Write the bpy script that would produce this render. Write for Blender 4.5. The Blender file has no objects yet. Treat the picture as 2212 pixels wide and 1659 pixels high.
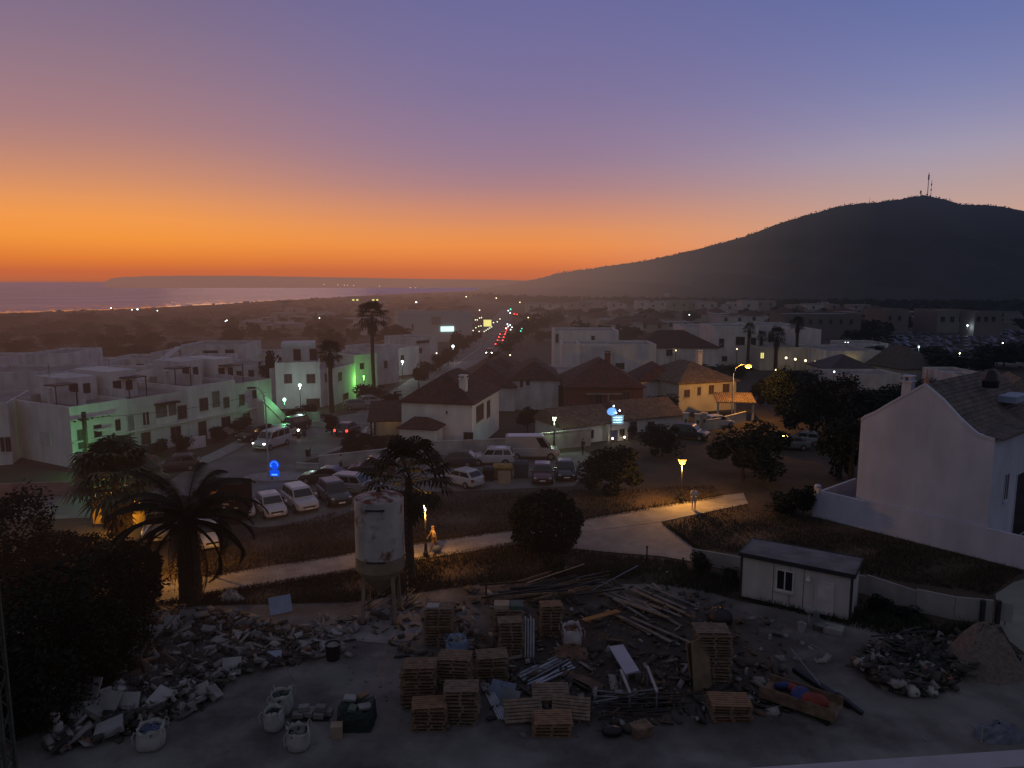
import bpy, math, random
import numpy as np
from mathutils import Vector, Matrix
random.seed(7); rng = np.random.default_rng(7)
R = math.radians
sc = bpy.context.scene
COL = sc.collection

# ------------------------------------------------------------------ view geometry (survey of the place)
F, CX, CY, HC, TH = 1598.0, 1106.0, 829.5, 17.5, R(7.93)
cT, sT = math.cos(TH), math.sin(TH)
def ray(x, y):
    u, v = (x-CX)/F, (y-CY)/F
    return Vector((u, cT - v*sT, -sT - v*cT))
def G(x, y, z=0.0):
    d = ray(x, y); t = (z-HC)/d.z
    return Vector((d.x*t, d.y*t, z))
def AT(x, y, Y):
    d = ray(x, y); t = Y/d.y
    return Vector((d.x*t, Y, HC + d.z*t))
def zat(p, y):
    v = (y-CY)/F
    return HC - p.y*(v*cT + sT)/(cT - v*sT)
def mpp(p):                                   # metres per survey pixel at a ground point
    return (p.y*cT + HC*sT)/F

# ------------------------------------------------------------------ node helpers / materials
def haze_group():  # haze painted into the materials: a glow mixed in by world position
    g = bpy.data.node_groups.new('painted_haze', 'ShaderNodeTree')
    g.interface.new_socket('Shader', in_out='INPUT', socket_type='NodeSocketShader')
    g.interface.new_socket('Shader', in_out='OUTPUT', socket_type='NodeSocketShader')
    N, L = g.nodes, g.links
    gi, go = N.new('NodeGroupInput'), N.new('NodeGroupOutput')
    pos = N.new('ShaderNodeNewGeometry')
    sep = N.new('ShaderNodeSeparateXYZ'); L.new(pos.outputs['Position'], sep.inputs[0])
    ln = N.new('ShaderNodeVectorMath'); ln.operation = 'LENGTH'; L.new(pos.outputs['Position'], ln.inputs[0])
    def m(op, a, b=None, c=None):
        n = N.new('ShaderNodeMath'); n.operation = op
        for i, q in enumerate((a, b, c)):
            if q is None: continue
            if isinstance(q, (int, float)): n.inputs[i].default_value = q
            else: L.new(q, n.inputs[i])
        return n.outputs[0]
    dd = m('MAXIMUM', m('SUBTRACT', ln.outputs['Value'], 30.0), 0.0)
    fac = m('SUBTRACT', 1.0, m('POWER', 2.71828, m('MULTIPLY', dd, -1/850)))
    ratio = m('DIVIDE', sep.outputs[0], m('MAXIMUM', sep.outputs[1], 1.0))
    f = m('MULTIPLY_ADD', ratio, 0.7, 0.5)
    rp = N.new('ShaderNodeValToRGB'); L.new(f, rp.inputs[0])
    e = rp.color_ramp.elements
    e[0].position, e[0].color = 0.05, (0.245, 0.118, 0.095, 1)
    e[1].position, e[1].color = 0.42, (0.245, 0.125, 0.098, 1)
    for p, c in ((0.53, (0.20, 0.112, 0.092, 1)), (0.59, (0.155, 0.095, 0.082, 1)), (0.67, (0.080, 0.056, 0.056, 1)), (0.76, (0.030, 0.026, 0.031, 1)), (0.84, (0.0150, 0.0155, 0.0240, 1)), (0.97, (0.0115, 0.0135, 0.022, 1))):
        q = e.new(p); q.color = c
    hz = m('MULTIPLY_ADD', m('MINIMUM', m('MAXIMUM', m('SUBTRACT', sep.outputs[2], 90.0), 0.0), 400.0), 0.0045, 1.0)   # painted haze glow made stronger high up
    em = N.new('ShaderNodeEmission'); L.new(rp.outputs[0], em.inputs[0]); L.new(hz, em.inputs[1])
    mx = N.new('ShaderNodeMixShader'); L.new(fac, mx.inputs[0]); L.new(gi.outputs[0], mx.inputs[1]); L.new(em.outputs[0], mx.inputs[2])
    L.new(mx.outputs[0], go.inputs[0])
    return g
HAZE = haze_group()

MATS = {}
def mat(name, col, rough=0.85, var=0.25, scale=1.5, bump=0.0, metal=0.0, spec=0.3, col2=None, streak=0.0, haze=True, coat=0.0, bscale=None, c2scale=None, thr=(0.45, 0.65)):
    if name in MATS: return MATS[name]
    m = bpy.data.materials.new(name); m.use_nodes = True
    N, L = m.node_tree.nodes, m.node_tree.links
    b = N['Principled BSDF']; out = N['Material Output']
    b.inputs['Roughness'].default_value = rough; b.inputs['Metallic'].default_value = metal
    b.inputs['Specular IOR Level'].default_value = spec
    if coat: b.inputs['Coat Weight'].default_value = coat
    geo = N.new('ShaderNodeNewGeometry')
    nz = N.new('ShaderNodeTexNoise'); nz.inputs['Scale'].default_value = scale; nz.inputs['Detail'].default_value = 6
    L.new(geo.outputs['Position'], nz.inputs['Vector'])
    rp = N.new('ShaderNodeValToRGB'); L.new(nz.outputs['Fac'], rp.inputs[0])
    e = rp.color_ramp.elements
    e[0].position, e[1].position = 0.3, 0.7
    e[0].color = (*[c*(1-var) for c in col], 1); e[1].color = (*[min(1, c*(1+var)) for c in col], 1)
    c_out = rp.outputs[0]
    if col2 is not None:
        n2 = N.new('ShaderNodeTexNoise'); n2.inputs['Scale'].default_value = c2scale or scale*0.35; n2.inputs['Detail'].default_value = 8
        n2.inputs['Roughness'].default_value = 0.65
        L.new(geo.outputs['Position'], n2.inputs['Vector'])
        r2 = N.new('ShaderNodeValToRGB'); L.new(n2.outputs['Fac'], r2.inputs[0])
        r2.color_ramp.elements[0].position, r2.color_ramp.elements[1].position = thr
        mx = N.new('ShaderNodeMixRGB'); L.new(r2.outputs[0], mx.inputs[0]); L.new(c_out, mx.inputs[1]); mx.inputs[2].default_value = (*col2, 1)
        c_out = mx.outputs[0]
    if streak:
        mp = N.new('ShaderNodeMapping'); mp.inputs['Scale'].default_value = (0.9, 0.9, 0.22); L.new(geo.outputs['Position'], mp.inputs[0])
        n3 = N.new('ShaderNodeTexNoise'); n3.inputs['Scale'].default_value = 1.2; n3.inputs['Detail'].default_value = 7; L.new(mp.outputs[0], n3.inputs['Vector'])
        r3 = N.new('ShaderNodeValToRGB'); L.new(n3.outputs['Fac'], r3.inputs[0])
        r3.color_ramp.elements[0].position, r3.color_ramp.elements[1].position = 0.28, 0.66
        r3.color_ramp.elements[0].color = (1-streak, 1-streak, 1-streak*0.95, 1); r3.color_ramp.elements[1].color = (1, 1, 1, 1)
        mu = N.new('ShaderNodeMixRGB'); mu.blend_type = 'MULTIPLY'; mu.inputs[0].default_value = 1
        L.new(c_out, mu.inputs[1]); L.new(r3.outputs[0], mu.inputs[2]); c_out = mu.outputs[0]
    L.new(c_out, b.inputs['Base Color'])
    if bump:
        nb = N.new('ShaderNodeTexNoise'); nb.inputs['Scale'].default_value = bscale or scale*6; nb.inputs['Detail'].default_value = 8
        L.new(geo.outputs['Position'], nb.inputs['Vector'])
        bp = N.new('ShaderNodeBump'); bp.inputs['Strength'].default_value = bump; bp.inputs['Distance'].default_value = 0.1
        L.new(nb.outputs['Fac'], bp.inputs['Height']); L.new(bp.outputs[0], b.inputs['Normal'])
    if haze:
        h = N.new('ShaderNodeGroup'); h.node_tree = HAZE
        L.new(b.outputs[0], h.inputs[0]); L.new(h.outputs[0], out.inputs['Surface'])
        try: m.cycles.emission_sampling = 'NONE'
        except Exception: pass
    MATS[name] = m
    return m
def emis(name, col, strength, sample=False):
    if name in MATS: return MATS[name]
    m = bpy.data.materials.new(name); m.use_nodes = True
    b = m.node_tree.nodes['Principled BSDF']
    b.inputs['Base Color'].default_value = (*[min(0.8, c) for c in col], 1)
    b.inputs['Emission Color'].default_value = (*col, 1); b.inputs['Emission Strength'].default_value = strength
    try: m.cycles.emission_sampling = 'AUTO' if sample else 'NONE'
    except Exception: pass
    MATS[name] = m
    return m
def tilemat(name, col, col2):
    """clay roof tiles: rows of rounded ribs from a wave texture in object space"""
    m = mat(name, col, rough=0.9, var=0.35, scale=2.5, col2=col2, c2scale=1.1)
    N, L = m.node_tree.nodes, m.node_tree.links
    b = N['Principled BSDF']
    tc = N.new('ShaderNodeTexCoord')
    w1 = N.new('ShaderNodeTexWave'); w1.inputs['Scale'].default_value = 1.3; w1.bands_direction = 'X'; w1.inputs['Distortion'].default_value = 0.6
    w2 = N.new('ShaderNodeTexWave'); w2.inputs['Scale'].default_value = 0.9; w2.bands_direction = 'Y'; w2.inputs['Distortion'].default_value = 0.6
    L.new(tc.outputs['Object'], w1.inputs[0]); L.new(tc.outputs['Object'], w2.inputs[0])
    ad = N.new('ShaderNodeMath'); ad.operation = 'MULTIPLY_ADD'; L.new(w2.outputs['Fac'], ad.inputs[0]); ad.inputs[1].default_value = 0.4; L.new(w1.outputs['Fac'], ad.inputs[2])
    bp = N.new('ShaderNodeBump'); bp.inputs['Strength'].default_value = 0.8; bp.inputs['Distance'].default_value = 0.12
    L.new(ad.outputs[0], bp.inputs['Height']); L.new(bp.outputs[0], b.inputs['Normal'])
    return m

WHITE = mat('white_render', (0.54, 0.53, 0.515), rough=0.92, var=0.08, scale=0.5, streak=0.22, bump=0.15, bscale=9)
WHITE2 = mat('greyed_render', (0.49, 0.485, 0.485), rough=0.92, var=0.12, scale=0.5, streak=0.3, bump=0.15, bscale=9)
CREAM = mat('cream_render', (0.44, 0.41, 0.35), rough=0.92, var=0.12, scale=0.5, streak=0.25)
OLDWALL = mat('stained_render', (0.27, 0.265, 0.26), rough=0.95, var=0.2, scale=0.7, streak=0.35)
FARWALL = mat('far_wall', (0.38, 0.36, 0.35), var=0.15, scale=0.05)
DIMW = mat('dim_wall', (0.13, 0.12, 0.115), var=0.2, scale=0.05)
FARWALL2 = mat('far_wall_tan', (0.24, 0.205, 0.18), var=0.2, scale=0.05)
ROOF_R = tilemat('red_clay_tiles', (0.085, 0.036, 0.029), (0.048, 0.029, 0.026))
ROOF_B = tilemat('brown_clay_tiles', (0.15, 0.10, 0.07), (0.09, 0.065, 0.05))
ROOF_G = tilemat('grey_clay_tiles', (0.115, 0.10, 0.085), (0.055, 0.05, 0.045))
ROOF_F = mat('flat_roof', (0.20, 0.18, 0.175), var=0.25, scale=0.6)
BRICK = mat('red_brick', (0.115, 0.045, 0.033), var=0.3, scale=6, bump=0.3)
PANE = mat('window_glass', (0.012, 0.012, 0.015), rough=0.12, var=0.1, spec=0.5)
FRAME = mat('window_frame', (0.10, 0.085, 0.075), rough=0.6, var=0.15)
SHUT = mat('brown_shutter', (0.06, 0.032, 0.028), rough=0.7, var=0.2)
DOORM = mat('door_wood', (0.05, 0.032, 0.025), rough=0.6, var=0.2)
CONC = mat('concrete', (0.24, 0.235, 0.225), var=0.25, scale=1.2, bump=0.3, col2=(0.13, 0.125, 0.12))
ASPH = mat('asphalt', (0.135, 0.13, 0.12), rough=0.75, var=0.3, scale=0.5, bump=0.2, bscale=20, col2=(0.095, 0.092, 0.086), c2scale=0.22)
PAVE = mat('path_paving', (0.225, 0.215, 0.21), var=0.2, scale=1.0, col2=(0.15, 0.142, 0.138), bump=0.2)
KERB = mat('kerb_stone', (0.22, 0.21, 0.20), var=0.2)
PAINT = mat('road_paint', (0.42, 0.40, 0.36), var=0.3, scale=3)
DIRT = mat('dry_earth', (0.060, 0.043, 0.031), rough=1, var=0.4, scale=0.25, bump=0.8, bscale=3, col2=(0.032, 0.026, 0.017), c2scale=0.12)
YARD = mat('dusty_yard', (0.136, 0.132, 0.128), rough=1, var=0.28, scale=0.5, bump=0.6, bscale=5, col2=(0.058, 0.053, 0.049), c2scale=0.23)
SOILD = mat('trampled_soil', (0.045, 0.038, 0.032), rough=1, var=0.4, scale=0.8, bump=0.9, bscale=4, col2=(0.02, 0.018, 0.016), c2scale=0.35)
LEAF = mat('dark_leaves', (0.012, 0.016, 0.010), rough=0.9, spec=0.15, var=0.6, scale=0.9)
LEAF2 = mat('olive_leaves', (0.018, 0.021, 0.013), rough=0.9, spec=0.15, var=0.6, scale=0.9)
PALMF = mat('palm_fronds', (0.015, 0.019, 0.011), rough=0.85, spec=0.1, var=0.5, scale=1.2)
PALML = mat('fan_palm_leaves', (0.060, 0.060, 0.028), rough=0.6, var=0.5, scale=1.5)
BARK = mat('bark', (0.045, 0.034, 0.026), rough=1, var=0.4, scale=3, bump=0.8)
DRYL = mat('dead_fronds', (0.055, 0.040, 0.024), rough=1, var=0.4, scale=2)
GRASS = mat('dry_grass', (0.044, 0.034, 0.021), rough=1, var=0.4, scale=0.4)
PALLET = mat('pallet_wood', (0.15, 0.10, 0.068), rough=0.9, var=0.35, scale=4)
PALLET2 = mat('weathered_pallet_wood', (0.15, 0.11, 0.082), rough=0.95, var=0.35, scale=4)
PALLET3 = mat('fresh_pallet_wood', (0.185, 0.112, 0.066), rough=0.9, var=0.3, scale=4)
PLANK = mat('plank_wood', (0.13, 0.09, 0.06), rough=0.9, var=0.4, scale=3)
STEEL = mat('dull_steel', (0.16, 0.17, 0.19), rough=0.5, var=0.25, metal=0.5)
DSTEEL = mat('dark_steel', (0.03, 0.031, 0.035), rough=0.55, var=0.3, metal=0.3)
GALV = mat('galvanised', (0.30, 0.32, 0.36), rough=0.45, var=0.2, metal=0.4)
BAGW = mat('woven_white_bag', (0.28, 0.275, 0.265), rough=0.9, var=0.15, scale=3, bump=0.4)
BAGB = mat('woven_blue_bag', (0.13, 0.20, 0.33), rough=0.9, var=0.3, scale=4, col2=(0.24, 0.27, 0.32), c2scale=2.5)
BLACKP = mat('black_plastic', (0.012, 0.012, 0.014), rough=0.5, var=0.2)
TARP = mat('dark_green_tarp', (0.014, 0.023, 0.02), rough=0.7, var=0.4, scale=2.5, bump=0.5, bscale=5)
STONE = mat('pale_rubble', (0.165, 0.16, 0.158), rough=0.95, var=0.35, scale=1.3)
STONE2 = mat('grey_rubble', (0.115, 0.11, 0.108), rough=0.95, var=0.4, scale=1.3)
STONE3 = mat('clay_rubble', (0.12, 0.068, 0.048), rough=0.95, var=0.4, scale=1.3)
BOARD = mat('pale_board', (0.27, 0.27, 0.275), rough=0.8, var=0.12, scale=2, streak=0.2)
BLUEB = mat('pale_blue_board', (0.22, 0.26, 0.36), rough=0.7, var=0.15)
CARDB = mat('cardboard', (0.25, 0.19, 0.14), rough=0.9, var=0.15)
RUBBER = mat('tyre_rubber', (0.012, 0.012, 0.012), rough=0.9, var=0.2)
RIM = mat('wheel_rim', (0.28, 0.28, 0.29), rough=0.35, metal=0.7, var=0.1)
PLATE = mat('number_plate', (0.62, 0.62, 0.60), rough=0.5, var=0.05)
CARGL = mat('car_glass', (0.010, 0.011, 0.013), rough=0.06, spec=0.6, var=0.05)
HLOFF = mat('headlamp_glass', (0.4, 0.4, 0.42), rough=0.15, spec=0.6, var=0.05)
TLOFF = mat('rear_lamp_red', (0.15, 0.012, 0.01), rough=0.2, spec=0.6, var=0.05)
def paint(n, c): return mat('car_paint_'+n, c, rough=0.32, var=0.06, scale=0.6, spec=0.5, coat=0.5)
PW, PS, PB, PN, PG, PR = paint('white', (0.36, 0.36, 0.38)), paint('silver', (0.19, 0.20, 0.22)), paint('black', (0.012, 0.012, 0.014)), paint('navy', (0.016, 0.02, 0.036)), paint('grey', (0.10, 0.105, 0.11)), paint('dark_red', (0.07, 0.02, 0.022))
HLON = emis('lit_headlamp', (1.0, 0.95, 0.8), 9)
TLON = emis('lit_tail_lamp', (1.0, 0.035, 0.02), 5)
E_GREEN = emis('green_white_globe', (0.62, 1.0, 0.82), 3.5)
E_GRN2 = emis('green_globe', (0.30, 1.0, 0.25), 2.5)
E_WHITE = emis('white_globe', (0.85, 0.98, 1.0), 4)
E_WARM = emis('warm_bulb', (1.0, 0.78, 0.45), 3)
E_SOD = emis('sodium_lantern', (1.0, 0.56, 0.10), 1.9)
E_YEL = emis('yellow_sign_light', (0.9, 0.8, 0.25), 0.9)
E_TEAL = emis('teal_light', (0.08, 0.75, 0.5), 2.0)
E_RED = emis('red_light', (1.0, 0.04, 0.03), 3)
E_SIGN = emis('lit_white_sign', (0.62, 1.0, 0.92), 1.3)
E_BLUE = emis('lit_blue_sign', (0.004, 0.07, 0.75), 0.9)
E_BLUEL = emis('lit_blue_sign_mark', (0.10, 0.42, 1.0), 1.2)
E_BLUEO = emis('blue_oval_light', (0.14, 0.36, 1.0), 1.0)

# ------------------------------------------------------------------ mesh builder
class MB:
    def __init__(s): s.v, s.f, s.m = [], [], []
    def add(s, vs, fs, m=0):
        o = len(s.v); s.v += [tuple(q) for q in vs]
        s.f += [tuple(i+o for i in q) for q in fs]; s.m += [m]*len(fs)
        return s
    def hexa(s, p, m=0):
        return s.add(p, [(3, 2, 1, 0), (4, 5, 6, 7), (0, 1, 5, 4), (1, 2, 6, 5), (2, 3, 7, 6), (3, 0, 4, 7)], m)
    def box(s, x0, x1, y0, y1, z0, z1, m=0, M=None):
        p = [Vector(q) for q in ((x0, y0, z0), (x1, y0, z0), (x1, y1, z0), (x0, y1, z0), (x0, y0, z1), (x1, y0, z1), (x1, y1, z1), (x0, y1, z1))]
        if M is not None: p = [M @ q for q in p]
        return s.hexa(p, m)
    def bar(s, a, b, w, h=None, m=0):
        a, b = Vector(a), Vector(b); h = h or w
        d = (b-a).normalized(); up = Vector((0, 0, 1)) if abs(d.z) < 0.95 else Vector((1, 0, 0))
        x = d.cross(up).normalized()*w/2; y = x.cross(d).normalized()*h/2
        return s.hexa([a-x-y, a+x-y, b+x-y, b-x-y, a-x+y, a+x+y, b+x+y, b-x+y], m)
    def prism(s, poly, z0, z1, m=0):
        n = len(poly)
        vs = [(p[0], p[1], z0) for p in poly]+[(p[0], p[1], z1) for p in poly]
        fs = [tuple(range(n-1, -1, -1)), tuple(range(n, 2*n))]+[(i, (i+1) % n, (i+1) % n+n, i+n) for i in range(n)]
        return s.add(vs, fs, m)
    def lathe(s, prof, n=16, c=(0, 0, 0), m=0, M=None):
        vs, fs = [], []
        for r, z in prof:
            for k in range(n):
                a = 2*math.pi*k/n; q = Vector((r*math.cos(a), r*math.sin(a), z))
                if M is not None: q = M @ q
                vs.append(q+Vector(c))
        for i in range(len(prof)-1):
            for k in range(n):
                fs.append((i*n+k, i*n+(k+1) % n, (i+1)*n+(k+1) % n, (i+1)*n+k))
        fs.append(tuple(range(n-1, -1, -1))); fs.append(tuple((len(prof)-1)*n+k for k in range(n)))
        return s.add(vs, fs, m)
    def tube(s, pts, rads, n=8, m=0):
        pts = [Vector(p) for p in pts]; rings = []
        for i, p in enumerate(pts):
            d = (pts[min(i+1, len(pts)-1)]-pts[max(i-1, 0)]).normalized()
            up = Vector((0, 0, 1)) if abs(d.z) < 0.9 else Vector((1, 0, 0))
            x = d.cross(up).normalized(); y = x.cross(d).normalized()
            r = rads[i] if isinstance(rads, (list, tuple)) else rads
            rings.append([p+x*r*math.cos(2*math.pi*k/n)+y*r*math.sin(2*math.pi*k/n) for k in range(n)])
        vs = [q for rr in rings for q in rr]
        fs = [(i*n+k, (i+1)*n+k, (i+1)*n+(k+1) % n, i*n+(k+1) % n) for i in range(len(pts)-1) for k in range(n)]
        fs.append(tuple(range(n))); fs.append(tuple((len(pts)-1)*n+k for k in range(n-1, -1, -1)))
        return s.add(vs, fs, m)
    def ball(s, c, r, n=10, k=6, m=0, sq=(1, 1, 1)):
        prof = [(max(1e-4, r*math.sin(math.pi*i/k)), -r*math.cos(math.pi*i/k)) for i in range(k+1)]
        M = Matrix.Diagonal((*sq, 1))
        return s.lathe(prof, n, c, m, M)
    def build(s, name, mats, parent=None, smooth=False, label=None, bevel=0.0):
        me = bpy.data.meshes.new(name); me.from_pydata(s.v, [], s.f)
        for q in (mats if isinstance(mats, (list, tuple)) else [mats]): me.materials.append(q)
        me.polygons.foreach_set('material_index', s.m)
        if smooth: me.polygons.foreach_set('use_smooth', [True]*len(s.f))
        me.update()
        o = bpy.data.objects.new(name, me); COL.objects.link(o)
        if parent is not None: o.parent = parent
        if label: o['label'] = label
        if bevel:
            b = o.modifiers.new('Bevel', 'BEVEL'); b.width = bevel; b.segments = 2; b.limit_method = 'ANGLE'
        return o
def tag(o, label, cat, group=None, kind=None):
    o['label'] = label; o['category'] = cat
    if group: o['group'] = group
    if kind: o['kind'] = kind
    return o
def thing(name, label, cat, loc=(0, 0, 0), rz=0.0, group=None):
    o = bpy.data.objects.new(name, None); COL.objects.link(o)
    o.location = loc; o.rotation_euler = (0, 0, rz); o.empty_display_size = 0.3
    return tag(o, label, cat, group)
def dup(o, parent=None):
    c = o.copy(); COL.objects.link(c)
    if parent is not None: c.parent = parent
    for ch in list(o.children): dup(ch, c)
    return c
def struct(name, mb, m, smooth=False):
    o = mb.build(name, m, smooth=smooth); o['kind'] = 'structure'; return o
def lamp_light(parent, loc, col, power, size=0.12):
    l = bpy.data.lights.new('lamp_light', 'POINT'); l.color = col; l.energy = power; l.shadow_soft_size = size
    o = bpy.data.objects.new('lamp_light', l); COL.objects.link(o); o.parent = parent; o.location = loc
    return o
def arrmesh(name, V, Fq, m, parent=None):
    me = bpy.data.meshes.new(name); V = np.asarray(V, dtype=np.float32); Fq = np.asarray(Fq, dtype=np.int32)
    k = Fq.shape[1]
    me.vertices.add(len(V)); me.vertices.foreach_set('co', V.ravel())
    me.loops.add(Fq.size); me.loops.foreach_set('vertex_index', Fq.ravel())
    me.polygons.add(len(Fq)); me.polygons.foreach_set('loop_start', np.arange(0, Fq.size, k, dtype=np.int32))
    me.update(calc_edges=True); me.validate()
    me.materials.append(m)
    o = bpy.data.objects.new(name, me); COL.objects.link(o)
    if parent is not None: o.parent = parent
    return o
def leaf_quads(P, size, flat=0.0):
    n = len(P)
    a = rng.normal(size=(n, 3)); a /= np.linalg.norm(a, axis=1)[:, None]
    b = rng.normal(size=(n, 3)); a[:, 2] *= (1-flat)
    b -= a*np.sum(a*b, axis=1)[:, None]/np.maximum(np.sum(a*a, axis=1)[:, None], 1e-6)
    b /= np.linalg.norm(b, axis=1)[:, None]
    s = size*(0.5+rng.random((n, 1)))
    a, b = a*s, b*s*0.55
    V = np.stack([P-a, P+b*0.9, P+a, P-b*0.9], axis=1).reshape(-1, 3)
    return V, np.arange(4*n).reshape(-1, 4)
def crown_points(n, rx, ry, rz, clumps=14, edge=0.55):
    """points in leaf clumps spread through an uneven ellipsoid"""
    C = rng.normal(size=(clumps, 3)); C /= np.linalg.norm(C, axis=1)[:, None]
    C *= (0.2+0.68*rng.random((clumps, 1))); C[:, 2] *= .9
    rad = 0.18+0.34*rng.random(clumps)**1.3
    k = rng.integers(0, clumps, n)
    D = rng.normal(size=(n, 3)); D /= np.linalg.norm(D, axis=1)[:, None]
    D *= (rng.random((n, 1))**0.45)
    P = C[k]+D*rad[k][:, None]
    return P*np.array([rx, ry, rz])

# ------------------------------------------------------------------ camera, sky, after-glow
cam = bpy.data.cameras.new('camera'); camo = bpy.data.objects.new('camera', cam); COL.objects.link(camo)
camo.location = (0, 0, HC); camo.rotation_euler = (R(90)-TH, 0, 0)
cam.sensor_width = 36; cam.lens = 36*F/2212; cam.clip_end = 30000; cam.clip_start = 0.2
sc.camera = camo
sc.view_settings.view_transform = 'Standard'; sc.view_settings.look = 'None'; sc.view_settings.exposure = 0
try:
    sc.cycles.max_bounces = 5; sc.cycles.diffuse_bounces = 3; sc.cycles.glossy_bounces = 3; sc.cycles.sample_clamp_indirect = 3.0
    sc.cycles.use_denoising = True
except Exception: pass

def lin(c): return tuple(((q/255)/12.92 if q/255 <= 0.04045 else ((q/255+0.055)/1.055)**2.4) for q in c)
w = bpy.data.worlds.new('World'); sc.world = w; w.use_nodes = True
N, L = w.node_tree.nodes, w.node_tree.links
bg = N['Background']
tc = N.new('ShaderNodeTexCoord'); sp = N.new('ShaderNodeSeparateXYZ'); L.new(tc.outputs['Generated'], sp.inputs[0])
def wm(op, a, b=None, c=None, clamp=False):
    n = N.new('ShaderNodeMath'); n.operation = op; n.use_clamp = clamp
    for i, q in enumerate((a, b, c)):
        if q is None: continue
        if isinstance(q, (int, float)): n.inputs[i].default_value = q
        else: L.new(q, n.inputs[i])
    return n.outputs[0]
nzs = N.new('ShaderNodeTexNoise'); nzs.inputs['Scale'].default_value = 2.2; nzs.inputs['Detail'].default_value = 3
mps = N.new('ShaderNodeMapping'); mps.inputs['Scale'].default_value = (1, 1, 5); L.new(tc.outputs['Generated'], mps.inputs[0]); L.new(mps.outputs[0], nzs.inputs['Vector'])
zz = wm('MULTIPLY_ADD', wm('SUBTRACT', nzs.outputs['Fac'], 0.5), 0.012, sp.outputs[2])
ez = wm('SQRT', wm('MAXIMUM', zz, 0.0))
def ramp(stops):
    r = N.new('ShaderNodeValToRGB'); L.new(ez, r.inputs[0]); e = r.color_ramp.elements
    for i, (deg, c) in enumerate(stops):
        p = math.sqrt(max(0, math.sin(R(deg))))
        q = e[i] if i < 2 else e.new(p)
        q.position = p
    for (deg, c) in stops:
        p = math.sqrt(max(0, math.sin(R(deg))))
        q = min(e, key=lambda z: abs(z.position-p)); q.color = (*lin(c), 1)
    return r.outputs[0]
ZEN = (104, 106, 121)
rl = ramp([(0, (166, 92, 66)), (90, ZEN), (0.7, (190, 98, 58)), (1.5, (214, 118, 52)), (2.9, (233, 143, 60)), (4.2, (232, 147, 74)), (5.4, (220, 144, 88)), (7, (197, 135, 104)), (8.8, (175, 126, 116)), (10.4, (160, 120, 123)), (13.6, (142, 114, 128)), (16.6, (126, 107, 131)), (20, (112, 99, 132)), (45, (92, 86, 106))])
rc = ramp([(0, (170, 92, 68)), (90, ZEN), (0.7, (194, 104, 64)), (1.5, (214, 121, 66)), (2.6, (225, 136, 72)), (3.7, (217, 138, 86)), (5.4, (192, 131, 110)), (7, (166, 124, 127)), (8.8, (147, 119, 138)), (10.4, (138, 116, 143)), (13.6, (122, 110, 147)), (16.6, (112, 106, 149)), (20, (102, 101, 148)), (45, (90, 88, 110))])
rr = ramp([(0, (196, 130, 110)), (90, ZEN), (1.5, (206, 150, 128)), (4.0, (194, 154, 136)), (6.2, (174, 150, 150)), (8.5, (155, 146, 166)), (10.4, (138, 135, 167)), (12.5, (121, 125, 166)), (16, (103, 112, 161)), (20, (87, 102, 155)), (45, (82, 86, 112))])
rb = ramp([(0, (78, 79, 88)), (90, ZEN), (8, (100, 102, 113)), (20, (111, 113, 126)), (45, (107, 109, 124))])
ratio = wm('DIVIDE', sp.outputs[0], wm('MAXIMUM', sp.outputs[1], 0.15))
mixn = lambda f, a, b: (lambda n: (L.new(f, n.inputs[0]), L.new(a, n.inputs[1]), L.new(b, n.inputs[2]), n.outputs[0])[-1])(N.new('ShaderNodeMixRGB'))
def sstep(x, a, b):
    n = N.new('ShaderNodeMapRange'); n.interpolation_type = 'SMOOTHSTEP'; L.new(x, n.inputs[0]); n.inputs[1].default_value = a; n.inputs[2].default_value = b
    return n.outputs[0]
c1 = mixn(sstep(ratio, -0.55, 0.02), rl, rc)
c1 = mixn(sstep(ratio, 0.0, 0.62), c1, rr)
back = sstep(wm('MULTIPLY', sp.outputs[1], -1.0), -0.45, 0.35)
c1 = mixn(back, c1, rb)
below = sstep(wm('MULTIPLY', sp.outputs[2], -1.0), 0.0, 0.04)
gnd = N.new('ShaderNodeRGB'); gnd.outputs[0].default_value = (0.03, 0.02, 0.018, 1)
c1 = mixn(below, c1, gnd.outputs[0])
sky = N.new('ShaderNodeTexSky'); sky.sky_type = 'NISHITA'; sky.sun_disc = False
SUN_EL, SUN_AZ = R(-2.0), R(-18)
sky.sun_elevation = SUN_EL; sky.sun_rotation = SUN_AZ
add = N.new('ShaderNodeMixRGB'); add.blend_type = 'ADD'; add.inputs[0].default_value = 0.004
L.new(c1, add.inputs[1]); L.new(sky.outputs[0], add.inputs[2])
L.new(add.outputs[0], bg.inputs[0]); bg.inputs[1].default_value = 1.09
sl = bpy.data.lights.new('sun', 'SUN'); sl.energy = 0.05; sl.color = (1.0, 0.55, 0.30); sl.angle = R(14)
so = bpy.data.objects.new('sun', sl); COL.objects.link(so); so.location = (-60, 200, 60)
so.rotation_euler = Vector((math.sin(SUN_AZ), math.cos(SUN_AZ), math.tan(R(3)))).to_track_quat('Z', 'Y').to_euler()

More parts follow.
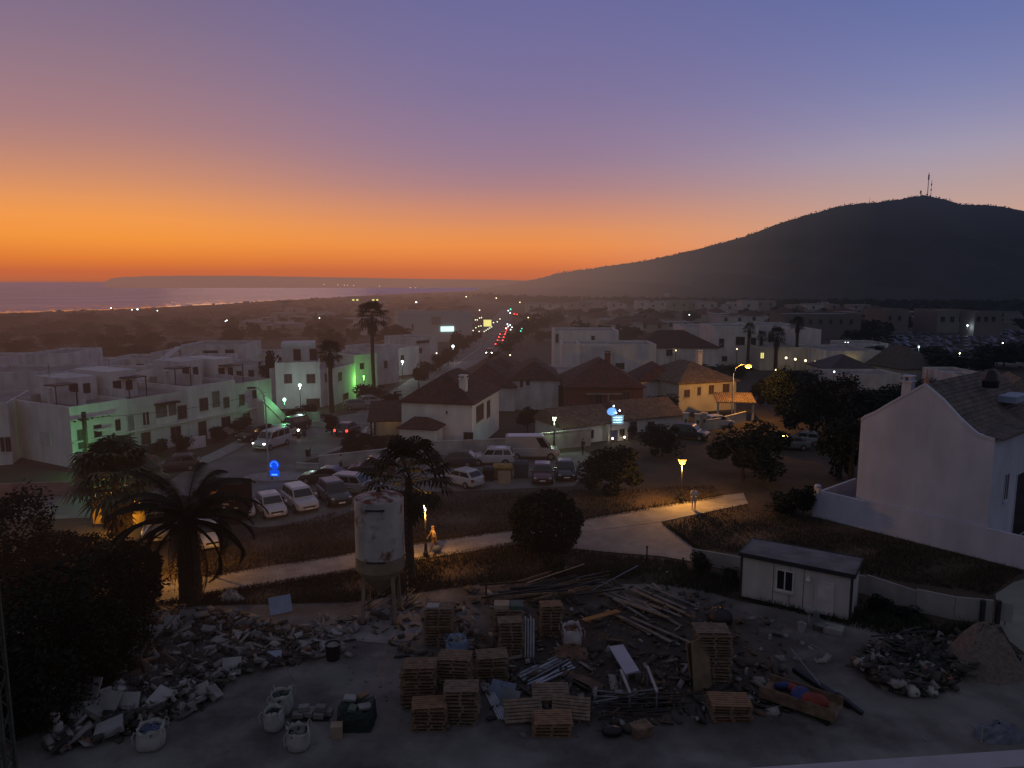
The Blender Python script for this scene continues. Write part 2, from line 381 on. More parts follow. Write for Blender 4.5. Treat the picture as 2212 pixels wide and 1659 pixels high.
# ------------------------------------------------------------------ the setting
def sheet(name, pts, z, m):
    mb = MB(); n = len(pts)
    mb.add([(p[0], p[1], z) for p in pts], [tuple(range(n))])
    o = struct(name, mb, m)
    if o.data.polygons[0].normal.z < 0: o.data.flip_normals()
    return o
def gp(l): return [G(x, y) for x, y in l]
shore = [(-900, 712), (-400, 690), (-150, 682), (0, 677), (90, 674.5), (200, 671), (300, 667.5), (400, 661), (480, 657), (560, 651), (640, 646.5), (720, 642.5), (790, 638.5), (860, 635), (930, 631.8), (990, 629.4), (1030, 627)]
SH = gp(shore)
SH = [p+Vector((random.uniform(-3, 3), random.uniform(-4, 4), 0)) for p in SH]
sheet('ground', [(-600, -60), (900, -60), (2600, 3000), (40, 3000)]+list(reversed(SH)), 0.0, mat('open_ground', (0.050, 0.038, 0.028), rough=1, var=0.4, scale=0.06, bump=0.6, bscale=2, col2=(0.03, 0.028, 0.02), c2scale=0.02))
# beach strip, wet sand and surf line, sea
mb = MB(); sf = MB(); rb_ = random.Random(2)
for i in range(len(SH)-1):
    a, b = SH[i], SH[i+1]
    mb.add([(a.x, a.y, -0.05), (b.x, b.y, -0.05), (b.x*1.17, b.y*1.17, -3.5), (a.x*1.17, a.y*1.17, -3.5)], [(0, 1, 2, 3)])
    n_ = 8; fx = 1.0 if i < 8 else (.6 if i < 10 else .25)
    for row, (k0, wd_, pr) in enumerate(((1.195, .075, .97), (1.31, .022, .65), (1.42, .018, .5))):
        for k in range(n_):
            if rb_.random() > pr*fx: continue
            p0, p1 = a.lerp(b, k/n_), a.lerp(b, (k+1)/n_); w0, w1 = wd_*rb_.uniform(.5, 1.1)*fx, wd_*rb_.uniform(.5, 1.1)*fx; o_ = rb_.uniform(-.006, .006)
            sf.add([(p0.x*(k0+o_), p0.y*(k0+o_), -3.5), (p1.x*(k0+o_), p1.y*(k0+o_), -3.5), (p1.x*(k0+o_+w1), p1.y*(k0+o_+w1), -3.5), (p0.x*(k0+o_+w0), p0.y*(k0+o_+w0), -3.5)], [(0, 1, 2, 3)])
struct('beach', mb, mat('dry_sand', (0.2, 0.15, 0.11), rough=0.9, var=0.3, scale=0.02))
struct('surf', sf, mat('wet_sand_and_foam', (0.85, 0.60, 0.42), rough=0.10, var=0.2, scale=0.02, spec=1.0))
mb = MB(); mb.add([(-9000, 150, -3.6), (4000, 150, -3.6), (9000, 16000, -3.6), (-16000, 16000, -3.6)], [(0, 1, 2, 3)])
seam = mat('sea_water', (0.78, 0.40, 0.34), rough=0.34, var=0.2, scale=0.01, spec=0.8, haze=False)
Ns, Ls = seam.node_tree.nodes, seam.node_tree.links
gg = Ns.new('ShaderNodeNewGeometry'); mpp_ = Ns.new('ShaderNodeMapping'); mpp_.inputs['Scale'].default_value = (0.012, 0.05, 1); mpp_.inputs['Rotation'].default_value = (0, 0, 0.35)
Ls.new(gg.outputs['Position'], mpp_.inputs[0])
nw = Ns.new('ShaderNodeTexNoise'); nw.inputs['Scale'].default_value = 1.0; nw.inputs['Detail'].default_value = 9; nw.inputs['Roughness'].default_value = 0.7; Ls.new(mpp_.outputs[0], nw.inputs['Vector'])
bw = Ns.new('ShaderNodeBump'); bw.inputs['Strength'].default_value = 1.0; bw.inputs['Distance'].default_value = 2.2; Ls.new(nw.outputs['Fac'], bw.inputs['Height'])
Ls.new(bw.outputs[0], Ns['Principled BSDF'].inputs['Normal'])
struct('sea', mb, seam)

def ridge_hill(name, prof, Yb, Yr, m, rows=26, jit=0.8, step=3.0, z0=-4.0, power=0.75, bulge=0.06):
    """terrain: for each bearing a slope rising from its foot to the ridge, then falling away behind"""
    xs = np.arange(prof[0][0], prof[-1][0]+step, step)
    px, py = [p[0] for p in prof], [p[1] for p in prof]
    V, Fq = [], []; nr = rows+4
    rr_ = random.Random(3); wob = [0.0]*len(xs)
    for i in range(1, len(xs)): wob[i] = 0.75*wob[i-1]+rr_.gauss(0, jit*0.5)
    for i, x in enumerate(xs):
        yb = Yb(x) if callable(Yb) else Yb; yr = Yr(x) if callable(Yr) else Yr
        top = AT(x, np.interp(x, px, py)+wob[i]*0.6+rr_.gauss(0, jit*0.25), yr)
        for k in range(nr):
            t = k/rows
            Y = yb+(yr-yb)*t
            if t <= 1:
                s = t**1.0*(1-0.35*math.sin(math.pi*t))
                z = z0+(top.z-z0)*s+ (top.z*bulge*math.sin(i*0.09+k*0.7)*math.sin(math.pi*t) if t < 1 else 0)
            else:
                z = top.z-(t-1)*rows*top.z*0.15-2
            V.append((top.x*Y/yr, Y, z))
    for i in range(len(xs)-1):
        for k in range(nr-1):
            a = i*nr+k; Fq.append((a, a+1, a+nr+1, a+nr))
    o = arrmesh(name, V, Fq, m); o['kind'] = 'structure'
    if sum(p.normal.z for p in o.data.polygons) < 0: o.data.flip_normals()
    return o
HILLM = mat('hill_scrub', (0.024, 0.024, 0.02), rough=1, var=0.5, scale=0.012, bump=1.0, bscale=0.05)
hill_prof = [(985, 630.5), (1020, 627), (1060, 620), (1110, 613), (1160, 602), (1215, 588.5), (1300, 577), (1400, 562), (1500, 540), (1600, 513), (1700, 477), (1780, 454), (1830, 442), (1880, 438), (1920, 434), (1960, 427), (2000, 422), (2040, 430), (2075, 441), (2130, 443), (2170, 447), (2212, 456), (2300, 471), (2450, 500), (2700, 556)]
ridge_hill('hill', hill_prof, lambda x: 900 if x < 1100 else max(560, 900-(x-1100)*0.75), lambda x: 1900-(x-985)*0.25 if x < 1900 else 1670+(x-1900)*0.3, HILLM, jit=1.2, step=2.5, z0=-3.0)
ridge_hill('distant_headland', [(228, 607.5), (240, 601.5), (262, 598.5), (320, 596.5), (400, 595.5), (550, 596), (650, 598), (800, 600.5), (900, 602.5), (1000, 603.5), (1090, 604.5), (1150, 607)], 2300, 3600, mat('headland_scrub', (0.03, 0.026, 0.022), var=0.3, scale=0.004), rows=8, jit=0.25, step=5, z0=-3.7)
mb = MB(); c = G(905, 625, -3.6)
# hamlet lights on the headland shore
hl = [(700, 614.5), (730, 615.5), (744, 616), (751, 616.3), (764, 617), (820, 618), (886, 621.3), (898, 621.6), (1003, 624.5)]

# roads, paths, yard
sheet('park_ground', gp([(-300, 1330), (-300, 1080), (120, 1075), (420, 1095), (560, 1060), (900, 1000), (1250, 975), (1700, 900), (2300, 905), (2600, 1150), (2300, 1420), (1500, 1225), (330, 1310)]), 0.004, DIRT)
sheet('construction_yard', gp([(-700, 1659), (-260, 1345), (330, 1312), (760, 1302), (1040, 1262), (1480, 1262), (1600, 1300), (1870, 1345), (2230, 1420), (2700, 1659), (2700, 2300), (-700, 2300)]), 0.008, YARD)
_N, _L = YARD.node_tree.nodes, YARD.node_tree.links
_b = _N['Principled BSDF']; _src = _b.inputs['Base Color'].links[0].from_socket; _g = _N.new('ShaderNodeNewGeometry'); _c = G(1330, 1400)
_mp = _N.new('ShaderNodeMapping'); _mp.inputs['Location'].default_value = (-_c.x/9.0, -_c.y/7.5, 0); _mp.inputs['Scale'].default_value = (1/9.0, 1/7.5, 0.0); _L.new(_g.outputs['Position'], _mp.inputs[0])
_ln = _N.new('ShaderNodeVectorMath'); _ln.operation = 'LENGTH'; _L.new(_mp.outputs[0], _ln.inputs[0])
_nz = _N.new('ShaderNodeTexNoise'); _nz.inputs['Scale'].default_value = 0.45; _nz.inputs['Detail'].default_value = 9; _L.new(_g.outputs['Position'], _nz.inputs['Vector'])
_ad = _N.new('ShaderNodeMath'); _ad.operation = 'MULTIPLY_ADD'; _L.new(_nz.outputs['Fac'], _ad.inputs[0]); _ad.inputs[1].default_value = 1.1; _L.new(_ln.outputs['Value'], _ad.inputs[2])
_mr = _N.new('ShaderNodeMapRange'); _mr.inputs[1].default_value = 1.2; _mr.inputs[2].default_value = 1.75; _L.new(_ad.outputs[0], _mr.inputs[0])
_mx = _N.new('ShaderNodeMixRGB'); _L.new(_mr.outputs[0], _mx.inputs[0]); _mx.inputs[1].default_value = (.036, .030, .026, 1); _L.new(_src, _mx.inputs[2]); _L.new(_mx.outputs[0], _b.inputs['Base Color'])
road = sheet('road', gp([(-200, 1130), (-200, 1085), (330, 1062), (395, 1020), (600, 925), (690, 905), (768, 893), (866, 832), (960, 770), (1020, 728), (1062, 690), (1082, 669), (1106, 669), (1104, 700), (1074, 758), (1020, 790), (940, 835), (880, 873), (826, 934), (690, 987), (636, 1004), (690, 1020), (900, 1003), (1260, 975), (1300, 990), (1240, 1050), (980, 1062), (860, 1062), (700, 1128), (560, 1140), (430, 1112)]), 0.016, ASPH)
def band(name, top, bot, z0, z1, m):
    mb = MB(); T, B_ = gp(top), gp(bot)
    for i in range(len(T)-1):
        mb.hexa([(*B_[i].xy, z0), (*B_[i+1].xy, z0), (*T[i+1].xy, z0), (*T[i].xy, z0), (*B_[i].xy, z1), (*B_[i+1].xy, z1), (*T[i+1].xy, z1), (*T[i].xy, z1)])
    return struct(name, mb, m)
_N, _L = PAVE.node_tree.nodes, PAVE.node_tree.links
_b = _N['Principled BSDF']; _src = _b.inputs['Base Color'].links[0].from_socket; _g = _N.new('ShaderNodeNewGeometry'); _mp = _N.new('ShaderNodeMapping'); _mp.inputs['Rotation'].default_value = (0, 0, -.42); _L.new(_g.outputs['Position'], _mp.inputs[0])
_br = _N.new('ShaderNodeTexBrick'); _br.inputs['Scale'].default_value = 0.55; _br.inputs['Mortar Size'].default_value = 0.012; _br.inputs['Color1'].default_value = (1, 1, 1, 1); _br.inputs['Color2'].default_value = (.92, .91, .90, 1); _br.inputs['Mortar'].default_value = (.74, .72, .7, 1); _L.new(_mp.outputs[0], _br.inputs['Vector'])
_mx = _N.new('ShaderNodeMixRGB'); _mx.blend_type = 'MULTIPLY'; _mx.inputs[0].default_value = 1; _L.new(_src, _mx.inputs[1]); _L.new(_br.outputs['Color'], _mx.inputs[2]); _L.new(_mx.outputs[0], _b.inputs['Base Color'])
band('footpath', [(300, 1262), (450, 1246), (700, 1206), (900, 1175), (1100, 1147), (1260, 1123), (1420, 1096), (1560, 1072), (1606, 1066)], [(300, 1312), (480, 1281), (700, 1246), (900, 1211), (1100, 1179), (1265, 1150), (1430, 1128), (1560, 1101), (1616, 1089)], -0.2, 0.06, PAVE)
sheet('paved_square', gp([(1258, 1151), (1428, 1129), (1462, 1152), (1500, 1182), (1528, 1200), (1500, 1215), (1430, 1203), (1340, 1196), (1236, 1186)]), 0.045, mat('square_paving', (0.19, 0.18, 0.175), var=0.2, scale=1.2, bump=0.3, col2=(0.14, 0.13, 0.125)))
band('pavement', [(395, 1007), (455, 982), (520, 950), (585, 921)], [(412, 1018), (478, 990), (545, 955), (603, 925)], -0.2, 0.13, KERB)
band('right_kerb', [(690, 984), (760, 957), (822, 932), (852, 905)], [(684, 990), (764, 963), (829, 937), (858, 908)], -0.2, 0.13, KERB)
mb = MB(); ic = G(600, 1032); s_ = mpp(ic)
mb.prism([(ic.x+3.0*math.cos(a)*(1.0), ic.y+1.5*math.sin(a)) for a in np.linspace(0, 2*math.pi, 24, endpoint=False)], -0.2, 0.14)
struct('traffic_island', mb, KERB)
mb = MB()
for k in range(7):                                                 # zebra crossing bars
    a, b = G(786+k*13, 925-k*6.5), G(800+k*13, 925-k*6.5)
    for q in (0,):
        p = G(790+k*12.5, 929-k*7.0); mb.box(p.x-0.3, p.x+0.25, p.y-2.2, p.y+2.2, 0.02, 0.0201)
mb2 = MB()
for x0, y0, x1, y1 in ((690, 1012, 640, 1040), (872, 862, 950, 812), (960, 806, 1040, 748)):
    a, b = G(x0, y0, 0.021), G(x1, y1, 0.021); d = (b-a).normalized(); n = Vector((-d.y, d.x, 0))*0.07
    mb2.add([a-n, b-n, b+n, a+n], [(0, 1, 2, 3)])
mz = MB()
for k in range(7):
    p = G(790+k*12.5, 929-k*7.0, 0.022); mz.add([(p.x-0.28, p.y-2.0, 0.022), (p.x+0.28, p.y-2.0, 0.022), (p.x+0.28, p.y+2.0, 0.022), (p.x-0.28, p.y+2.0, 0.022)], [(0, 1, 2, 3)])
mz.v += [tuple(v) for v in mb2.v]; o0 = len(mz.v)-len(mb2.v); mz.f += [tuple(i+o0 for i in f) for f in mb2.f]; mz.m += mb2.m
struct('road_markings', mz, PAINT)

# ------------------------------------------------------------------ buildings
class Bld:
    def __init__(s, name, label, A, B, depth, h=None, ytop=None, wall=WHITE, roof='flat', rmat=None, z0=0.0, cat='house', group=None, rise=2.0, eave=0.35, parapet=0.35):
        A = Vector(A) if isinstance(A, Vector) else G(*A); B = Vector(B) if isinstance(B, Vector) else G(*B)
        s.A, s.B = A, B; s.dir = (B-A).xy.normalized(); s.Lx = (B-A).xy.length; s.rz = math.atan2(s.dir.y, s.dir.x)
        s.nrm = Vector((-s.dir.y, s.dir.x)); s.D = depth
        s.h = h if h is not None else zat(A, ytop)
        s.e = thing(name, label, cat, (A.x, A.y, 0), s.rz, group)
        s.wallm = wall; mb = MB(); t = 0.22; X, D, H = s.Lx, depth, s.h
        if roof == 'flat':
            p = parapet
            mb.box(0, X, 0, t, z0, H); mb.box(0, X, D-t, D, z0, H); mb.box(0, t, t, D-t, z0, H); mb.box(X-t, X, t, D-t, z0, H)
            s.wall = mb.build('wall', wall, s.e)
            MB().box(t, X-t, t, D-t, H-p-0.25, H-p).build('roof', rmat or ROOF_F, s.e)
        elif roof == 'gable_front':                                # ridge runs along depth
            pts = [(0, z0), (X, z0), (X, H), (X/2, H+rise), (0, H)]
            vs = [(x, 0, z) for x, z in pts]+[(x, D, z) for x, z in pts]
            mb.add(vs, [(0, 1, 2, 3, 4), (9, 8, 7, 6, 5), (0, 4, 9, 5), (1, 6, 7, 2), (0, 5, 6, 1)])
            s.wall = mb.build('wall', wall, s.e)
            r = MB(); q = 0.16
            for a, b in (((-eave, H-eave*rise/(X/2)), (X/2, H+rise)), ((X/2, H+rise), (X+eave, H-eave*rise/(X/2)))):
                r.hexa([(a[0], -eave*0.6, a[1]+.01), (b[0], -eave*0.6, b[1]+.01), (b[0], D+eave*0.6, b[1]+.01), (a[0], D+eave*0.6, a[1]+.01), (a[0], -eave*0.6, a[1]+q), (b[0], -eave*0.6, b[1]+q), (b[0], D+eave*0.6, b[1]+q), (a[0], D+eave*0.6, a[1]+q)])
            r.build('roof', rmat or ROOF_R, s.e)
        else:                                                      # hip, or gable with ridge along x
            mb.box(0, X, 0, D, z0, H); s.wall = mb.build('wall', wall, s.e)
            r = MB(); e = eave; x0, x1, y0, y1 = -e, X+e, -e, D+e
            if roof == 'hip':
                if X >= D: i = (D/2+e)*0.95; ra, rb_ = (x0+i, D/2), (x1-i, D/2)
                else: i = (X/2+e)*0.95; ra, rb_ = (X/2, y0+i), (X/2, y1-i)
            else: ra, rb_ = (x0, D/2), (x1, D/2)
            zt = H+rise; q = 0.14
            vs = [(x0, y0, H+.01), (x1, y0, H+.01), (x1, y1, H+.01), (x0, y1, H+.01), (x0, y0, H+q), (x1, y0, H+q), (x1, y1, H+q), (x0, y1, H+q), (*ra, zt), (*rb_, zt)]
            fs = [(3, 2, 1, 0), (0, 1, 5, 4), (1, 2, 6, 5), (2, 3, 7, 6), (3, 0, 4, 7)]
            if X >= D or roof != 'hip': fs += [(4, 5, 9, 8), (6, 7, 8, 9), (7, 4, 8), (5, 6, 9)]
            else: fs += [(4, 5, 8), (5, 6, 9, 8), (6, 7, 9), (7, 4, 8, 9)]
            r.add(vs, fs); r.build('roof', rmat or ROOF_R, s.e)
    def on(s, x, y, face='front'):
        """survey pixel -> (along, z) on a face"""
        if face == 'front': P, n = s.A, s.nrm
        elif face == 'right': P, n = s.B, s.dir
        else: P, n = s.A, s.dir
        d = ray(x, y); o = Vector((0, 0, HC)); den = d.x*n.x+d.y*n.y
        t = ((P.x-o.x)*n.x+(P.y-o.y)*n.y)/den; q = o+d*t
        a = (q.xy-P.xy).dot(s.dir if face == 'front' else s.nrm)
        return a, q.z
    def slab(s, mb, a0, a1, z0, z1, out, inn, face):
        if face == 'front': mb.box(a0, a1, -out, inn, z0, z1)
        elif face == 'right': mb.box(s.Lx-inn, s.Lx+out, a0, a1, z0, z1)
        elif face == 'left': mb.box(-out, inn, a0, a1, z0, z1)
        elif face == 'back': mb.box(a0, a1, s.D-inn, s.D+out, z0, z1)
    def win(s, a0, a1, z0, z1, face='front', kind='window', pane=PANE, frame=FRAME, sill=True, mull=1):
        mb = MB(); b = min(0.08, (a1-a0)*0.14)
        s.slab(mb, a0-b, a0, z0-b, z1+b, 0.05, -0.004, face); s.slab(mb, a1, a1+b, z0-b, z1+b, 0.05, -0.004, face)
        s.slab(mb, a0, a1, z0-b, z0, 0.05, -0.004, face); s.slab(mb, a0, a1, z1, z1+b, 0.05, -0.004, face)
        if mull and kind == 'window':
            m_ = (a0+a1)/2; s.slab(mb, m_-b*0.4, m_+b*0.4, z0, z1, 0.045, -0.004, face)
        o = mb.build(kind, frame, s.e)
        pm = MB(); s.slab(pm, a0, a1, z0, z1, 0.02, -0.004, face); pm.build('pane' if kind != 'door' else 'panel', pane, o)
        if sill and kind == 'window':
            sm = MB(); s.slab(sm, a0-0.15, a1+0.15, z0-b-0.07, z0-b, 0.14, -0.004, face); sm.build('sill', s.wallm, o)
        return o
    def pw(s, x0, x1, y0, y1, face='front', **k):
        a0, _ = s.on(x0, (y0+y1)/2, face); a1, _ = s.on(x1, (y0+y1)/2, face); xm = (x0+x1)/2
        _, zt = s.on(xm, y0, face); _, zb = s.on(xm, y1, face)
        if a0 > a1: a0, a1 = a1, a0
        return s.win(a0, a1, max(zb, 0.03), zt, face, **k)
    def part(s, name, mb, m, label=None, smooth=False): return mb.build(name, m, s.e, label=label, smooth=smooth)
    def chimney(s, x, y, z0, z1, w_=0.5, m=None):
        mb = MB(); mb.box(x-w_/2, x+w_/2, y-w_/2, y+w_/2, z0, z1); mb.box(x-w_/2-.08, x+w_/2+.08, y-w_/2-.08, y+w_/2+.08, z1, z1+0.1)
        for q in (-1, 1): mb.box(x+q*w_*0.3-.06, x+q*w_*0.3+.06, y-w_/2, y+w_/2, z1+0.1, z1+0.35)
        mb.box(x-w_/2-.05, x+w_/2+.05, y-w_/2-.05, y+w_/2+.05, z1+0.35, z1+0.45)
        return mb.build('chimney', m or s.wallm, s.e)

# --- terraced row along the left street -------------------------------------------------
P1, P2 = G(160, 1012), G(590, 917)
dv = P2-P1; RL = dv.xy.length
cuts = [0.0, 0.235, 0.52, 0.78, 1.0]; hts = [5.85, 5.75, 6.15, 5.7]
rlab = ['near end house of the white row, its wall lit green by a lamp', 'white terraced house with a recessed upper balcony in the left row', 'white terraced house with a tall stepped parapet and a loggia', 'far end house of the white row with outside stairs lit green']
ROW = []
for k in range(4):
    A, B = P1+dv*cuts[k], P1+dv*cuts[k+1]
    ROW.append(Bld('terraced_house', rlab[k], A, B, 10.0, h=hts[k], wall=WHITE if k % 2 == 0 else mat('white_render_b', (0.46, 0.45, 0.44), rough=0.92, var=0.1, scale=0.6, streak=0.25), group='white terraced houses along the left street'))
r0, r1, r2, r3 = ROW
grn = mat('green_shutter', (0.035, 0.06, 0.045), rough=0.6)
r0.pw(169, 180, 929, 968, pane=grn)
r0.pw(204, 218, 919, 946, mull=0); r0.pw(250, 259, 907, 929)
mb = MB(); r0.slab(mb, 2.1, 3.4, 3.25, 3.4, 0.8, -0.01, 'front'); r0.part('balcony', mb, WHITE)
mb = MB()
for k in range(7): mb.bar((0.3+k*0.55, 0.02, 4.55+0.02*k), (0.3+k*0.55, -0.35, 4.45+0.02*k), 0.12)
r0.part('eave_beams', mb, DOORM)
MB().box(-0.06, 4.2, -0.55, -0.05, 4.62, 4.70).build('eave', WHITE2, r0.e)
r0.pw(276, 290, 897, 943, kind='recess', pane=mat('painted_shade', (0.2, 0.2, 0.2)), frame=WHITE2, sill=False)  # flat grey pane, recess shade put into its colour
r1.pw(308, 322, 890, 918, pane=SHUT, frame=WHITE2)
# balcony with posts, its recess shade painted as a flat dark pane
a0, _ = r1.on(336, 900); a1, _ = r1.on(381, 890)
o = r1.win(a0, a1, 2.65, 4.65, kind='balcony', pane=mat('painted_recess', (0.14, 0.13, 0.12), streak=0.2), frame=WHITE2)
mb = MB(); r1.slab(mb, a0+1.35, a0+1.5, 2.65, 4.65, 0.1, -0.02, 'front'); r1.slab(mb, a0, a1, 2.65, 3.35, 0.08, -0.02, 'front'); mb.build('balustrade', WHITE, o)
mb = MB(); r1.slab(mb, a0-0.1, a1+0.1, 4.72, 4.9, 0.7, -0.01, 'front'); mb.build('canopy', ROOF_R, o)
r1.pw(385, 402, 877, 904, pane=SHUT)
r2.pw(432, 448, 861, 886, pane=SHUT)
r2.pw(458, 474, 845, 880, kind='loggia', pane=mat('painted_recess', (0.14, 0.13, 0.12)), frame=WHITE2, sill=False)  # dark flat pane stands in for the shade inside the loggia
r2.pw(484, 494, 859, 880, pane=SHUT)
r3.pw(518, 527, 853, 875, pane=SHUT); r3.pw(546, 553, 843, 859)
# ground floor: overhanging ledge, doors and windows
for k, r in enumerate(ROW):
    mb = MB(); r.slab(mb, 0.02, r.Lx-0.02, 2.42, 2.56, 0.28, -0.01, 'front'); r.part('ledge', mb, WHITE)
    n = max(2, int(r.Lx/2.4))
    for j in range(n):
        a = (j+0.5)*r.Lx/n
        if j % 2 == 0: r.win(a-0.45, a+0.45, 0.05, 2.05, kind='door', pane=DOORM)
        else: r.win(a-0.55, a+0.55, 0.95, 2.05, pane=PANE)
    for j in range(2):
        r.chimney(1.2+j*3, 5+j*2, r.h-0.5, r.h+0.9, 0.4)
    # set-back top storey
    hh = [2.1, 2.5, 2.2, 2.6][k]; f0, f1 = [(.42, .98), (.08, .52), (.45, .95), (.12, .6)][k]; y0_ = [4.6, 3.6, 5.0, 4.0][k]
    r.part('roof_room', MB().box(r.Lx*f0, r.Lx*f1, y0_, 9.7, r.h-0.6, r.h+hh), [WHITE2, WHITE, WHITE2, WHITE][k])
    rm = r.Lx*f0+.4; r.part('roof_door', MB().box(rm, rm+0.85, y0_-.06, y0_-.01, r.h-0.55, r.h+1.5), SHUT); r.part('roof_window', MB().box(rm+1.4, rm+2.1, y0_-.06, y0_-.01, r.h+0.4, r.h+1.4), SHUT)
    r.part('roof_wall', MB().box(r.Lx*f0-.2, r.Lx*f0-.06, 1.2, 9.6, r.h-.5, r.h+.9), WHITE2)
    MB().box(r.Lx*(1-f1)*.5, r.Lx*(1-f1)*.5+2.2, 2.2, 4.0, r.h+1.75, r.h+1.85).build('awning', DOORM, r.e)
    for q in (0.1, 2.05): MB().box(r.Lx*(1-f1)*.5+q, r.Lx*(1-f1)*.5+q+.08, 2.25, 2.33, r.h-.5, r.h+1.75).build('awning_post', DOORM, r.e)
    MB().lathe([(.4, r.h-.5), (.42, r.h+.5), (.3, r.h+.6)], 10, (r.Lx*.85 if f0 < .3 else r.Lx*.2, 7.5, 0)).build('roof_tank', FARWALL2, r.e)
    MB().tube([(r.Lx*.5, 8, r.h), (r.Lx*.5, 8, r.h+3.4)], .025, 4).build('aerial', DSTEEL, r.e)
st = MB()
for k in range(12): st.box(r3.Lx-3.4+k*0.28+0.9, r3.Lx-3.1+k*0.28+0.9, -1.3, -0.02, 0, 3.3-k*0.27)
for k in range(11): st.bar((r3.Lx-2.5+k*0.28, -1.36, 3.75-k*0.27), (r3.Lx-2.22+k*0.28, -1.36, 3.75-(k+1)*0.27), 0.12, 0.8)
r3.part('outside_stairs', st, WHITE)
# gable end wall pilaster + door of the near house
r0.win(3.5, 5.2, 1.9, 3.0, face='left', kind='panel_recess', pane=WHITE2, frame=WHITE2, sill=False)
lo = Bld('house', 'low white house at the left edge with two small dark windows', (-170, 1018), (28, 1003), 9, h=6.0, wall=WHITE2)
lo.pw(2, 9, 945, 975); lo.pw(13, 23, 945, 975)
gw = MB(); a, b = G(-60, 1075), G(152, 1068)
gw.bar((a.x, a.y, 0.55), (b.x, b.y, 0.55), 0.2, 1.1); gw = gw.build('garden_wall', mat('pink_wall', (0.2, 0.13, 0.12), streak=0.2)); tag(gw, 'low pinkish garden wall in front of the white end house on the left', 'wall')

# --- second tier behind the row: specs are (name, label, x0, x1, ybase, ytop, depth, windows) ---
def frontal(lab, x0, x1, yb, ytop, depth=9, wall=WHITE2, wins=(), turn=0.0, yb2=None, **k):
    A, B = G(x0, yb), G(x1, yb2 or yb)
    b = Bld(k.pop('name', 'house'), lab, A, B, depth, ytop=ytop, wall=wall, **k)
    for w_ in wins: b.pw(*w_[:4], **(w_[4] if len(w_) > 4 else {}))
    return b
G2 = 'houses behind the left row'
frontal('broad white house with a flat bright roof edge behind the near end of the row', -60, 150, 930, 806, wins=((26, 38, 850, 880), (104, 143, 836, 858, dict(pane=SHUT, kind='balcony'))), group=G2, yb2=925)
frontal('pale tall box-shaped house rising behind the flat-roofed houses at the left', 65, 150, 895, 764, wins=((92, 104, 800, 812),), group=G2)
frontal('white house with a dark covered terrace behind the row', 172, 300, 900, 806, wins=((196, 240, 812, 830, dict(pane=SHUT)), (252, 282, 814, 832, dict(pane=DOORM, kind='balcony'))), group=G2, wall=WHITE)
frontal('white house with two tall brown doors on its roof terrace', 296, 368, 885, 793, wins=((311, 325, 808, 834, dict(pane=SHUT, kind='door')), (345, 357, 806, 826, dict(pane=SHUT, kind='door'))), group=G2)
frontal('white house with a square dark terrace opening behind the row', 368, 470, 868, 776, wins=((419, 443, 793, 818, dict(pane=DOORM, kind='balcony')), (380, 392, 800, 815)), group=G2)
frontal('long white upper house with dark window band behind the row', 396, 528, 846, 745, wins=((440, 470, 758, 774), (488, 505, 756, 774)), group=G2)
frontal('narrow white house beside the bushy tree behind the row', 476, 562, 866, 789, wins=((512, 522, 802, 822), (538, 548, 800, 820)), group=G2)
for i, (x0, x1, yb, yt) in enumerate([(-80, 12, 850, 772), (0, 70, 868, 800), (150, 235, 862, 783), (235, 330, 850, 775), (330, 400, 838, 762), (530, 600, 832, 764), (-60, 40, 900, 812)]):
    frontal(['small pale house at the far left edge behind the scrub', 'low white flat house between taller ones at the far left', 'white box house with bare side wall in the second line', 'long low white house with flat roofs below the dark trees', 'white house under the slanting ramp roof', 'white house half hidden by the dark round tree', 'grey white house at the left edge of the second line'][i], x0, x1, yb, yt, 8, group=G2, wins=((x0+(x1-x0)*.3, x0+(x1-x0)*.42, yt+14, yt+27), (x0+(x1-x0)*.65, x0+(x1-x0)*.8, yt+12, yt+28, dict(pane=SHUT))))
rampm = MB(); a, b = AT(352, 776, 112), AT(388, 749, 118); rampm.bar(a, b, 1.2, 0.15); c_ = AT(352, 776, 112)
rampm.bar((a.x, a.y, 0), a, 0.3); rampm.bar((b.x, b.y, 0), b, 0.3)
tag(rampm.build('ramp_roof', FARWALL), 'pale slanting ramp roof above the white houses at the left', 'roof')

# --- houses up the street, left side ---------------------------------------------------
M1 = frontal('white two storey house lit by a globe lamp, two square windows above', 598, 694, 884, 784, 8, WHITE, ((615, 630, 809, 827, dict(pane=SHUT)), (663, 680, 809, 827, dict(pane=SHUT))), yb2=880)
M1.part('roof_room', MB().box(0.8, M1.Lx-0.5, 2.5, 7.8, M1.h-0.4, M1.h+2.4), WHITE2)
for q in (2.4, 4.6): M1.part('roof_window', MB().box(q, q+1, 2.44, 2.49, M1.h, M1.h+1.6), SHUT)
M1.pw(663, 690, 862, 880, kind='door', pane=DOORM)
M1s = frontal('narrow white house side turned to the street beside the palm trunk', 694, 722, 880, 800, 8, WHITE2, ((702, 709, 808, 824),), yb2=871)
M2 = frontal('white house with one slim window beside the green lit house', 721, 769, 876, 797, 8, WHITE, ((731, 738, 805, 822), (742, 752, 850, 862)), yb2=858)
M3 = frontal('white house with its front wall lit bright green by a lamp', 768, 816, 852, 767, 8, WHITE, ((778, 785, 785, 797),), yb2=846)
M4 = frontal('white house with a stepped roof near the tall palm', 815, 862, 832, 752, 9, WHITE2, ((830, 836, 780, 795),), yb2=826)
M5 = frontal('white square house lit pale by the white globe lamp', 861, 906, 812, 752, 9, WHITE, ((866, 872, 768, 779),), yb2=806)
M6 = frontal('white house with red brown roof edge beyond the globe lamp', 886, 946, 792, 730, 9, WHITE2, ((900, 926, 736, 741), (905, 911, 752, 762)), yb2=786)
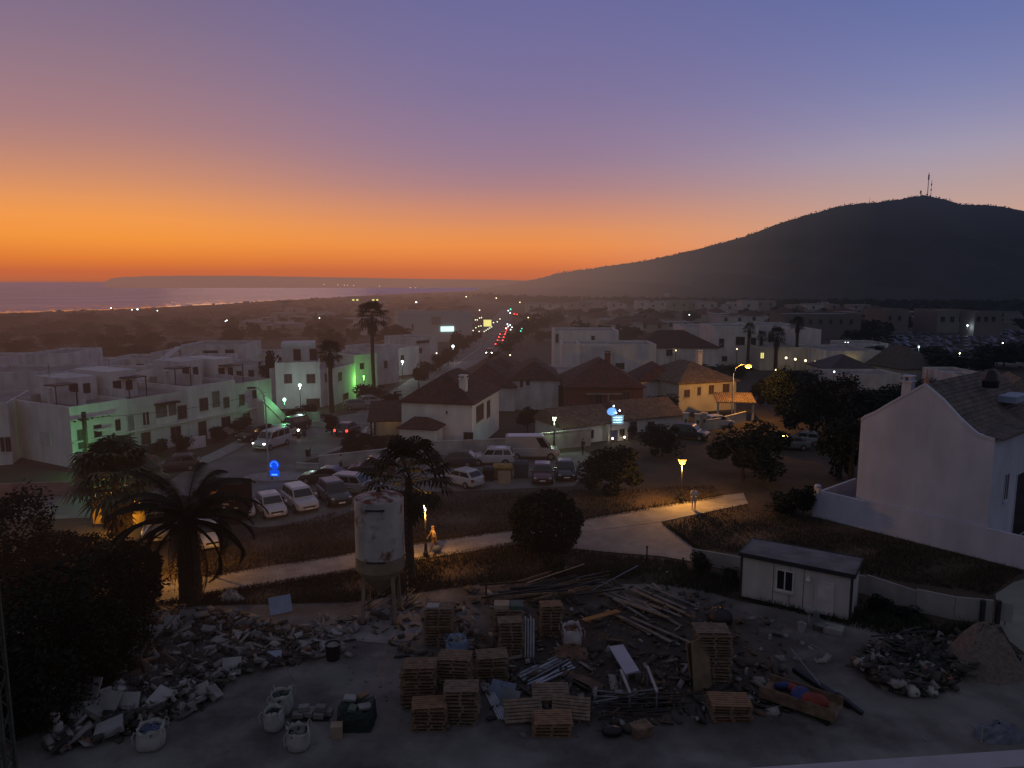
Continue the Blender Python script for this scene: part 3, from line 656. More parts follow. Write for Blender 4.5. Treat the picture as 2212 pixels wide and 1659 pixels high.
M7 = frontal('large pale building carrying a lit white sign along the street', 862, 1020, 740, 676, 16, FARWALL, ((890, 893, 700, 712), (933, 951, 685, 700, dict(pane=FARWALL2))), yb2=737, name='apartment_building', cat='building')
o = MB(); a0, z0_ = M7.on(952, 716); a1, z1_ = M7.on(980, 705); M7.slab(o, a0, a1, z0_, z1_, 0.3, -0.05, 'front')
tag(o.build('lit_sign', E_SIGN, None), 'white glowing rectangular sign on the large pale building', 'sign'); sg = COL.objects['lit_sign']; sg.matrix_world = Matrix.Translation(M7.e.location) @ Matrix.Rotation(M7.rz, 4, 'Z')
M8 = frontal('long low pale building near the shore with a row of yellow lights', 746, 832, 662, 641, 12, FARWALL2, name='hotel', cat='building')
for k in range(9): M8.part('window', MB().box(M8.Lx*(0.08+0.1*k), M8.Lx*(0.08+0.1*k)+1.4, -0.1, -0.02, 4.0, 5.0), E_YEL if k in (1, 2, 6, 7) else PANE)

# --- white house with red roof by the crossing -----------------------------------------
A, B = G(869, 966), G(1020, 974)
H1 = Bld('house', 'white house with a dark red hipped roof and white chimney by the crossing', A, B, 11.5, ytop=869, roof='hip', rise=2.9, eave=0.3, wall=mat('bright_render', (0.58, 0.57, 0.56), rough=0.9, var=0.07, scale=0.5, streak=0.18))
H1.pw(964, 966.5, 888, 893, mull=0); H1.pw(1018, 1022, 960, 963, mull=0)
H1.pw(1047, 1072, 876, 912, face='right', pane=WHITE2, frame=WHITE2) if False else None
H1.win(1.7, 4.4, 2.7, 4.3, face='right', pane=SHUT); H1.win(6.0, 7.2, 2.4, 4.2, face='right', pane=SHUT)
for xx in (935.0, 1003.0): H1.pw(xx, xx+18, 935, 958, kind='window', pane=PANE)
c0 = H1.on(971, 860); H1.chimney(c0[0]+0.9, 2.0, H1.h+0.3, H1.h+2.4, 0.75)
H1.pw(890, 893, 932, 937, mull=0)
an = Bld('porch', 'small white annex with its own pyramid red roof at the house by the crossing', G(872, 968)+Vector((0, -2.6, 0)), G(946, 972)+Vector((0, -2.6, 0)), 2.5, ytop=926, roof='hip', rise=1.1, eave=0.25, cat='annex')
cp = thing('carport', 'dark red roofed carport lit warm inside, left of the white house', 'carport', (*G(805, 955).xy, 0), 0.1)
mb = MB(); mb.add([(-0.4, -1.5, 2.5), (4.1, -1.5, 2.5), (4.1, 3.5, 3.9), (-0.4, 3.5, 3.9), (-0.4, -1.5, 2.64), (4.1, -1.5, 2.64), (4.1, 3.5, 4.04), (-0.4, 3.5, 4.04)], [(3, 2, 1, 0), (4, 5, 6, 7), (0, 1, 5, 4), (1, 2, 6, 5), (2, 3, 7, 6), (3, 0, 4, 7)]); mb.build('roof', ROOF_R, cp)
for x in (0, 3.8):
    for y in (-1.2, 3.2): MB().box(x-.1, x+.1, y-.1, y+.1, 0, 2.6+(y > 0)*1.2).build('post', DOORM, cp)
MB().box(0, 3.8, 3.3, 3.4, 0, 3.7).build('back_wall', CREAM, cp)
MB().ball((1.9, 2.6, 2.7), 0.08).build('bulb', E_WARM, cp); lamp_light(cp, (1.9, 2.3, 2.5), (1.0, 0.55, 0.18), 14)

def wall_run(name, label, pts, h, m, th=0.2, cat='wall', cap=True):
    mb = MB(); cm = MB(); P = [Vector(p) if isinstance(p, Vector) else G(*p) for p in pts]
    o0 = P[0]; e = thing(name, label, cat, (o0.x, o0.y, 0))
    for i in range(len(P)-1):
        a, b = P[i]-o0, P[i+1]-o0; hh = h[i] if isinstance(h, (list, tuple)) else h
        mb.bar((a.x, a.y, hh/2), (b.x, b.y, hh/2), th, hh)
        if cap: cm.bar((a.x, a.y, hh+0.035), (b.x, b.y, hh+0.035), th+0.1, 0.07)
    mb.build('wall_face', m, e)
    if cap: cm.build('coping', m, e)
    return e
wall_run('boundary_wall', 'long low white boundary wall behind the parked cars', [(640, 1012), (690, 1014), (832, 998), (905, 990), (1100, 981), (1275, 962)], [0.5, 1.25, 1.3, 1.6, 1.8], mat('yard_wall', (0.36, 0.35, 0.34), streak=0.3, scale=0.6), 0.22)

# --- houses behind it -------------------------------------------------------------------
GC = 'red roofed houses in the middle of town'
frontal('dark red roofed house stepping up behind the house by the crossing', 985, 1112, 888, 838, 13, WHITE2, roof='hip', rise=3.0, group=GC)
H3 = frontal('grey white house with two slim dark windows and a wide red roof', 1104, 1206, 885, 822, 12, WHITE2, ((1124, 1129, 817+5, 836), (1137, 1143, 815+5, 832)), roof='hip', rise=2.4, group=GC)
frontal('white house with a shallow red roof near the street trees', 1030, 1130, 850, 806, 12, WHITE2, roof='hip', rise=2.2, group=GC)
frontal('low grey house under a pale flat roof beside the brick house', 1190, 1262, 845, 800, 8, WHITE2, ((1205, 1212, 812, 824),), group=GC)
H5 = frontal('red brick house with a wide dark red hipped roof', 1222, 1388, 898, 838, 12, BRICK, ((1287, 1300, 850, 872), (1345, 1360, 846, 864, dict(pane=SHUT))), roof='hip', rise=3.4, rmat=ROOF_R)
H5.part('terrace_beam', MB().box(2.5, 7.2, -0.6, -0.45, 2.9, 3.05).box(5.4, 5.55, -0.6, -0.45, 1.2, 2.9), CONC)
H5.chimney(6.0, 5.0, H5.h+2.0, H5.h+3.9, 0.7, BRICK)
H6 = Bld('long_house', 'long low white house with a beige tiled roof facing the white van', G(1216, 962), G(1326, 950), 6.5, ytop=925, roof='gable', rise=1.7, rmat=ROOF_B, wall=WHITE, cat='house')
for q in ((1318-100, 1226, 930, 945), (1317-72, 1255, 933, 947), (1272, 1281, 930, 946)): H6.pw(*q)
H6b = Bld('long_house', 'long beige roofed house on the right of the blue lit bar sign', G(1352, 936), G(1472, 925), 7.0, ytop=908, roof='gable', rise=1.8, rmat=ROOF_B, wall=WHITE, cat='house')
H6b.pw(1362, 1374, 912, 930, kind='door', pane=DOORM); H6b.pw(1400, 1412, 912, 924)
bar = Bld('bar', 'white bar front with glowing entrance under a blue oval sign', G(1314, 955), G(1356, 950), 3.0, ytop=918, wall=WHITE, cat='bar')
bar.pw(1318, 1333, 931, 952, kind='door', pane=mat('dim_doorway', (0.05, 0.055, 0.12))); bar.pw(1339, 1348, 928, 942)
_o = bar.on(1318, 888); bx, bz = _o
mb = MB(); mb.lathe([(0.001, -0.1), (0.55, -0.1), (0.55, 0.1), (0.001, 0.1)], 24, (0, 0, 0), 0, Matrix.Rotation(R(90), 4, 'X') @ Matrix.Diagonal((1, 0.75, 1, 1)))
bs = thing('bar_sign', 'glowing blue oval sign above the bar entrance', 'sign', bar.e.matrix_world.translation, bar.rz)
bpos = bar.A + Vector((bar.dir.x*bx, bar.dir.y*bx, 0)) - Vector((bar.nrm.x, bar.nrm.y, 0))*0.3
bs.location = (bpos.x, bpos.y, bz)
mb.build('panel', E_BLUEO, bs); MB().box(-0.04, 0.04, 0.02, 0.1, -2.2, -0.4).build('pole', DSTEEL, bs)
bd = thing('bar_light_display', 'white and pale blue lit display board over the bar door', 'display', (bpos.x+0.75, bpos.y-0.05, zat(bpos, 916)))
MB().box(-0.75, 0.55, -0.05, 0.05, 0, 1.0).build('panel', mat('display_panel', (0.25, 0.36, 0.4)), bd)
for k in range(3): MB().box(-0.6, 0.4, -0.08, -0.055, 0.15+0.28*k, 0.25+0.28*k).build('light_strip', emis('pale_blue_strip', (0.5, 0.85, 1.0), 0.8), bd)
for q, zz_ in ((-0.3, 1.25), (0.1, 1.5), (-0.55, 2.0)): MB().ball((q, -0.05, zz_), 0.1).build('bulb', E_WHITE, bd)
lamp_light(bd, (0, -0.6, 0.6), (0.65, 0.85, 1.0), 25)
for i, (x, y) in enumerate([(1323, 952), (1349, 949)]):
    p = G(x, y+4); t = thing('step_lamp', ['small bright lamp on the ground left of the bar entrance', 'small bright lamp on the ground right of the bar entrance'][i], 'lamp', p)
    MB().lathe([(0.06, 0), (0.06, 0.35)], 8).build('post', DSTEEL, t); MB().ball((0, 0, 0.45), 0.13).build('globe', E_WARM, t); lamp_light(t, (0, -0.25, 0.5), (1, 0.85, 0.6), 6)
H7 = Bld('house', 'cream house lit by the tall orange lamp, arched window in its upper wall', G(1465, 893), G(1588, 884), 11, ytop=830, roof='hip', rise=2.5, rmat=ROOF_B, wall=CREAM)
for q in ((1479, 1489, 843, 857), (1507, 1513, 837, 853), (1532, 1541, 833, 850), (1562, 1574, 830, 848)): H7.pw(*q, pane=SHUT)
H7.chimney(7.5, 6.5, H7.h+1.5, H7.h+3.3, 0.7, WHITE)
frontal('white wing on the left of the cream house', 1383, 1466, 880, 824, 9, WHITE2, roof='hip', rise=2.2, rmat=ROOF_R, group=GC)
po = thing('porch', 'dark tiled porch on posts in front of the cream house', 'porch', (*G(1545, 903).xy, 0), -0.1)
mb = MB(); mb.add([(-0.3, -2, 2.3), (4.6, -2, 2.3), (4.6, 1.0, 3.1), (-0.3, 1.0, 3.1), (-0.3, -2, 2.44), (4.6, -2, 2.44), (4.6, 1.0, 3.24), (-0.3, 1.0, 3.24)], [(3, 2, 1, 0), (4, 5, 6, 7), (0, 1, 5, 4), (1, 2, 6, 5), (2, 3, 7, 6), (3, 0, 4, 7)]); mb.build('roof', ROOF_B, po)
for x in (0, 2.1, 4.3): MB().box(x-.12, x+.12, -1.8, -1.55, 0, 2.35).build('post', CREAM, po)
for i, (x, y) in enumerate([(1480, 930), (1506, 932), (1520, 930)]):
    p = G(x, y); t = thing('gate_pillar', ['left cream gate pillar in front of the cream house', 'middle cream gate pillar in front of the cream house', 'right cream gate pillar in front of the cream house'][i], 'pillar', p, -0.1)
    MB().box(-.3, .3, -.25, .25, 0, 2.0).build('shaft', CREAM, t); MB().box(-.4, .4, -.35, .35, 2.0, 2.14).build('cap', CREAM, t); MB().box(-.12, .12, -.27, -.255, 1.0, 1.4).build('plaque', DOORM, t)
wall_run('garden_wall', 'cream garden wall beside the gate pillars, lit orange', [(1522, 930), (1545, 927), (1610, 910)], 1.2, CREAM)

# --- modern white blocks ---------------------------------------------------------------
H8 = frontal('white modern house with bare block walls and a lit doorway', 1216, 1416, 822, 744, 9, WHITE, ((1262, 1266, 778, 788, dict(kind='door', pane=DOORM)), (1270, 1282, 770, 788, dict(frame=WHITE)), (1330, 1348, 785, 797)), name='modern_house')
frontal('taller white block with a slim window at the back of the modern house', 1197, 1335, 800, 714, 10, WHITE, ((1201, 1206, 722, 740), (1278, 1284, 726, 742)), name='modern_house')
frontal('white cube wing at the left front of the modern house', 1214, 1252, 826, 742, 6, WHITE, name='modern_house')
frontal('white middle cube of the modern house with a blind wall', 1252, 1322, 824, 748, 6, WHITE2, name='modern_house')
wall_run('garden_wall', 'pale garden wall under the modern white house', [(1196, 842), (1262, 848), (1378, 842)], 2.4, WHITE2)
for i, (x, y) in enumerate([(1205, 754), (1219, 758), (1238, 762), (1254, 765)]):
    p = G(x, y, 3.6); t = thing('wall_light', 'small warm wall light on the modern white house', 'light', p, 0, 'warm wall lights of the modern house'); MB().ball((0, 0, 0), 0.16).build('globe', E_WARM, t); MB().box(-.03, .03, -.02, 6, -.05, .05).build('bracket', DSTEEL, t)
    lamp_light(t, (0, -.3, -.2), (1, .8, .5), 5)
H9 = frontal('long white house under a low dark red roof with lit porch', 1371, 1550, 800, 752, 12, WHITE2, ((1440, 1452, 756, 768),), roof='hip', rise=3.2, rmat=ROOF_R, group=GC)
H10 = frontal('big white block house with dark square windows left of the palms', 1540, 1636, 790, 705, 12, WHITE, ((1554, 1563, 732, 750), (1590, 1608, 728, 745), (1622, 1632, 730, 748), (1560, 1570, 770, 780)), name='modern_house')
frontal('white wall house joined left of the big white block', 1477, 1541, 772, 706, 12, WHITE, ((1485, 1490, 726, 736),), name='modern_house')
frontal('pale flat house left of the three palms', 1622, 1720, 778, 702, 12, WHITE2, ((1660, 1672, 722, 738),), group='houses around the palms')
frontal('white square house right of the palms', 1718, 1770, 792, 712, 10, WHITE, group='houses around the palms')
H11 = frontal('long white restaurant wall with a row of warm lights under the palms', 1640, 1748, 800, 750, 12, CREAM, ((1643, 1650, 762, 774, dict(pane=E_YEL)),), group='houses around the palms')
for i, x in enumerate((1659, 1698, 1718, 1740, 1761)):
    p = G(x, 764+6*(i > 0)+i*3, 2.6); t = thing('wall_light', 'warm globe light along the restaurant wall', 'light', p, 0, 'warm globe lights under the palms'); MB().ball((0, 0, 0), 0.22).build('globe', E_WARM, t); MB().lathe([(0.04, -2.6), (0.04, -0.2)], 6).build('post', DSTEEL, t); lamp_light(t, (0, -.5, -.1), (1, .75, .4), 10)
H12 = frontal('big white hall with a glowing yellow opening in its wall', 1783, 1900, 812, 758, 14, WHITE2, ((1807, 1828, 771, 789, dict(pane=E_YEL, kind='lit_opening', mull=0)),), name='hall', cat='building')
lamp_light(H12.e, (4.5, -1.2, 3.2), (1, .7, .2), 25)
frontal('dark pyramid roofed pavilion in front of the white hall', 1790, 1892, 826, 800, 9, WHITE2, roof='hip', rise=2.4, rmat=DOORM, name='pavilion', cat='building')
frontal('low white wall house below the white hall', 1805, 1945, 842, 808, 7, WHITE2, group='houses around the palms')
frontal('white house with tall dark windows behind the white hall', 1830, 1916, 786, 742, 9, WHITE2, ((1848, 1856, 752, 764), (1868, 1880, 750, 764), (1892, 1900, 750, 764)), group='houses around the palms')
th_ = Bld('thatched_hall', 'wide dark thatched roof hall beyond the gable house', G(1950, 826), G(2042, 822), 12, h=2.2, roof='hip', rise=3.6, rmat=mat('thatch', (0.07, 0.06, 0.05), var=0.3, scale=2, bump=0.6), wall=CREAM, cat='hall')
frontal('long dim apartment block beneath the hill', 1694, 1858, 730, 678, 14, DIMW, name='apartment_building', cat='building', wins=tuple((1704+22*k, 1710+22*k, 690, 700) for k in range(7)))
frontal('square dim apartment block among dark trees beneath the hill', 1910, 1960, 725, 668, 14, DIMW, name='apartment_building', cat='building', wins=((1920, 1926, 682, 692), (1940, 1946, 682, 692)))
frontal('brown apartment block behind the car park, left one', 2022, 2100, 728, 670, 14, DIMW, name='apartment_building', cat='building', wins=tuple((2032+20*k, 2041+20*k, 684, 696) for k in range(3)))
frontal('brown apartment block behind the car park, right one', 2102, 2160, 732, 674, 14, DIMW, name='apartment_building', cat='building', wins=tuple((2110+16*k, 2118+16*k, 684, 694) for k in range(3)))
frontal('low shed with a pale roof edge behind the gable house ridge', 2050, 2120, 850, 805, 8, WHITE2, name='shed', cat='shed')
frontal('small white hut with two chimneys behind the gable house ridge', 2075, 2125, 862, 812, 6, WHITE2, name='hut', cat='hut')

# ------------------------------------------------------------------ gable house on the right, walls, cabin, silo, mast
gA, gB = G(1845, 1135), G(2126, 1206)
GH = Bld.__new__(Bld); GH.A, GH.B = gA, gB; GH.dir = (gB-gA).xy.normalized(); GH.Lx = (gB-gA).xy.length; GH.rz = math.atan2(GH.dir.y, GH.dir.x); GH.nrm = Vector((-GH.dir.y, GH.dir.x)); GH.D = 13.0
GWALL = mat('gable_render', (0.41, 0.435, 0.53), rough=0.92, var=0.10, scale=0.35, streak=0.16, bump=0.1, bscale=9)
GH.wallm = GWALL
GH.e = thing('gable_house', 'big white gable house with a curved grey tiled roof on the right', 'house', (gA.x, gA.y, 0), GH.rz)
outl = [GH.on(x, y) for x, y in ((1845, 907), (1868, 902), (1890, 893), (1915, 878), (1945, 861), (1997, 833), (2038, 868), (2075, 909), (2100, 932), (2113, 942), (2126, 949))]
outl[0] = (0.0, outl[0][1]); outl[-1] = (GH.Lx, outl[-1][1])
n = len(outl); D = GH.D
vs = [(0, 0, 0), *[(a, 0, z) for a, z in reversed(outl)][::-1], (GH.Lx, 0, 0)]
k = len(vs); vb = [(a, D, z) for a, _, z in vs]
mb = MB(); mb.add(vs+vb, [tuple(range(k-1, -1, -1)), tuple(range(k, 2*k))]+[(i, (i+1) % k, (i+1) % k+k, i+k) for i in range(k)])
mb.build('wall', GWALL, GH.e)
rf = MB()
ro = [(outl[0][0]-0.25, outl[0][1]-0.02)]+list(outl[1:-1])+[(outl[-1][0]+0.45, outl[-1][1]+0.02)]
for i in range(len(ro)-1):
    (a, z), (b, y) = ro[i], ro[i+1]
    fy = 0.03
    rf.hexa([(a, fy, z+.01), (b, fy, y+.01), (b, D+.2, y+.01), (a, D+.2, z+.01), (a, fy, z+.15), (b, fy, y+.15), (b, D+.2, y+.15), (a, D+.2, z+.15)])
rf.build('roof', ROOF_G, GH.e)
cm = MB(); 
for i in range(len(outl)-1):
    (a, z), (b, y) = outl[i], outl[i+1]; cm.hexa([(a, -.05, z-.02), (b, -.05, y-.02), (b, .24, y-.02), (a, .24, z-.02), (a, -.05, z+.17), (b, -.05, y+.17), (b, .24, y+.17), (a, .24, z+.17)])
cm.build('gable_coping', GWALL, GH.e)
(ca, cz), (cb, cz2) = GH.on(1921, 877), GH.on(1940, 824)
GH.chimney(ca+0.5, 1.6, cz-0.8, cz2-0.15, 0.62, GWALL)
pk = outl[5]; MB().lathe([(0.18, 0), (0.14, 0.3), (0.05, 0.6), (0.02, 1.0)], 8, (pk[0], 0.3, pk[1]+0.1)).build('finial', mat('clay_finial', (0.3, 0.16, 0.11)), GH.e)
GH.win(2.6, 3.3, 3.3, 5.0, face='right', pane=SHUT, frame=GWALL)
GH.win(5.0, 8.2, 0.05, 4.6, face='right', kind='arch_opening', pane=PANE, frame=GWALL)
MB().lathe([(0.5, 0), (0.55, 0.5), (0.3, 1.2), (0.001, 1.35)], 12, (GH.Lx*0.70, 6.5, outl[6][1]+0.4)).build('vent_cowl', BLACKP, GH.e)
skm = MB(); sa, sz = outl[7]; skm.box(GH.Lx*0.72, GH.Lx*0.86, 7.6, 10.5, outl[7][1]+0.4, outl[7][1]+0.85); skm.build('roof_skylight', BLUEB, GH.e)
frontal('tiled house right behind the gable house roof at the right edge', 2095, 2330, 1010, 905, 14, CREAM, roof='hip', rise=3.6, rmat=ROOF_G, yb2=1030)
wo = Vector((-GH.nrm.x, -GH.nrm.y, 0))*0.14
wall_run('boundary_wall', 'tall white boundary wall running under the gable house', [G(1765, 1115)+wo, G(1845, 1135)+wo, G(2126, 1206)+wo, G(2330, 1258)+wo], 2.05, GWALL, 0.22, cap=False)
pl = G(1765, 1115)+wo; t = thing('wall_post', 'white post with a rounded cap at the corner of the tall boundary wall', 'post', pl, GH.rz)
MB().box(-.2, .2, -.2, .2, 0, 2.25).build('shaft', GWALL, t); MB().ball((0, 0, 2.35), 0.26, sq=(1, 1, .6)).build('cap', GWALL, t)
wall_run('side_wall', 'white wall running back from the corner post to the gable house', [pl+Vector((GH.nrm.x, GH.nrm.y, 0))*0.3, pl+Vector((GH.nrm.x, GH.nrm.y, 0))*6], 1.9, GWALL, cap=False)
wall_run('low_fence_wall', 'low pale panel wall curving around the dark field behind the cabin', [(1494, 1216), (1597, 1235), (1730, 1258), (1870, 1283), (1977, 1320), (2060, 1338), (2142, 1346)], [.95, .95, 1.05, 1.15, 1.25, 1.25, 1.2], mat('hoarding', (0.27, 0.265, 0.255), streak=0.25, var=0.12), 0.1, cat='wall', cap=False)
sheet('driveway', gp([(2150, 1284), (2190, 1258), (2260, 1238), (2500, 1240), (2500, 1470), (2230, 1425), (2180, 1385), (2158, 1345)]), 0.02, mat('pale_driveway', (0.17, 0.175, 0.155), var=0.15, streak=0.0, scale=0.8))
for i, (x, y, yt) in enumerate([(2120, 1347, 1296), (2153, 1352, 1297)]):
    p = G(x, y); t = thing('gate_post', ['dark gate post at the end of the low panel wall, left one', 'dark gate post at the end of the low panel wall, beside the pale board'][i], 'post', p)
    MB().box(-.09, .09, -.09, .09, 0, zat(p, yt)).build('shaft', DSTEEL, t); MB().box(-.13, .13, -.13, .13, 0, 0.12).build('foot', CONC, t)
p = G(2170, 1352); t = thing('sign_board', 'pale blank board leaning by the dark gate post', 'board', p, -0.6); MB().box(-.3, .3, -.02, .02, 0.25, 1.25).build('panel', BOARD, t); MB().box(-.03, .03, .02, .06, 0, 1.2).build('stake', PLANK, t)

CB = Bld('site_cabin', 'white prefabricated site cabin with dark roof trim, window and door', G(1599, 1292), G(1835, 1346), 2.5, ytop=1197, parapet=0.0, wall=mat('cabin_panel', (0.36, 0.36, 0.35), rough=0.7, var=0.06, streak=0.2), rmat=CONC, cat='cabin')
for c in CB.e.children:
    if c.name.startswith('roof'): bpy.data.objects.remove(c)
X, H = CB.Lx, CB.h
CB.part('roof', MB().box(-.12, X+.12, -.12, 2.62, H+.003, H+.1), mat('cabin_roof', (0.135, 0.13, 0.135), var=0.35, scale=0.9, col2=(0.08, 0.078, 0.08)))
mb = MB(); mb.box(-.15, X+.15, -.16, -.12, H-.1, H+.14); mb.box(X+.12, X+.16, -.12, 2.62, H-.1, H+.14); mb.box(-.16, -.12, -.12, 2.62, H-.1, H+.14); mb.box(-.12, X+.12, 2.62, 2.66, H-.1, H+.14); CB.part('roof_trim', mb, DSTEEL)
for xx in (0.0, X):
    CB.part('corner_post', MB().box(xx-.06, xx+.06, -.03, 0.08, 0, H-.1), DSTEEL)
CB.part('base_rail', MB().box(0.07, X-.07, -.025, 0.0, 0.0, 0.14), DSTEEL)
WFR = mat('white_frame', (0.4, 0.4, 0.4), rough=0.6)
CB.pw(1679, 1712, 1234, 1274, frame=WFR); CB.pw(1763, 1797, 1259, 1339, kind='door', pane=WFR, frame=WHITE2)
a0, z0_ = CB.on(1747, 1252); CB.part('wall_lamp', MB().lathe([(0.03, 0.24), (0.16, 0.0), (0.001, 0.0)][::-1], 10, (a0, -.12, z0_)), WFR)
for q in (1669, 1705, 1735):
    a0, _ = CB.on(q, 1280); CB.part('panel_joint', MB().box(a0-.012, a0+.012, -.012, 0.0, 0.16, H-.12), DSTEEL)
stp = G(1800, 1366); t = tag(MB().box(-.45, .45, -.35, .35, 0, 0.32).build('door_step', CONC, bevel=.02), 'grey block step below the cabin door', 'step'); t.location = stp; t.rotation_euler.z = CB.rz

sp_ = G(825, 1332); SILO = thing('cement_silo', 'rusty white cement silo standing on four steel legs', 'silo', sp_)
zt, zs, zw, zb = zat(sp_, 1056)-0.15, zat(sp_, 1075), zat(sp_, 1196), zat(sp_, 1224); rs = 55.5*mpp(sp_)*0.93
SILOM = mat('silo_paint', (0.37, 0.345, 0.325), rough=0.75, var=0.15, scale=1.2, streak=0.3, col2=(0.15, 0.062, 0.035), c2scale=1.35, thr=(0.54, 0.66))
MB().lathe([(rs, zw), (rs, zs), (rs*0.97, zs+.03)], 40).build('tank', SILOM, SILO, smooth=False)
MB().lathe([(rs*0.985, zs+.031), (rs*0.8, zs+(zt-zs)*.45), (rs*0.4, zs+(zt-zs)*.85), (0.12, zt)], 40).build('dome', mat('silo_rust', (0.34, 0.31, 0.30), var=0.15, col2=(0.11, 0.036, 0.02), c2scale=1.5, thr=(0.42, 0.56), rough=0.85), SILO)
MB().lathe([(0.12, zt-.02), (0.12, zt+.25), (0.16, zt+.26), (0.16, zt+.3)], 12).build('vent_pipe', DSTEEL, SILO)
SB = mat('silo_skirt', (0.20, 0.155, 0.105), rough=0.8, var=0.2, streak=0.25)
MB().lathe([(rs*0.86, zb-.28), (rs*1.01, zb+.02), (rs*1.01, zw-.004)], 40).build('skirt', SB, SILO)
MB().lathe([(0.2, zb-1.5), (0.22, zb-1.35), (rs*0.84, zb-.29)], 24).build('hopper', SB, SILO)
for z in (zs-0.35, zw-0.06):
    mb = MB(); mb.box(-.48, .48, -rs-.04, -rs+.15, z, z+.08); mb.build('bracket', DSTEEL, SILO)
mb = MB()
for k in range(14): mb.box(rs+.05, rs+.15, -.2, .2, 1.2+k*.32, 1.23+k*.32)
for q in (-.2, .2): mb.box(rs+.08, rs+.12, q-.02, q+.02, 0.9, zs)
mb.build('ladder', DSTEEL, SILO)
for q in range(4):
    a = R(45+90*q); MB().bar((rs*.95*math.cos(a), rs*.95*math.sin(a), 0), (rs*.8*math.cos(a), rs*.8*math.sin(a), zb+0.1), 0.17).build('leg', SB, SILO)
    b = R(135+90*q); z_ = 0.9
    MB().bar((rs*.93*math.cos(a), rs*.93*math.sin(a), z_), (rs*.86*math.cos(b), rs*.86*math.sin(b), zb-.7), 0.06).build('brace', DSTEEL, SILO)
    MB().box(-.2, .2, -.2, .2, 0, .06, M=Matrix.Translation((rs*.95*math.cos(a), rs*.95*math.sin(a), 0))).build('foot_plate', DSTEEL, SILO)
sheet('silo_pad', [(p.x, p.y) for p in gp([(752, 1350), (790, 1318), (890, 1316), (915, 1338), (905, 1380), (845, 1392), (760, 1385), (738, 1372)])], 0.03, mat('cement_spill', (0.17, 0.165, 0.165), var=0.3, scale=1.2, col2=(0.10, 0.096, 0.094)))

mt = thing('lattice_mast', 'tall green grey lattice mast at the left edge of the picture', 'mast', (-10.95, 14.6, 0), 0.1)
LM = mat('mast_paint', (0.042, 0.052, 0.042), rough=0.7, var=0.3, scale=4)
for (x, y) in ((-.17, -.17), (.17, -.17), (.17, .17), (-.17, .17)): MB().box(x-.035, x+.035, y-.035, y+.035, 0, 13.5).build('corner_rail', LM, mt)
mb = MB()
for k in range(32):
    z = k*.42
    for (a, b) in (((-.17, -.17), (.17, -.17)), ((.17, -.17), (.17, .17)), ((.17, .17), (-.17, .17)), ((-.17, .17), (-.17, -.17))):
        p_, q_ = (a, b) if k % 2 else (b, a); mb.bar((*p_, z), (*q_, z+.42), .025)
mb.build('lacing', LM, mt)
ta, tb = G(1500, 1666.5, 12.4), G(2420, 1605, 12.4); dd = (tb-ta).normalized(); nn = Vector((dd.y, -dd.x, 0))*0.13
tw = thing('terrace_parapet', 'white terrace parapet of the viewing building in the bottom right corner', 'parapet', (ta.x, ta.y, 0), math.atan2(dd.y, dd.x))
LL = (tb-ta).length
MB().box(0, LL, -.26, 0, 12.22, 12.4).build('coping', mat('parapet_render', (0.30, 0.29, 0.32), var=0.1, scale=3, streak=0.1), tw); MB().box(0, LL, -.20, -.03, 0, 12.216).build('wall', WHITE2, tw)

# antennas on the hill top, tanks on its slope, hamlet lights
def antenna(lab, x, y0, y1, wd, Y=1690, rings=(), grp=None):
    b = AT(x, y0, Y); t_ = AT(x, y1, Y); h = t_.z-b.z
    o = thing('antenna_mast', lab, 'antenna', (b.x, b.y, b.z-6)); s_ = Y/F
    am = mat('antenna_steel', (0.10, 0.07, 0.08)); 
    MB().lathe([(wd*s_*.55, 0), (wd*s_*.4, h+6)], 6).build('mast', am, o)
    for (f, r, l) in rings: MB().lathe([(r*s_, 6+h*f), (r*s_, 6+h*(f+l))], 8).build('antenna_panel', am, o)
antenna('tallest dark antenna mast on the hill top', 2003, 428, 373, 1.7, rings=((.72, 1.5, .2), (.05, 1.6, .03)))
antenna('thinner lattice antenna right of the tallest mast', 2010, 430, 388, 1.0, rings=((.45, 1.6, .05), (.7, 1.2, .1)))
antenna('short stout antenna left of the tallest mast', 1988, 430, 411, 1.2, rings=((.6, 1.6, .35),))
antenna('tiny antenna on the left shoulder of the hill top', 1982, 431, 420, .8)
antenna('small thin antenna left of the group on the hill top', 1969, 432, 422, .7)
antenna('faint lone mast on the ridge far left of the antennas', 1878, 441, 426, .6, Y=1700)
for i, (x, y) in enumerate([(1924, 606), (1953, 602)]):
    q = AT(x, y, 800); tag(MB().lathe([(2.2, -6), (2.2, 2.0), (0.01, 3.0)], 10, q).build('water_tank', FARWALL), ['pale round tank on the dark hill slope, left one', 'pale round tank on the dark hill slope, right one'][i], 'tank')
q = AT(1440, 655, 640); wt = thing('water_tower', 'pale cylindrical water tower above the far white houses', 'tower', (q.x, q.y, 0)); MB().lathe([(2.3, 0), (2.3, zat(q, 636)), (1.6, zat(q, 634))], 14).build('tank', FARWALL, wt)
q = AT(1219, 589, 1850); t = thing('ridge_tower', 'small watch tower standing on the lower hill ridge', 'tower', (q.x, q.y, q.z-6)); MB().box(-1.6, 1.6, -1.6, 1.6, 0, 8.5).build('shaft', BARK, t); MB().box(-2.2, 2.2, -2.2, 2.2, 8.5, 10.0).build('top', BARK, t)
for x, y in hl:
    q = AT(x, y, 2250); tag(MB().ball(q, 1.25, 8, 5).build('shore_light', emis('far_warm_light', (1, .72, .45), .75)), 'tiny warm light on the far headland shore', 'light', 'lights along the far headland shore')

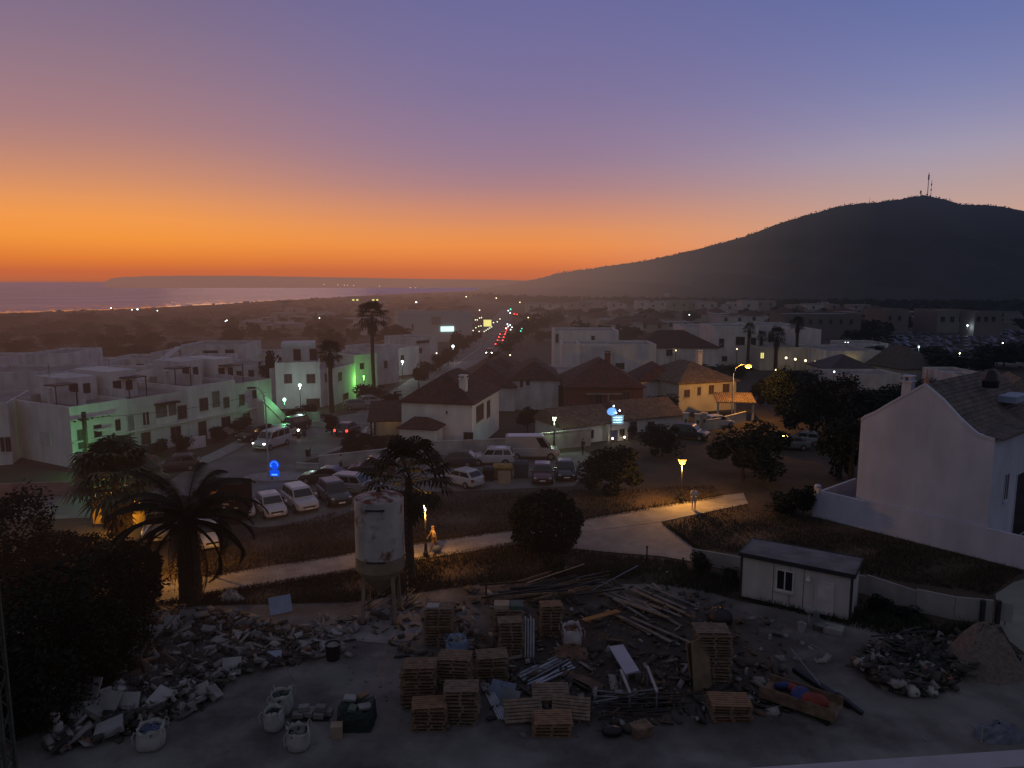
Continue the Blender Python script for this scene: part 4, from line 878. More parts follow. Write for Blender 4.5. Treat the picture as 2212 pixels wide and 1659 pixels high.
# far white town along the foot of the hill and other far houses
rr_ = random.Random(11)
def farblock(lab, grp, x0, x1, yb, yt, wall, roofm=None, depth=10):
    A, B = G(x0, yb), G(x1, yb); W_ = (B-A).length; H_ = max(2.6, zat(A, yt)); e = thing('far_house', lab, 'house', A, 0, grp)
    MB().box(0, W_, 0, depth, 0, H_).build('wall', wall, e)
    if roofm is not None:
        r = MB(); r.add([(-.4, -.4, H_+.01), (W_+.4, -.4, H_+.01), (W_+.4, depth+.4, H_+.01), (-.4, depth+.4, H_+.01), (W_/2, depth/2, H_+2.0)], [(3, 2, 1, 0), (0, 1, 4), (1, 2, 4), (2, 3, 4), (3, 0, 4)]); r.build('roof', roofm, e)
    else: MB().box(.3, W_-.3, .3, depth-.3, H_+.01, H_+.35).build('roof', ROOF_F, e)
    for k in range(max(1, int(W_/5))):
        a = (k+.35)*W_/max(1, int(W_/5)); MB().box(a, a+1.3, -.06, -.01, H_*.5, H_*.5+1.5).build('window', PANE, e)
x = 1135.0
while x < 1905:
    wd = rr_.uniform(16, 46); yb = rr_.uniform(672, 679) if rr_.random() < .6 else rr_.uniform(665, 671)
    if rr_.random() < .86: farblock('small white far house in the pale band at the foot of the hill', 'far white houses along the hill foot', x, x+wd, yb, 659-rr_.uniform(-2, 9)*(1 if rr_.random() < .7 else .3), FARWALL if rr_.random() < .65 else FARWALL2)
    x += wd*rr_.uniform(.55, 1.0)
for i in range(58):
    x = rr_.uniform(1130, 1900); yb = rr_.uniform(684, 722); 
    if 1480 < x < 1780 and yb > 706: continue
    wd = rr_.uniform(26, 60)*(yb-607)/95
    farblock('dim house with a dark tiled roof in the far part of town', 'dim far houses in front of the hill', x, x+wd, yb, yb-rr_.uniform(13, 22)*(yb-607)/95, FARWALL2 if rr_.random() < .6 else FARWALL, ROOF_R if rr_.random() < .6 else None, 11)
for i in range(46):
    x = rr_.uniform(470, 1010); yb = rr_.uniform(672, 738)
    if yb < 700 and x < 560: continue
    if x > 850 and yb > 700: continue
    wd = rr_.uniform(24, 60)*(yb-607)/90
    farblock('pale low house among dark scrub toward the shore', 'scattered low houses toward the shore', x, x+wd, yb, yb-rr_.uniform(10, 18)*(yb-607)/90, FARWALL2 if rr_.random() < .55 else FARWALL, None if rr_.random() < .7 else ROOF_R, 9)
for i in range(9):
    x = rr_.uniform(1905, 2215); yb = rr_.uniform(690, 705); wd = rr_.uniform(25, 50)
    farblock('dim house among dark trees at the right foot of the hill', 'dim houses at the right foot of the hill', x, x+wd, yb, yb-rr_.uniform(14, 20), DIMW)

# ------------------------------------------------------------------ lamps
def lantern_post(lab, x, y, yl, glow, col, power, name='street_lamp', grp=None, size=1.0, drop=0.3):
    p = G(x, y); h = zat(p, yl); t = thing(name, lab, 'street lamp', p, 0, grp)
    MB().lathe([(0.16, 0), (0.16, 0.35), (0.10, 0.5), (0.085, 1.0), (0.055, 1.05), (0.045, h-.32), (0.09, h-.28)], 10).build('post', DSTEEL, t)
    MB().lathe([(0.10*size, h-.24), (0.19*size, h+.16)], 6).build('lantern_glass', glow, t)
    mb = MB().lathe([(0.21*size, h+.163), (0.22*size, h+.20), (0.12*size, h+.3), (0.05, h+.36), (0.03, h+.45)], 6); mb.build('cap', DSTEEL, t)
    lamp_light(t, (0, -.12, h-.24-drop), col, power, .1)
    return t
SOD = (1.0, 0.43, 0.06)
lantern_post('tall lit orange lantern on a dark post beside the footpath', 1471, 1085, 996, E_SOD, SOD, 1300, size=1.9)
lantern_post('small lit lantern post beside the woman on the footpath', 920, 1205, 1096, emis('pale_lantern', (1, .86, .6), 3), SOD, 520, size=.55)
lantern_post('orange lantern hidden behind the date palm fronds on the left', 405, 1228, 1142, E_SOD, SOD, 620, size=.8)
lantern_post('lit pale green lantern on a thin post by the white boundary wall', 1197, 972, 904, emis('pale_green_lantern', (.85, 1, .7), 4), (.66, 1.0, .56), 140, size=1.1)
def globe_lamp(lab, x, y, yl, glow, col, power, r=0.2, grp=None):
    p = G(x, y); h = zat(p, yl); t = thing('globe_lamp', lab, 'street lamp', p, 0, grp)
    MB().lathe([(0.09, 0), (0.09, 0.3), (0.045, 0.4), (0.04, h-r)], 8).build('post', DSTEEL, t)
    MB().ball((0, 0, h), r).build('globe', glow, t)
    lamp_light(t, (0, -.1, h-r-.25), col, power, .12)
GRC = (0.22, 1.0, 0.34)
globe_lamp('bright green white globe lamp at the near end of the terraced row', 229, 1026, 965, E_GREEN, GRC, 480, .17)
globe_lamp('green white globe lamp at the far end of the terraced row', 617, 924, 863, E_GREEN, GRC, 150, .2)
globe_lamp('white globe lamp in front of the two storey house', 650, 892, 832, E_GREEN, (.72, 1.0, .92), 260, .21)
globe_lamp('small vivid green globe lamp before the green lit house', 787, 857, 813, E_GRN2, (.25, 1.0, .15), 420, .16)
globe_lamp('white globe lamp before the pale square house up the street', 870, 820, 781, E_WHITE, (.75, 1.0, .9), 300, .22)
globe_lamp('bluish white globe lamp farther up the street', 979, 782, 748, E_WHITE, (.9, .95, 1.0), 120, .3)
def arm_lamp(lab, x, y, xl, yl, lit):
    p = G(x, y); h = zat(p, yl); s_ = mpp(p); dx = (xl-x)*s_; t = thing('arm_lamp', lab, 'street lamp', p)
    MB().tube([(0, 0, 0), (0, 0, h*.5), (0, 0, h*.82), (dx*.15, 0, h*.94), (dx*.5, 0, h*1.0), (dx*.85, 0, h*1.0)], [.10, .075, .06, .05, .045, .04], 8).build('pole', GALV, t)
    MB().box(-.35, .35, -.12, .12, -.06, .08, M=Matrix.Translation((dx, 0, h))).build('lamp_head', DSTEEL, t)
    if lit:
        MB().ball((dx, -.02, h-.22), .36, sq=(1.2, .8, .7)).build('glass', E_SOD, t); lamp_light(t, (dx, -.1, h-.8), SOD, 2400, .15)
arm_lamp('tall curved street lamp glowing orange by the cream house', 1580, 912, 1611, 787, True)
arm_lamp('tall curved unlit street lamp by the traffic island', 581, 1034, 553, 838, False)
small = [(297, 668, E_WHITE), (285, 669, E_WHITE), (340, 671, E_WHITE), (240, 665.5, E_WHITE), (490, 692, E_WHITE), (487, 694, E_WHITE), (690, 687, E_WHITE), (899, 653, E_WHITE), (1036, 670, E_WARM), (1007, 641, E_WARM), (1072, 644, E_WARM), (1123, 653, E_WARM), (1141, 686, E_WARM), (1102, 767, E_WARM), (943, 763, E_WARM),
    (1098, 671, E_WHITE), (1102, 676, E_WHITE), (1460, 757, E_WARM), (1499, 755, E_WHITE), (1594, 721, E_WARM), (1592, 754, E_WARM), (1676, 799, E_WARM), (1802, 803, E_WHITE), (1826, 740, E_WHITE), (1832, 740, E_WHITE), (1920, 685, E_WHITE), (1668, 652, E_WHITE), (1489, 680, E_WHITE), (2166, 741, E_WHITE), (1985, 749, E_WHITE), (2090, 703, E_WHITE), (2097, 694, E_GRN2), (2073, 763, emis('yellow_green_light', (.75, 1, .45), 3.5))]
for i, (x, y, m_) in enumerate(small):
    zl = 4.0; p = G(x, y, zl); r_ = max(.13, 1.15*mpp(p)*(1.5 if (x, y) in ((297, 668), (1985, 749), (2090, 703), (2073, 763), (899, 653)) else 1.0))
    t = thing('far_street_lamp', 'small lit street lamp in the far town, a bright point', 'street lamp', (p.x, p.y, 0), 0, 'small lit lamps in the far town')
    MB().ball((0, 0, zl), r_, 8, 5).build('globe', m_, t); MB().lathe([(.06, 0), (.05, zl-r_*.9)], 5).build('post', DSTEEL, t)
    if x > 1960: lamp_light(t, (0, -.3, zl-r_-.3), (.7, .9, 1.0), 150, .3)
st_l = [(1046, 716), (1050, 713.5), (1054, 711), (1058, 708.5), (1062, 706), (1027, 691), (1031, 691), (1036, 687), (1040, 686), (1028, 708), (1022, 714), (1035, 716), (1034, 705), (1039, 704), (1066, 697), (1074, 695), (1080, 689)]
for (x, y) in st_l:
    p = G(x, y, 3.2); t = thing('shop_light', 'tiny yellow white light over the shop fronts up the street', 'light', (p.x, p.y, 0), 0, 'shop lights up the street'); MB().ball((0, 0, 3.2), 1.25*mpp(p), 8, 5).build('globe', emis('shop_glow', (.95, 1, .6), 1.6), t); MB().lathe([(.05, 0), (.05, 3.0)], 5).build('post', DSTEEL, t)
for (x, y, m_) in ((1093, 709, E_WHITE), (1098, 705, E_WHITE), (1102, 702, E_WHITE), (1106, 707, E_WHITE), (1103, 712, E_WHITE), (1096, 700, E_WHITE), (1116, 718, E_WHITE)):
    p = G(x, y, 2.0); t = thing('headlamp_glow', 'tiny bluish white light at the far end of the street', 'light', (p.x, p.y, 0), 0, 'white lights at the far end of the street'); MB().ball((0, 0, 2.0), 1.2*mpp(p), 8, 5).build('globe', m_, t); MB().lathe([(.05, 0), (.05, 1.8)], 5).build('post', DSTEEL, t)
ysg = G(1053, 698, 3.5); t = thing('yellow_sign', 'glowing yellow square sign among the shop lights', 'sign', (ysg.x, ysg.y, 0)); MB().box(-1.3, 1.3, -.15, .15, 2.4, 4.6).build('panel', E_YEL, t); MB().box(-.1, .1, -.1, .1, 0, 2.39).build('post', DSTEEL, t)
def signal(lab, x, y, m_, zl=4.5, r=1.7):
    p = G(x, y, zl); t = thing('traffic_light', lab, 'traffic light', (p.x, p.y, 0)); s_ = mpp(p)
    MB().lathe([(.08, 0), (.07, zl-.8)], 6).build('post', DSTEEL, t); MB().box(-.25, .25, 0, .3, zl-.8, zl+.6).build('housing', BLACKP, t)
    MB().ball((0, -.1, zl), r*s_, 8, 5).build('lens', m_, t)
signal('green traffic light, the highest light at the end of the street', 1103, 668, E_TEAL)
signal('teal traffic light right of the street, upper one', 1127, 710, E_TEAL, r=1.5)
signal('teal traffic light right of the street, lower one', 1125, 715, E_TEAL, r=1.5)
signal('red traffic light at the far end of the street', 1111, 678, E_RED, r=1.6)
signal('smaller red traffic light just right of the other red one', 1117, 679, E_RED, r=1.3)
for i, (x, y) in enumerate([(700, 640)]): pass

# ------------------------------------------------------------------ vegetation
CROWNS = {}
def crown_mesh(key, n, lsize, mats_, clumps, flat=.3):
    if key not in CROWNS:
        P = crown_points(n, 1, 1, 1, clumps)
        V, Fq = leaf_quads(P, lsize, flat); o = arrmesh('crown', V, Fq, mats_); CROWNS[key] = o.data; bpy.data.objects.remove(o)
    return CROWNS[key]
def tree(lab, x, y, yt, wpx, kind=0, name='tree', grp=None, trunk_frac=.3, low=None, cat='tree', m=None, dz=0.9):
    """crown top at survey pixel yt, crown width wpx pixels, trunk foot at (x, y)"""
    p = G(x, y); H_ = zat(p, yt); rx = wpx*mpp(p)/2; z0 = H_*trunk_frac if low is None else low
    t = thing(name, lab, cat, p, random.uniform(0, 6), grp)
    rz_ = (H_-z0)/2
    mb = MB(); hx, hy = random.uniform(-.1, .1)*rx, random.uniform(-.1, .1)*rx
    tr = max(.05, min(.35, H_*.035)); zc = z0+rz_
    mb.tube([(0, 0, -.1), (hx*.3, hy*.3, zc*.5), (hx, hy, zc)], [tr, tr*.8, tr*.5], 7)
    for q in range(4):
        a = q*1.57+random.random(); mb.tube([(hx*.3, hy*.3, zc*.55), (rx*.45*math.cos(a), rx*.45*math.sin(a), zc+rz_*.25)], [tr*.5, tr*.15], 5)
    mb.build('trunk', BARK, t)
    big = rx > 2.2 and p.y < 110
    key = (kind % 4, 'b' if big else ('m' if p.y < 160 else 's'), m.name if m else '')
    me = crown_mesh(key, {'b': 9000, 'm': 2400, 's': 520}[key[1]], {'b': .055, 'm': .10, 's': .19}[key[1]], m or (LEAF if kind % 2 == 0 else LEAF2), 15+4*(kind % 4))
    c = bpy.data.objects.new('crown', me); COL.objects.link(c); c.parent = t; c.location = (0, 0, zc); c.scale = (rx*1.06, rx*1.06*dz, rz_*1.12); c.rotation_euler.z = random.uniform(0, 6)
    return t
RB = tree('big round black-green tree standing alone beside the paved square', 1180, 1196, 1066, 150, 0, low=.1)
rx_ = 78*mpp(G(1180, 1196)); hz2 = zat(G(1180, 1196), 1062)/2
Pd = rng.normal(size=(9000, 3)); Pd /= np.linalg.norm(Pd, axis=1)[:, None]; Pd *= (.55+.45*rng.random((9000, 1))**.4)*(1+.07*np.sin(Pd[:, :1]*7)+.06*np.sin(Pd[:, 1:2]*9+1)+.05*np.sin(Pd[:, 2:]*11))
Vd, Fd = leaf_quads(Pd*np.array([rx_, rx_, hz2*.98]), .13, .3); ob = arrmesh('crown', Vd, Fd, LEAF, RB); ob.location = (0, 0, hz2*1.02)
for c in list(RB.children):
    if c.name.startswith('crown') and c is not ob: bpy.data.objects.remove(c)
for i, (lab, x, y, yt, w_, k) in enumerate([
    ('broad dark tree between the parked cars and the orange lantern', 1322, 1072, 962, 150, 1),
    ('large dark tree on the right of the orange lantern beam', 1605, 1034, 908, 190, 0),
    ('dark leafy tree lit orange from behind, left of the cream gate', 1430, 985, 915, 110, 3),
    ('dark bushy tree right of the cream house under the orange street lamp', 1690, 905, 800, 105, 2),
    ('tall dark tree clump left of the gable house, front one', 1752, 960, 810, 130, 1),
    ('dark round tree behind the chimney of the gable house', 1850, 935, 828, 140, 3),
    ('dark spreading tree at the back left of the gable house', 1800, 900, 800, 120, 0),
    ('low dark tree in front of the restaurant lights', 1725, 850, 795, 100, 2),
    ('dark tree below the low white wall house on the right', 1905, 900, 830, 130, 0),
    ('dark tree below the thatched hall roof', 1990, 880, 822, 120, 2),
    ('drooping tree at the left side of the gable house wall', 1812, 1035, 885, 92, 1),
    ('small street tree with a round crown on a bare trunk by the road', 849, 908, 846, 46, 3),
    ('dark shrub tree beside the traffic light junction wall', 717, 940, 890, 44, 2),
    ('round tree in the garden beside the white house by the crossing', 1140, 935, 875, 62, 0),
    ('small tree in front of the long low white house', 1368-2, 950, 915, 20, 1),
    ('garden tree between brick house and grey white house', 1215, 880, 825, 50, 1),
    ('dark tree hiding the wing of the cream house', 1432, 895, 850, 70, 2),
    ('dark tree behind the porch of the cream house', 1640, 880, 815, 70, 1)]):
    tree(lab, x, y, yt, w_, k, trunk_frac=.03 if w_ > 80 and y > 880 else .16)
for i, (lab, x, y, yt, w_, k) in enumerate([
    ('wide dark bush spilling over the boundary wall left of the carport', 770, 985, 926, 90, 0), ('second dark bush against the carport post', 815, 972, 938, 60, 2),
    ('dark green bush by the corner post of the tall boundary wall', 1735, 1118, 1040, 75, 0), ('low bush behind the corner post bush', 1690, 1105, 1065, 90, 2),
    ('small shrub on the low panel wall in front of the square', 1516, 1240, 1190, 56, 1), ('small shrub below the big round tree', 1196, 1243, 1190, 62, 1),
    ('thin shrub beside the cabin corner', 1575, 1260, 1222, 40, 2), ('dark scrub at the back corner of the cabin', 1895, 1322, 1282, 60, 0), ('low dark scrub along the panel wall', 1955, 1340, 1310, 70, 2),
    ('creeper bush on the front wall of the near terraced house', 345, 985, 945, 70, 0), ('hedge bush before the recessed balcony house', 395, 976, 935, 48, 2), ('hedge bush before the loggia house', 470, 955, 918, 60, 0), ('hedge bush before the far terraced house', 525, 938, 896, 60, 1), ('green lit bush beside the outside stairs', 640, 912, 878, 40, 2),
    ('dark bush in front of the two storey lamp lit house', 672, 897, 868, 44, 0), ('dark garden bush below the vivid green lamp', 800, 868, 822, 58, 1),
    ('palm-like bush below the green lit near house', 290, 1035, 975, 70, 3), ('long dark hedge under the low red roofed house', 1480, 815, 780, 190, 0), ('dark hedge right of the long hedge', 1580, 815, 782, 70, 1)]):
    tree(lab, x, y, yt, w_, k, name='bush', trunk_frac=.02, cat='bush', low=.02)
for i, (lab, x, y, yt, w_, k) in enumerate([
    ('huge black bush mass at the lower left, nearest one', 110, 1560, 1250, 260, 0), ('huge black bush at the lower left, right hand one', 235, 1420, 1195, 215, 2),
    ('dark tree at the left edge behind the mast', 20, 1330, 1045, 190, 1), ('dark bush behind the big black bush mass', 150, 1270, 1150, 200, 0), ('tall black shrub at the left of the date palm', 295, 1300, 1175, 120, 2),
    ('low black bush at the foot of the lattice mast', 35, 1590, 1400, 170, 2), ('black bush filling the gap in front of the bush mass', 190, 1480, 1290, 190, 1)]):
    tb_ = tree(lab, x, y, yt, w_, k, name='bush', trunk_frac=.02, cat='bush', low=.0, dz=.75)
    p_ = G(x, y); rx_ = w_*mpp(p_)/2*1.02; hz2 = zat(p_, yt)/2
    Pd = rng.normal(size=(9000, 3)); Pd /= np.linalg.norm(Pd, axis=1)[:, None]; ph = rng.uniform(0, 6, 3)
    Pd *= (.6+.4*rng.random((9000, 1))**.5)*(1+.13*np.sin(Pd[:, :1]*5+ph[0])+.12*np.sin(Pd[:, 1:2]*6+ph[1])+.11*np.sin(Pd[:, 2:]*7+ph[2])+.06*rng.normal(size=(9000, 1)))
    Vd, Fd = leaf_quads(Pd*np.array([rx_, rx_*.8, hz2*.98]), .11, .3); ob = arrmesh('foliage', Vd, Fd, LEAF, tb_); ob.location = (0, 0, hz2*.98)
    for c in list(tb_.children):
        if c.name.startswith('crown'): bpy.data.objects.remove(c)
GT = 'dark street trees along the main road'
for i, (x, y, yt, w_) in enumerate([(905, 838, 790, 52), (925, 820, 776, 46), (950, 802, 762, 40), (968, 790, 752, 38), (985, 775, 742, 34), (1000, 762, 732, 32), (1016, 748, 722, 30), (1030, 738, 716, 26), (1070, 790, 757, 42), (1098, 768, 735, 46), (1112, 748, 716, 44), (1128, 735, 700, 44), (1150, 726, 688, 60), (1172, 720, 680, 50), (1065, 810, 775, 40)]):
    tree('dark street tree beside the long main road', x, y, yt, w_, i, grp=GT, trunk_frac=.2)
GF = 'dark trees between the far houses'
r5 = random.Random(5)
for i in range(46):
    x = r5.uniform(1130, 1900); y = r5.uniform(682, 745)
    if 1380 < x < 1780 and y > 716: y -= 36
    tree('dark tree among the far houses before the hill', x, y, y-r5.uniform(16, 30)*(y-607)/90, r5.uniform(24, 60)*(y-607)/90, i, grp=GF, trunk_frac=.12)
for i in range(34):
    x = r5.uniform(1880, 2230); y = r5.uniform(678, 716) if i % 3 else r5.uniform(775, 830)
    tree('dark tree around the distant car park', x, y, y-r5.uniform(16, 30)*(y-607)/90, r5.uniform(30, 70)*(y-607)/90, i, grp='dark trees around the car park', trunk_frac=.1)
for i in range(60):
    x = r5.uniform(-20, 860); y = r5.uniform(690, 790)
    if x > 520 and y > 745: y -= 50
    tree('dark scrub tree between the left houses and the shore', x, y, y-r5.uniform(14, 28)*(y-607)/100, r5.uniform(30, 80)*(y-607)/100, i, grp='dark scrub trees toward the shore', trunk_frac=.05)
for lab, x, y, yt, w_, k in (('dark round tree behind the narrow white house of the row', 590, 868, 756, 56, 3), ('large dark trees mass beyond the first palm, left one', 715, 760, 712, 90, 0), ('large dark trees mass beyond the first palm, right one', 855, 752, 700, 95, 2), ('dark hedge tree under the pale sign building', 985, 752, 716, 50, 1)):
    tree(lab, x, y, yt, w_, k, trunk_frac=.1)
# far scrub: one uncountable mass over the coastal flat
pts = []
for i in range(5200):
    x = rng.uniform(-120, 1010); lo_ = np.interp(x, [q[0] for q in shore], [q[1] for q in shore])
    y = lo_+2.0+abs(rng.normal())**1.0*34
    if y > 790: continue
    if x > 1020: continue
    p = G(x, y); s_ = mpp(p); h = max(.3, abs(rng.normal())*(1.5+3.0*s_)*.7*min(1.0, .12+(y-lo_)/16))
    pts.append((p.x, p.y, rng.uniform(0, h)))
P = np.array(pts); V, Fq = leaf_quads(P, 1.0, .5); sc_ = np.repeat(np.clip(P[:, 1]/170, .6, 6.0), 4)[:, None]
V = np.repeat(P, 4, axis=0)+(V-np.repeat(P, 4, axis=0))*sc_*np.array([1.5, 1.5, .55])
o = arrmesh('coastal_scrub', V, Fq, LEAF2); tag(o, 'dark low scrub covering the flat land toward the shore', 'scrub', kind='stuff')
pts = []
for i in range(2600):
    x = rng.uniform(1020, 2250); t_ = rng.uniform(0, 1); y0 = np.interp(x, [985, 1130, 1900, 2250], [640, 654, 666, 668]); y = y0+rng.uniform(-3, 4)
    p = G(x, y); pts.append((p.x, p.y, rng.uniform(0, 4.5)))
P = np.array(pts); V, Fq = leaf_quads(P, 3.4, .5); o = arrmesh('hill_foot_trees', V, Fq, LEAF); tag(o, 'dark tree belt along the foot of the hill', 'trees', kind='stuff')
# dry grass on the park ground
def grass(name, lab, poly, n, hgt, m):
    xs = [p[0] for p in poly]; ys = [p[1] for p in poly]; out = []
    while len(out) < n:
        x, y = rng.uniform(min(xs), max(xs)), rng.uniform(min(ys), max(ys)); ins = False; j = len(poly)-1
        for i in range(len(poly)):
            if (poly[i][1] > y) != (poly[j][1] > y) and x < (poly[j][0]-poly[i][0])*(y-poly[i][1])/(poly[j][1]-poly[i][1])+poly[i][0]: ins = not ins
            j = i
        if ins and (math.sin(x*.03)+math.sin(y*.11+x*.013)+rng.normal()*.9) > -.7: out.append(G(x, y))
    P = np.array([tuple(q) for q in out]); nb = len(P); a = rng.uniform(0, 6.28, nb); h = hgt*(.35+rng.random(nb)); wv = .018+.02*rng.random(nb)
    dx, dy = np.cos(a)*wv, np.sin(a)*wv; lx, ly = rng.normal(size=nb)*h*.45, rng.normal(size=nb)*h*.45
    V = np.stack([P+np.stack([-dx, -dy, 0*a], 1), P+np.stack([dx, dy, 0*a], 1), P+np.stack([lx, ly, h], 1)], 1).reshape(-1, 3)
    o = arrmesh(name, V, np.arange(3*nb).reshape(-1, 3), m); return tag(o, lab, 'grass', kind='stuff')
grass('dry_grass', 'dry brown grass on the strip between the parked cars and the footpath', [(330, 1240), (560, 1150), (860, 1075), (1240, 1060), (1540, 1050), (1560, 1068), (1260, 1120), (1100, 1144), (700, 1203), (340, 1258)], 16000, .26, GRASS)
grass('dry_grass', 'dry brown grass below the footpath around the silo', [(330, 1310), (700, 1250), (1100, 1183), (1240, 1190), (1480, 1215), (1500, 1255), (1230, 1245), (1030, 1262), (760, 1300)], 16000, .26, GRASS)
grass('field_grass', 'dark dry grass of the field behind the cabin', [(1440, 1130), (1600, 1092), (1765, 1120), (2212, 1235), (2140, 1285), (1870, 1245), (1600, 1195), (1520, 1185)], 16000, .25, GRASS)
grass('weeds', 'low dark weeds along the panel wall and the yard edge', [(1870, 1300), (1980, 1335), (2140, 1360), (2212, 1440), (2120, 1380), (1900, 1370), (1700, 1320), (1500, 1275), (1250, 1240), (1240, 1225), (1500, 1235)], 9000, .38, mat('weed_leaves', (0.022, 0.024, 0.014), var=.5))

def verge(line, n, w_=4.0):
    up = [(x, y-w_) for x, y in line]; dn = [(x, y+w_) for x, y in reversed(line)]
    return up+dn
grass('verge_grass', 'tufts of dry grass growing over the edges of the footpath', verge([(300, 1312), (480, 1281), (700, 1246), (900, 1211), (1100, 1179), (1240, 1156)], 0), 5000, .2, GRASS)
grass('verge_grass', 'tufts of dry grass along the far edge of the footpath', verge([(300, 1262), (450, 1246), (700, 1206), (900, 1175), (1100, 1147), (1260, 1123), (1420, 1096), (1560, 1072)], 0), 6000, .2, GRASS)
grass('verge_grass', 'tufts of dry grass along the square and field edge', verge([(1430, 1130), (1462, 1152), (1500, 1182), (1528, 1200)], 0, 5), 1800, .22, GRASS)
# palms
def pinnate(L_, el, droop, n=26, wl=.42, w=.055):
    """one feather frond along +x: returns MB"""
    mb = MB(); pts = []; a = el; x = z = 0.0; st = L_/12
    for i in range(13):
        pts.append((x, 0, z)); x += st*math.cos(a); z += st*math.sin(a); a -= droop/12*(.5+i/9)
    mb.tube(pts, [.035*(1-i/14) for i in range(13)], 4)
    for i in range(n):
        f = .12+.88*i/n; q = f*12; k = min(11, int(q)); fr = q-k
        b = Vector(pts[k]).lerp(Vector(pts[k+1]), fr); l = wl*math.sin(math.pi*(.12+.86*f))**.6*(1.0 if f < .85 else .75)
        for s in (-1, 1):
            tip = b+Vector((l*.55, s*l*.8, -l*.28)); d = Vector((w, 0, 0.01))
            mb.add([b-d, b+d, tip], [(0, 1, 2)])
    return mb
def date_palm(lab, x, y, yc, L_, tr, nf=36, n=26, wl=.42):
    p = G(x, y); h = zat(p, yc); t = thing('date_palm', lab, 'palm', p)
    tk = MB(); zs_ = np.linspace(0, h, 22)
    for i in range(21):
        r0_ = tr*(1.15-.25*i/21+.06*(i % 2)); tk.lathe([(r0_, zs_[i]), (r0_*1.12, zs_[i+1]+.02)], 12, (0, 0, 0), 0, Matrix.Rotation(i*.3, 4, 'Z'))
    tk.build('trunk', BARK, t)
    for i in range(nf):
        el = R(-35+112*(i/nf)**.9)+random.uniform(-.12, .12); a = i*2.39996+random.uniform(-.2, .2)
        f = pinnate(L_*random.uniform(.85, 1.08), el, R(92)+random.uniform(-.3, .35), n, wl).build('frond', PALMF, t)
        f.location = (0, 0, h+.12*(i/nf)); f.rotation_euler = (random.uniform(-.2, .2), 0, a)
    for i in range(8):
        f = pinnate(L_*.8, R(-66), R(20), 12, wl*.7).build('dead_frond', DRYL, t); f.location = (0, 0, h-.25); f.rotation_euler = (0, 0, i*.79+.3)
    return t
date_palm('big black date palm with long arching fronds at the left of the yard', 414, 1302, 1122, 4.7, .5, 46, 52, .75)
def fan_leaf(mb, base, a, el, pl, r, segs=13, m=0):
    d = Vector((math.cos(a)*math.cos(el), math.sin(a)*math.cos(el), math.sin(el))); c = base+d*pl
    mb.bar(base, c, .025, .025, m)
    side = d.cross(Vector((0, 0, 1))); side = side.normalized() if side.length > .05 else Vector((1, 0, 0)); up = side.cross(d)
    for k in range(segs):
        q = R(-105+210*k/(segs-1)); v = d*math.cos(q)+side*math.sin(q); wv = (side*math.cos(q)-d*math.sin(q))*r*.085
        tip = c+v*r*random.uniform(.85, 1.05)-Vector((0, 0, r*.32))+up*random.uniform(-.06, .06)
        mid = c+v*r*.6+up*.03
        mb.add([c, mid-wv, tip, mid+wv], [(0, 1, 2, 3)], m)
def fan_palm(lab, x, y, yc, wpx, tr, n=46, skirt=True, grp=None, segs=11, m=PALML, lo=-35, spread=1.0):
    p = G(x, y); h = zat(p, yc); rr = wpx*mpp(p)/2; t = thing('fan_palm', lab, 'palm', p, 0, grp)
    MB().tube([(0, 0, -.1), (random.uniform(-.1, .1), 0, h*.5), (0, 0, h)], [tr*1.25, tr, tr*.95], 9).build('trunk', BARK, t)
    mb = MB()
    for i in range(n):
        el = R(lo+(80-lo)*(i/n)); fan_leaf(mb, Vector((0, 0, h-.1+.25*i/n)), i*2.39996, el+random.uniform(-.15, .15), rr*random.uniform(.42, .64)*spread, rr*.48/spread**.5, segs)
    mb.build('crown', m, t)
    if skirt:
        mb = MB()
        for i in range(n//2): fan_leaf(mb, Vector((0, 0, h-.2-.6*rr*i/(n/2)*.8)), i*2.39996, R(-70)+random.uniform(-.15, .15), rr*.25, rr*.34, max(5, segs-4))
        mb.build('dead_leaves', DRYL, t)
    return t
fan_palm('bushy fan palm lit orange and green beside the yellow panels', 262, 1215, 1040, 215, .24, 64, segs=13, lo=-18)
fan_palm('dark fan palm with a thick trunk right behind the silo', 887, 1250, 1036, 190, .24, 44, segs=12, m=PALMF, lo=-38, spread=1.35)
GP = 'tall palms rising over the houses'
fan_palm('tall palm with a long bare trunk standing over the green lit house', 808, 858, 684, 84, .28, 30, grp=GP, m=PALMF)
fan_palm('palm in front of the narrow white house side on the left street', 717, 892, 762, 66, .30, 34, grp=GP, m=PALMF)
fan_palm('left one of the three palms beside the tall orange lamp', 1642, 790, 728, 32, .28, 26, grp=GP, m=PALMF, segs=8)
fan_palm('middle one of the three palms, wide feathery crown', 1675, 800, 727, 52, .34, 30, grp=GP, m=PALMF, segs=8)
fan_palm('right one of the three palms, with a round dense crown', 1718, 797, 700, 40, .3, 30, grp=GP, m=PALMF, segs=8)
fan_palm('dark palm left of the middle palm against the white block', 1615, 800, 712, 36, .28, 26, grp=GP, m=PALMF, segs=8)
fan_palm('small palm at the back of the parked cars on the right', 1838, 1040, 940, 60, .2, 30, grp=GP, m=PALMF, segs=9)
# ridge trees on the hill silhouette
pts = []
for i in range(420):
    x = rng.uniform(1200, 2230); y = np.interp(x, [q[0] for q in hill_prof], [q[1] for q in hill_prof]); Yr = 1900-(x-985)*.25 if x < 1900 else 1670+(x-1900)*.3
    q = AT(x, y, Yr*.985)
    for _ in range(3): pts.append((q.x+rng.normal()*2, q.y+rng.normal()*2, q.z+rng.uniform(-5, 2.2)))
P = np.array(pts); V, Fq = leaf_quads(P, 2.0, .3); o = arrmesh('ridge_scrub', V, Fq, LEAF); tag(o, 'dark scrub along the crest of the hill', 'scrub', kind='stuff')

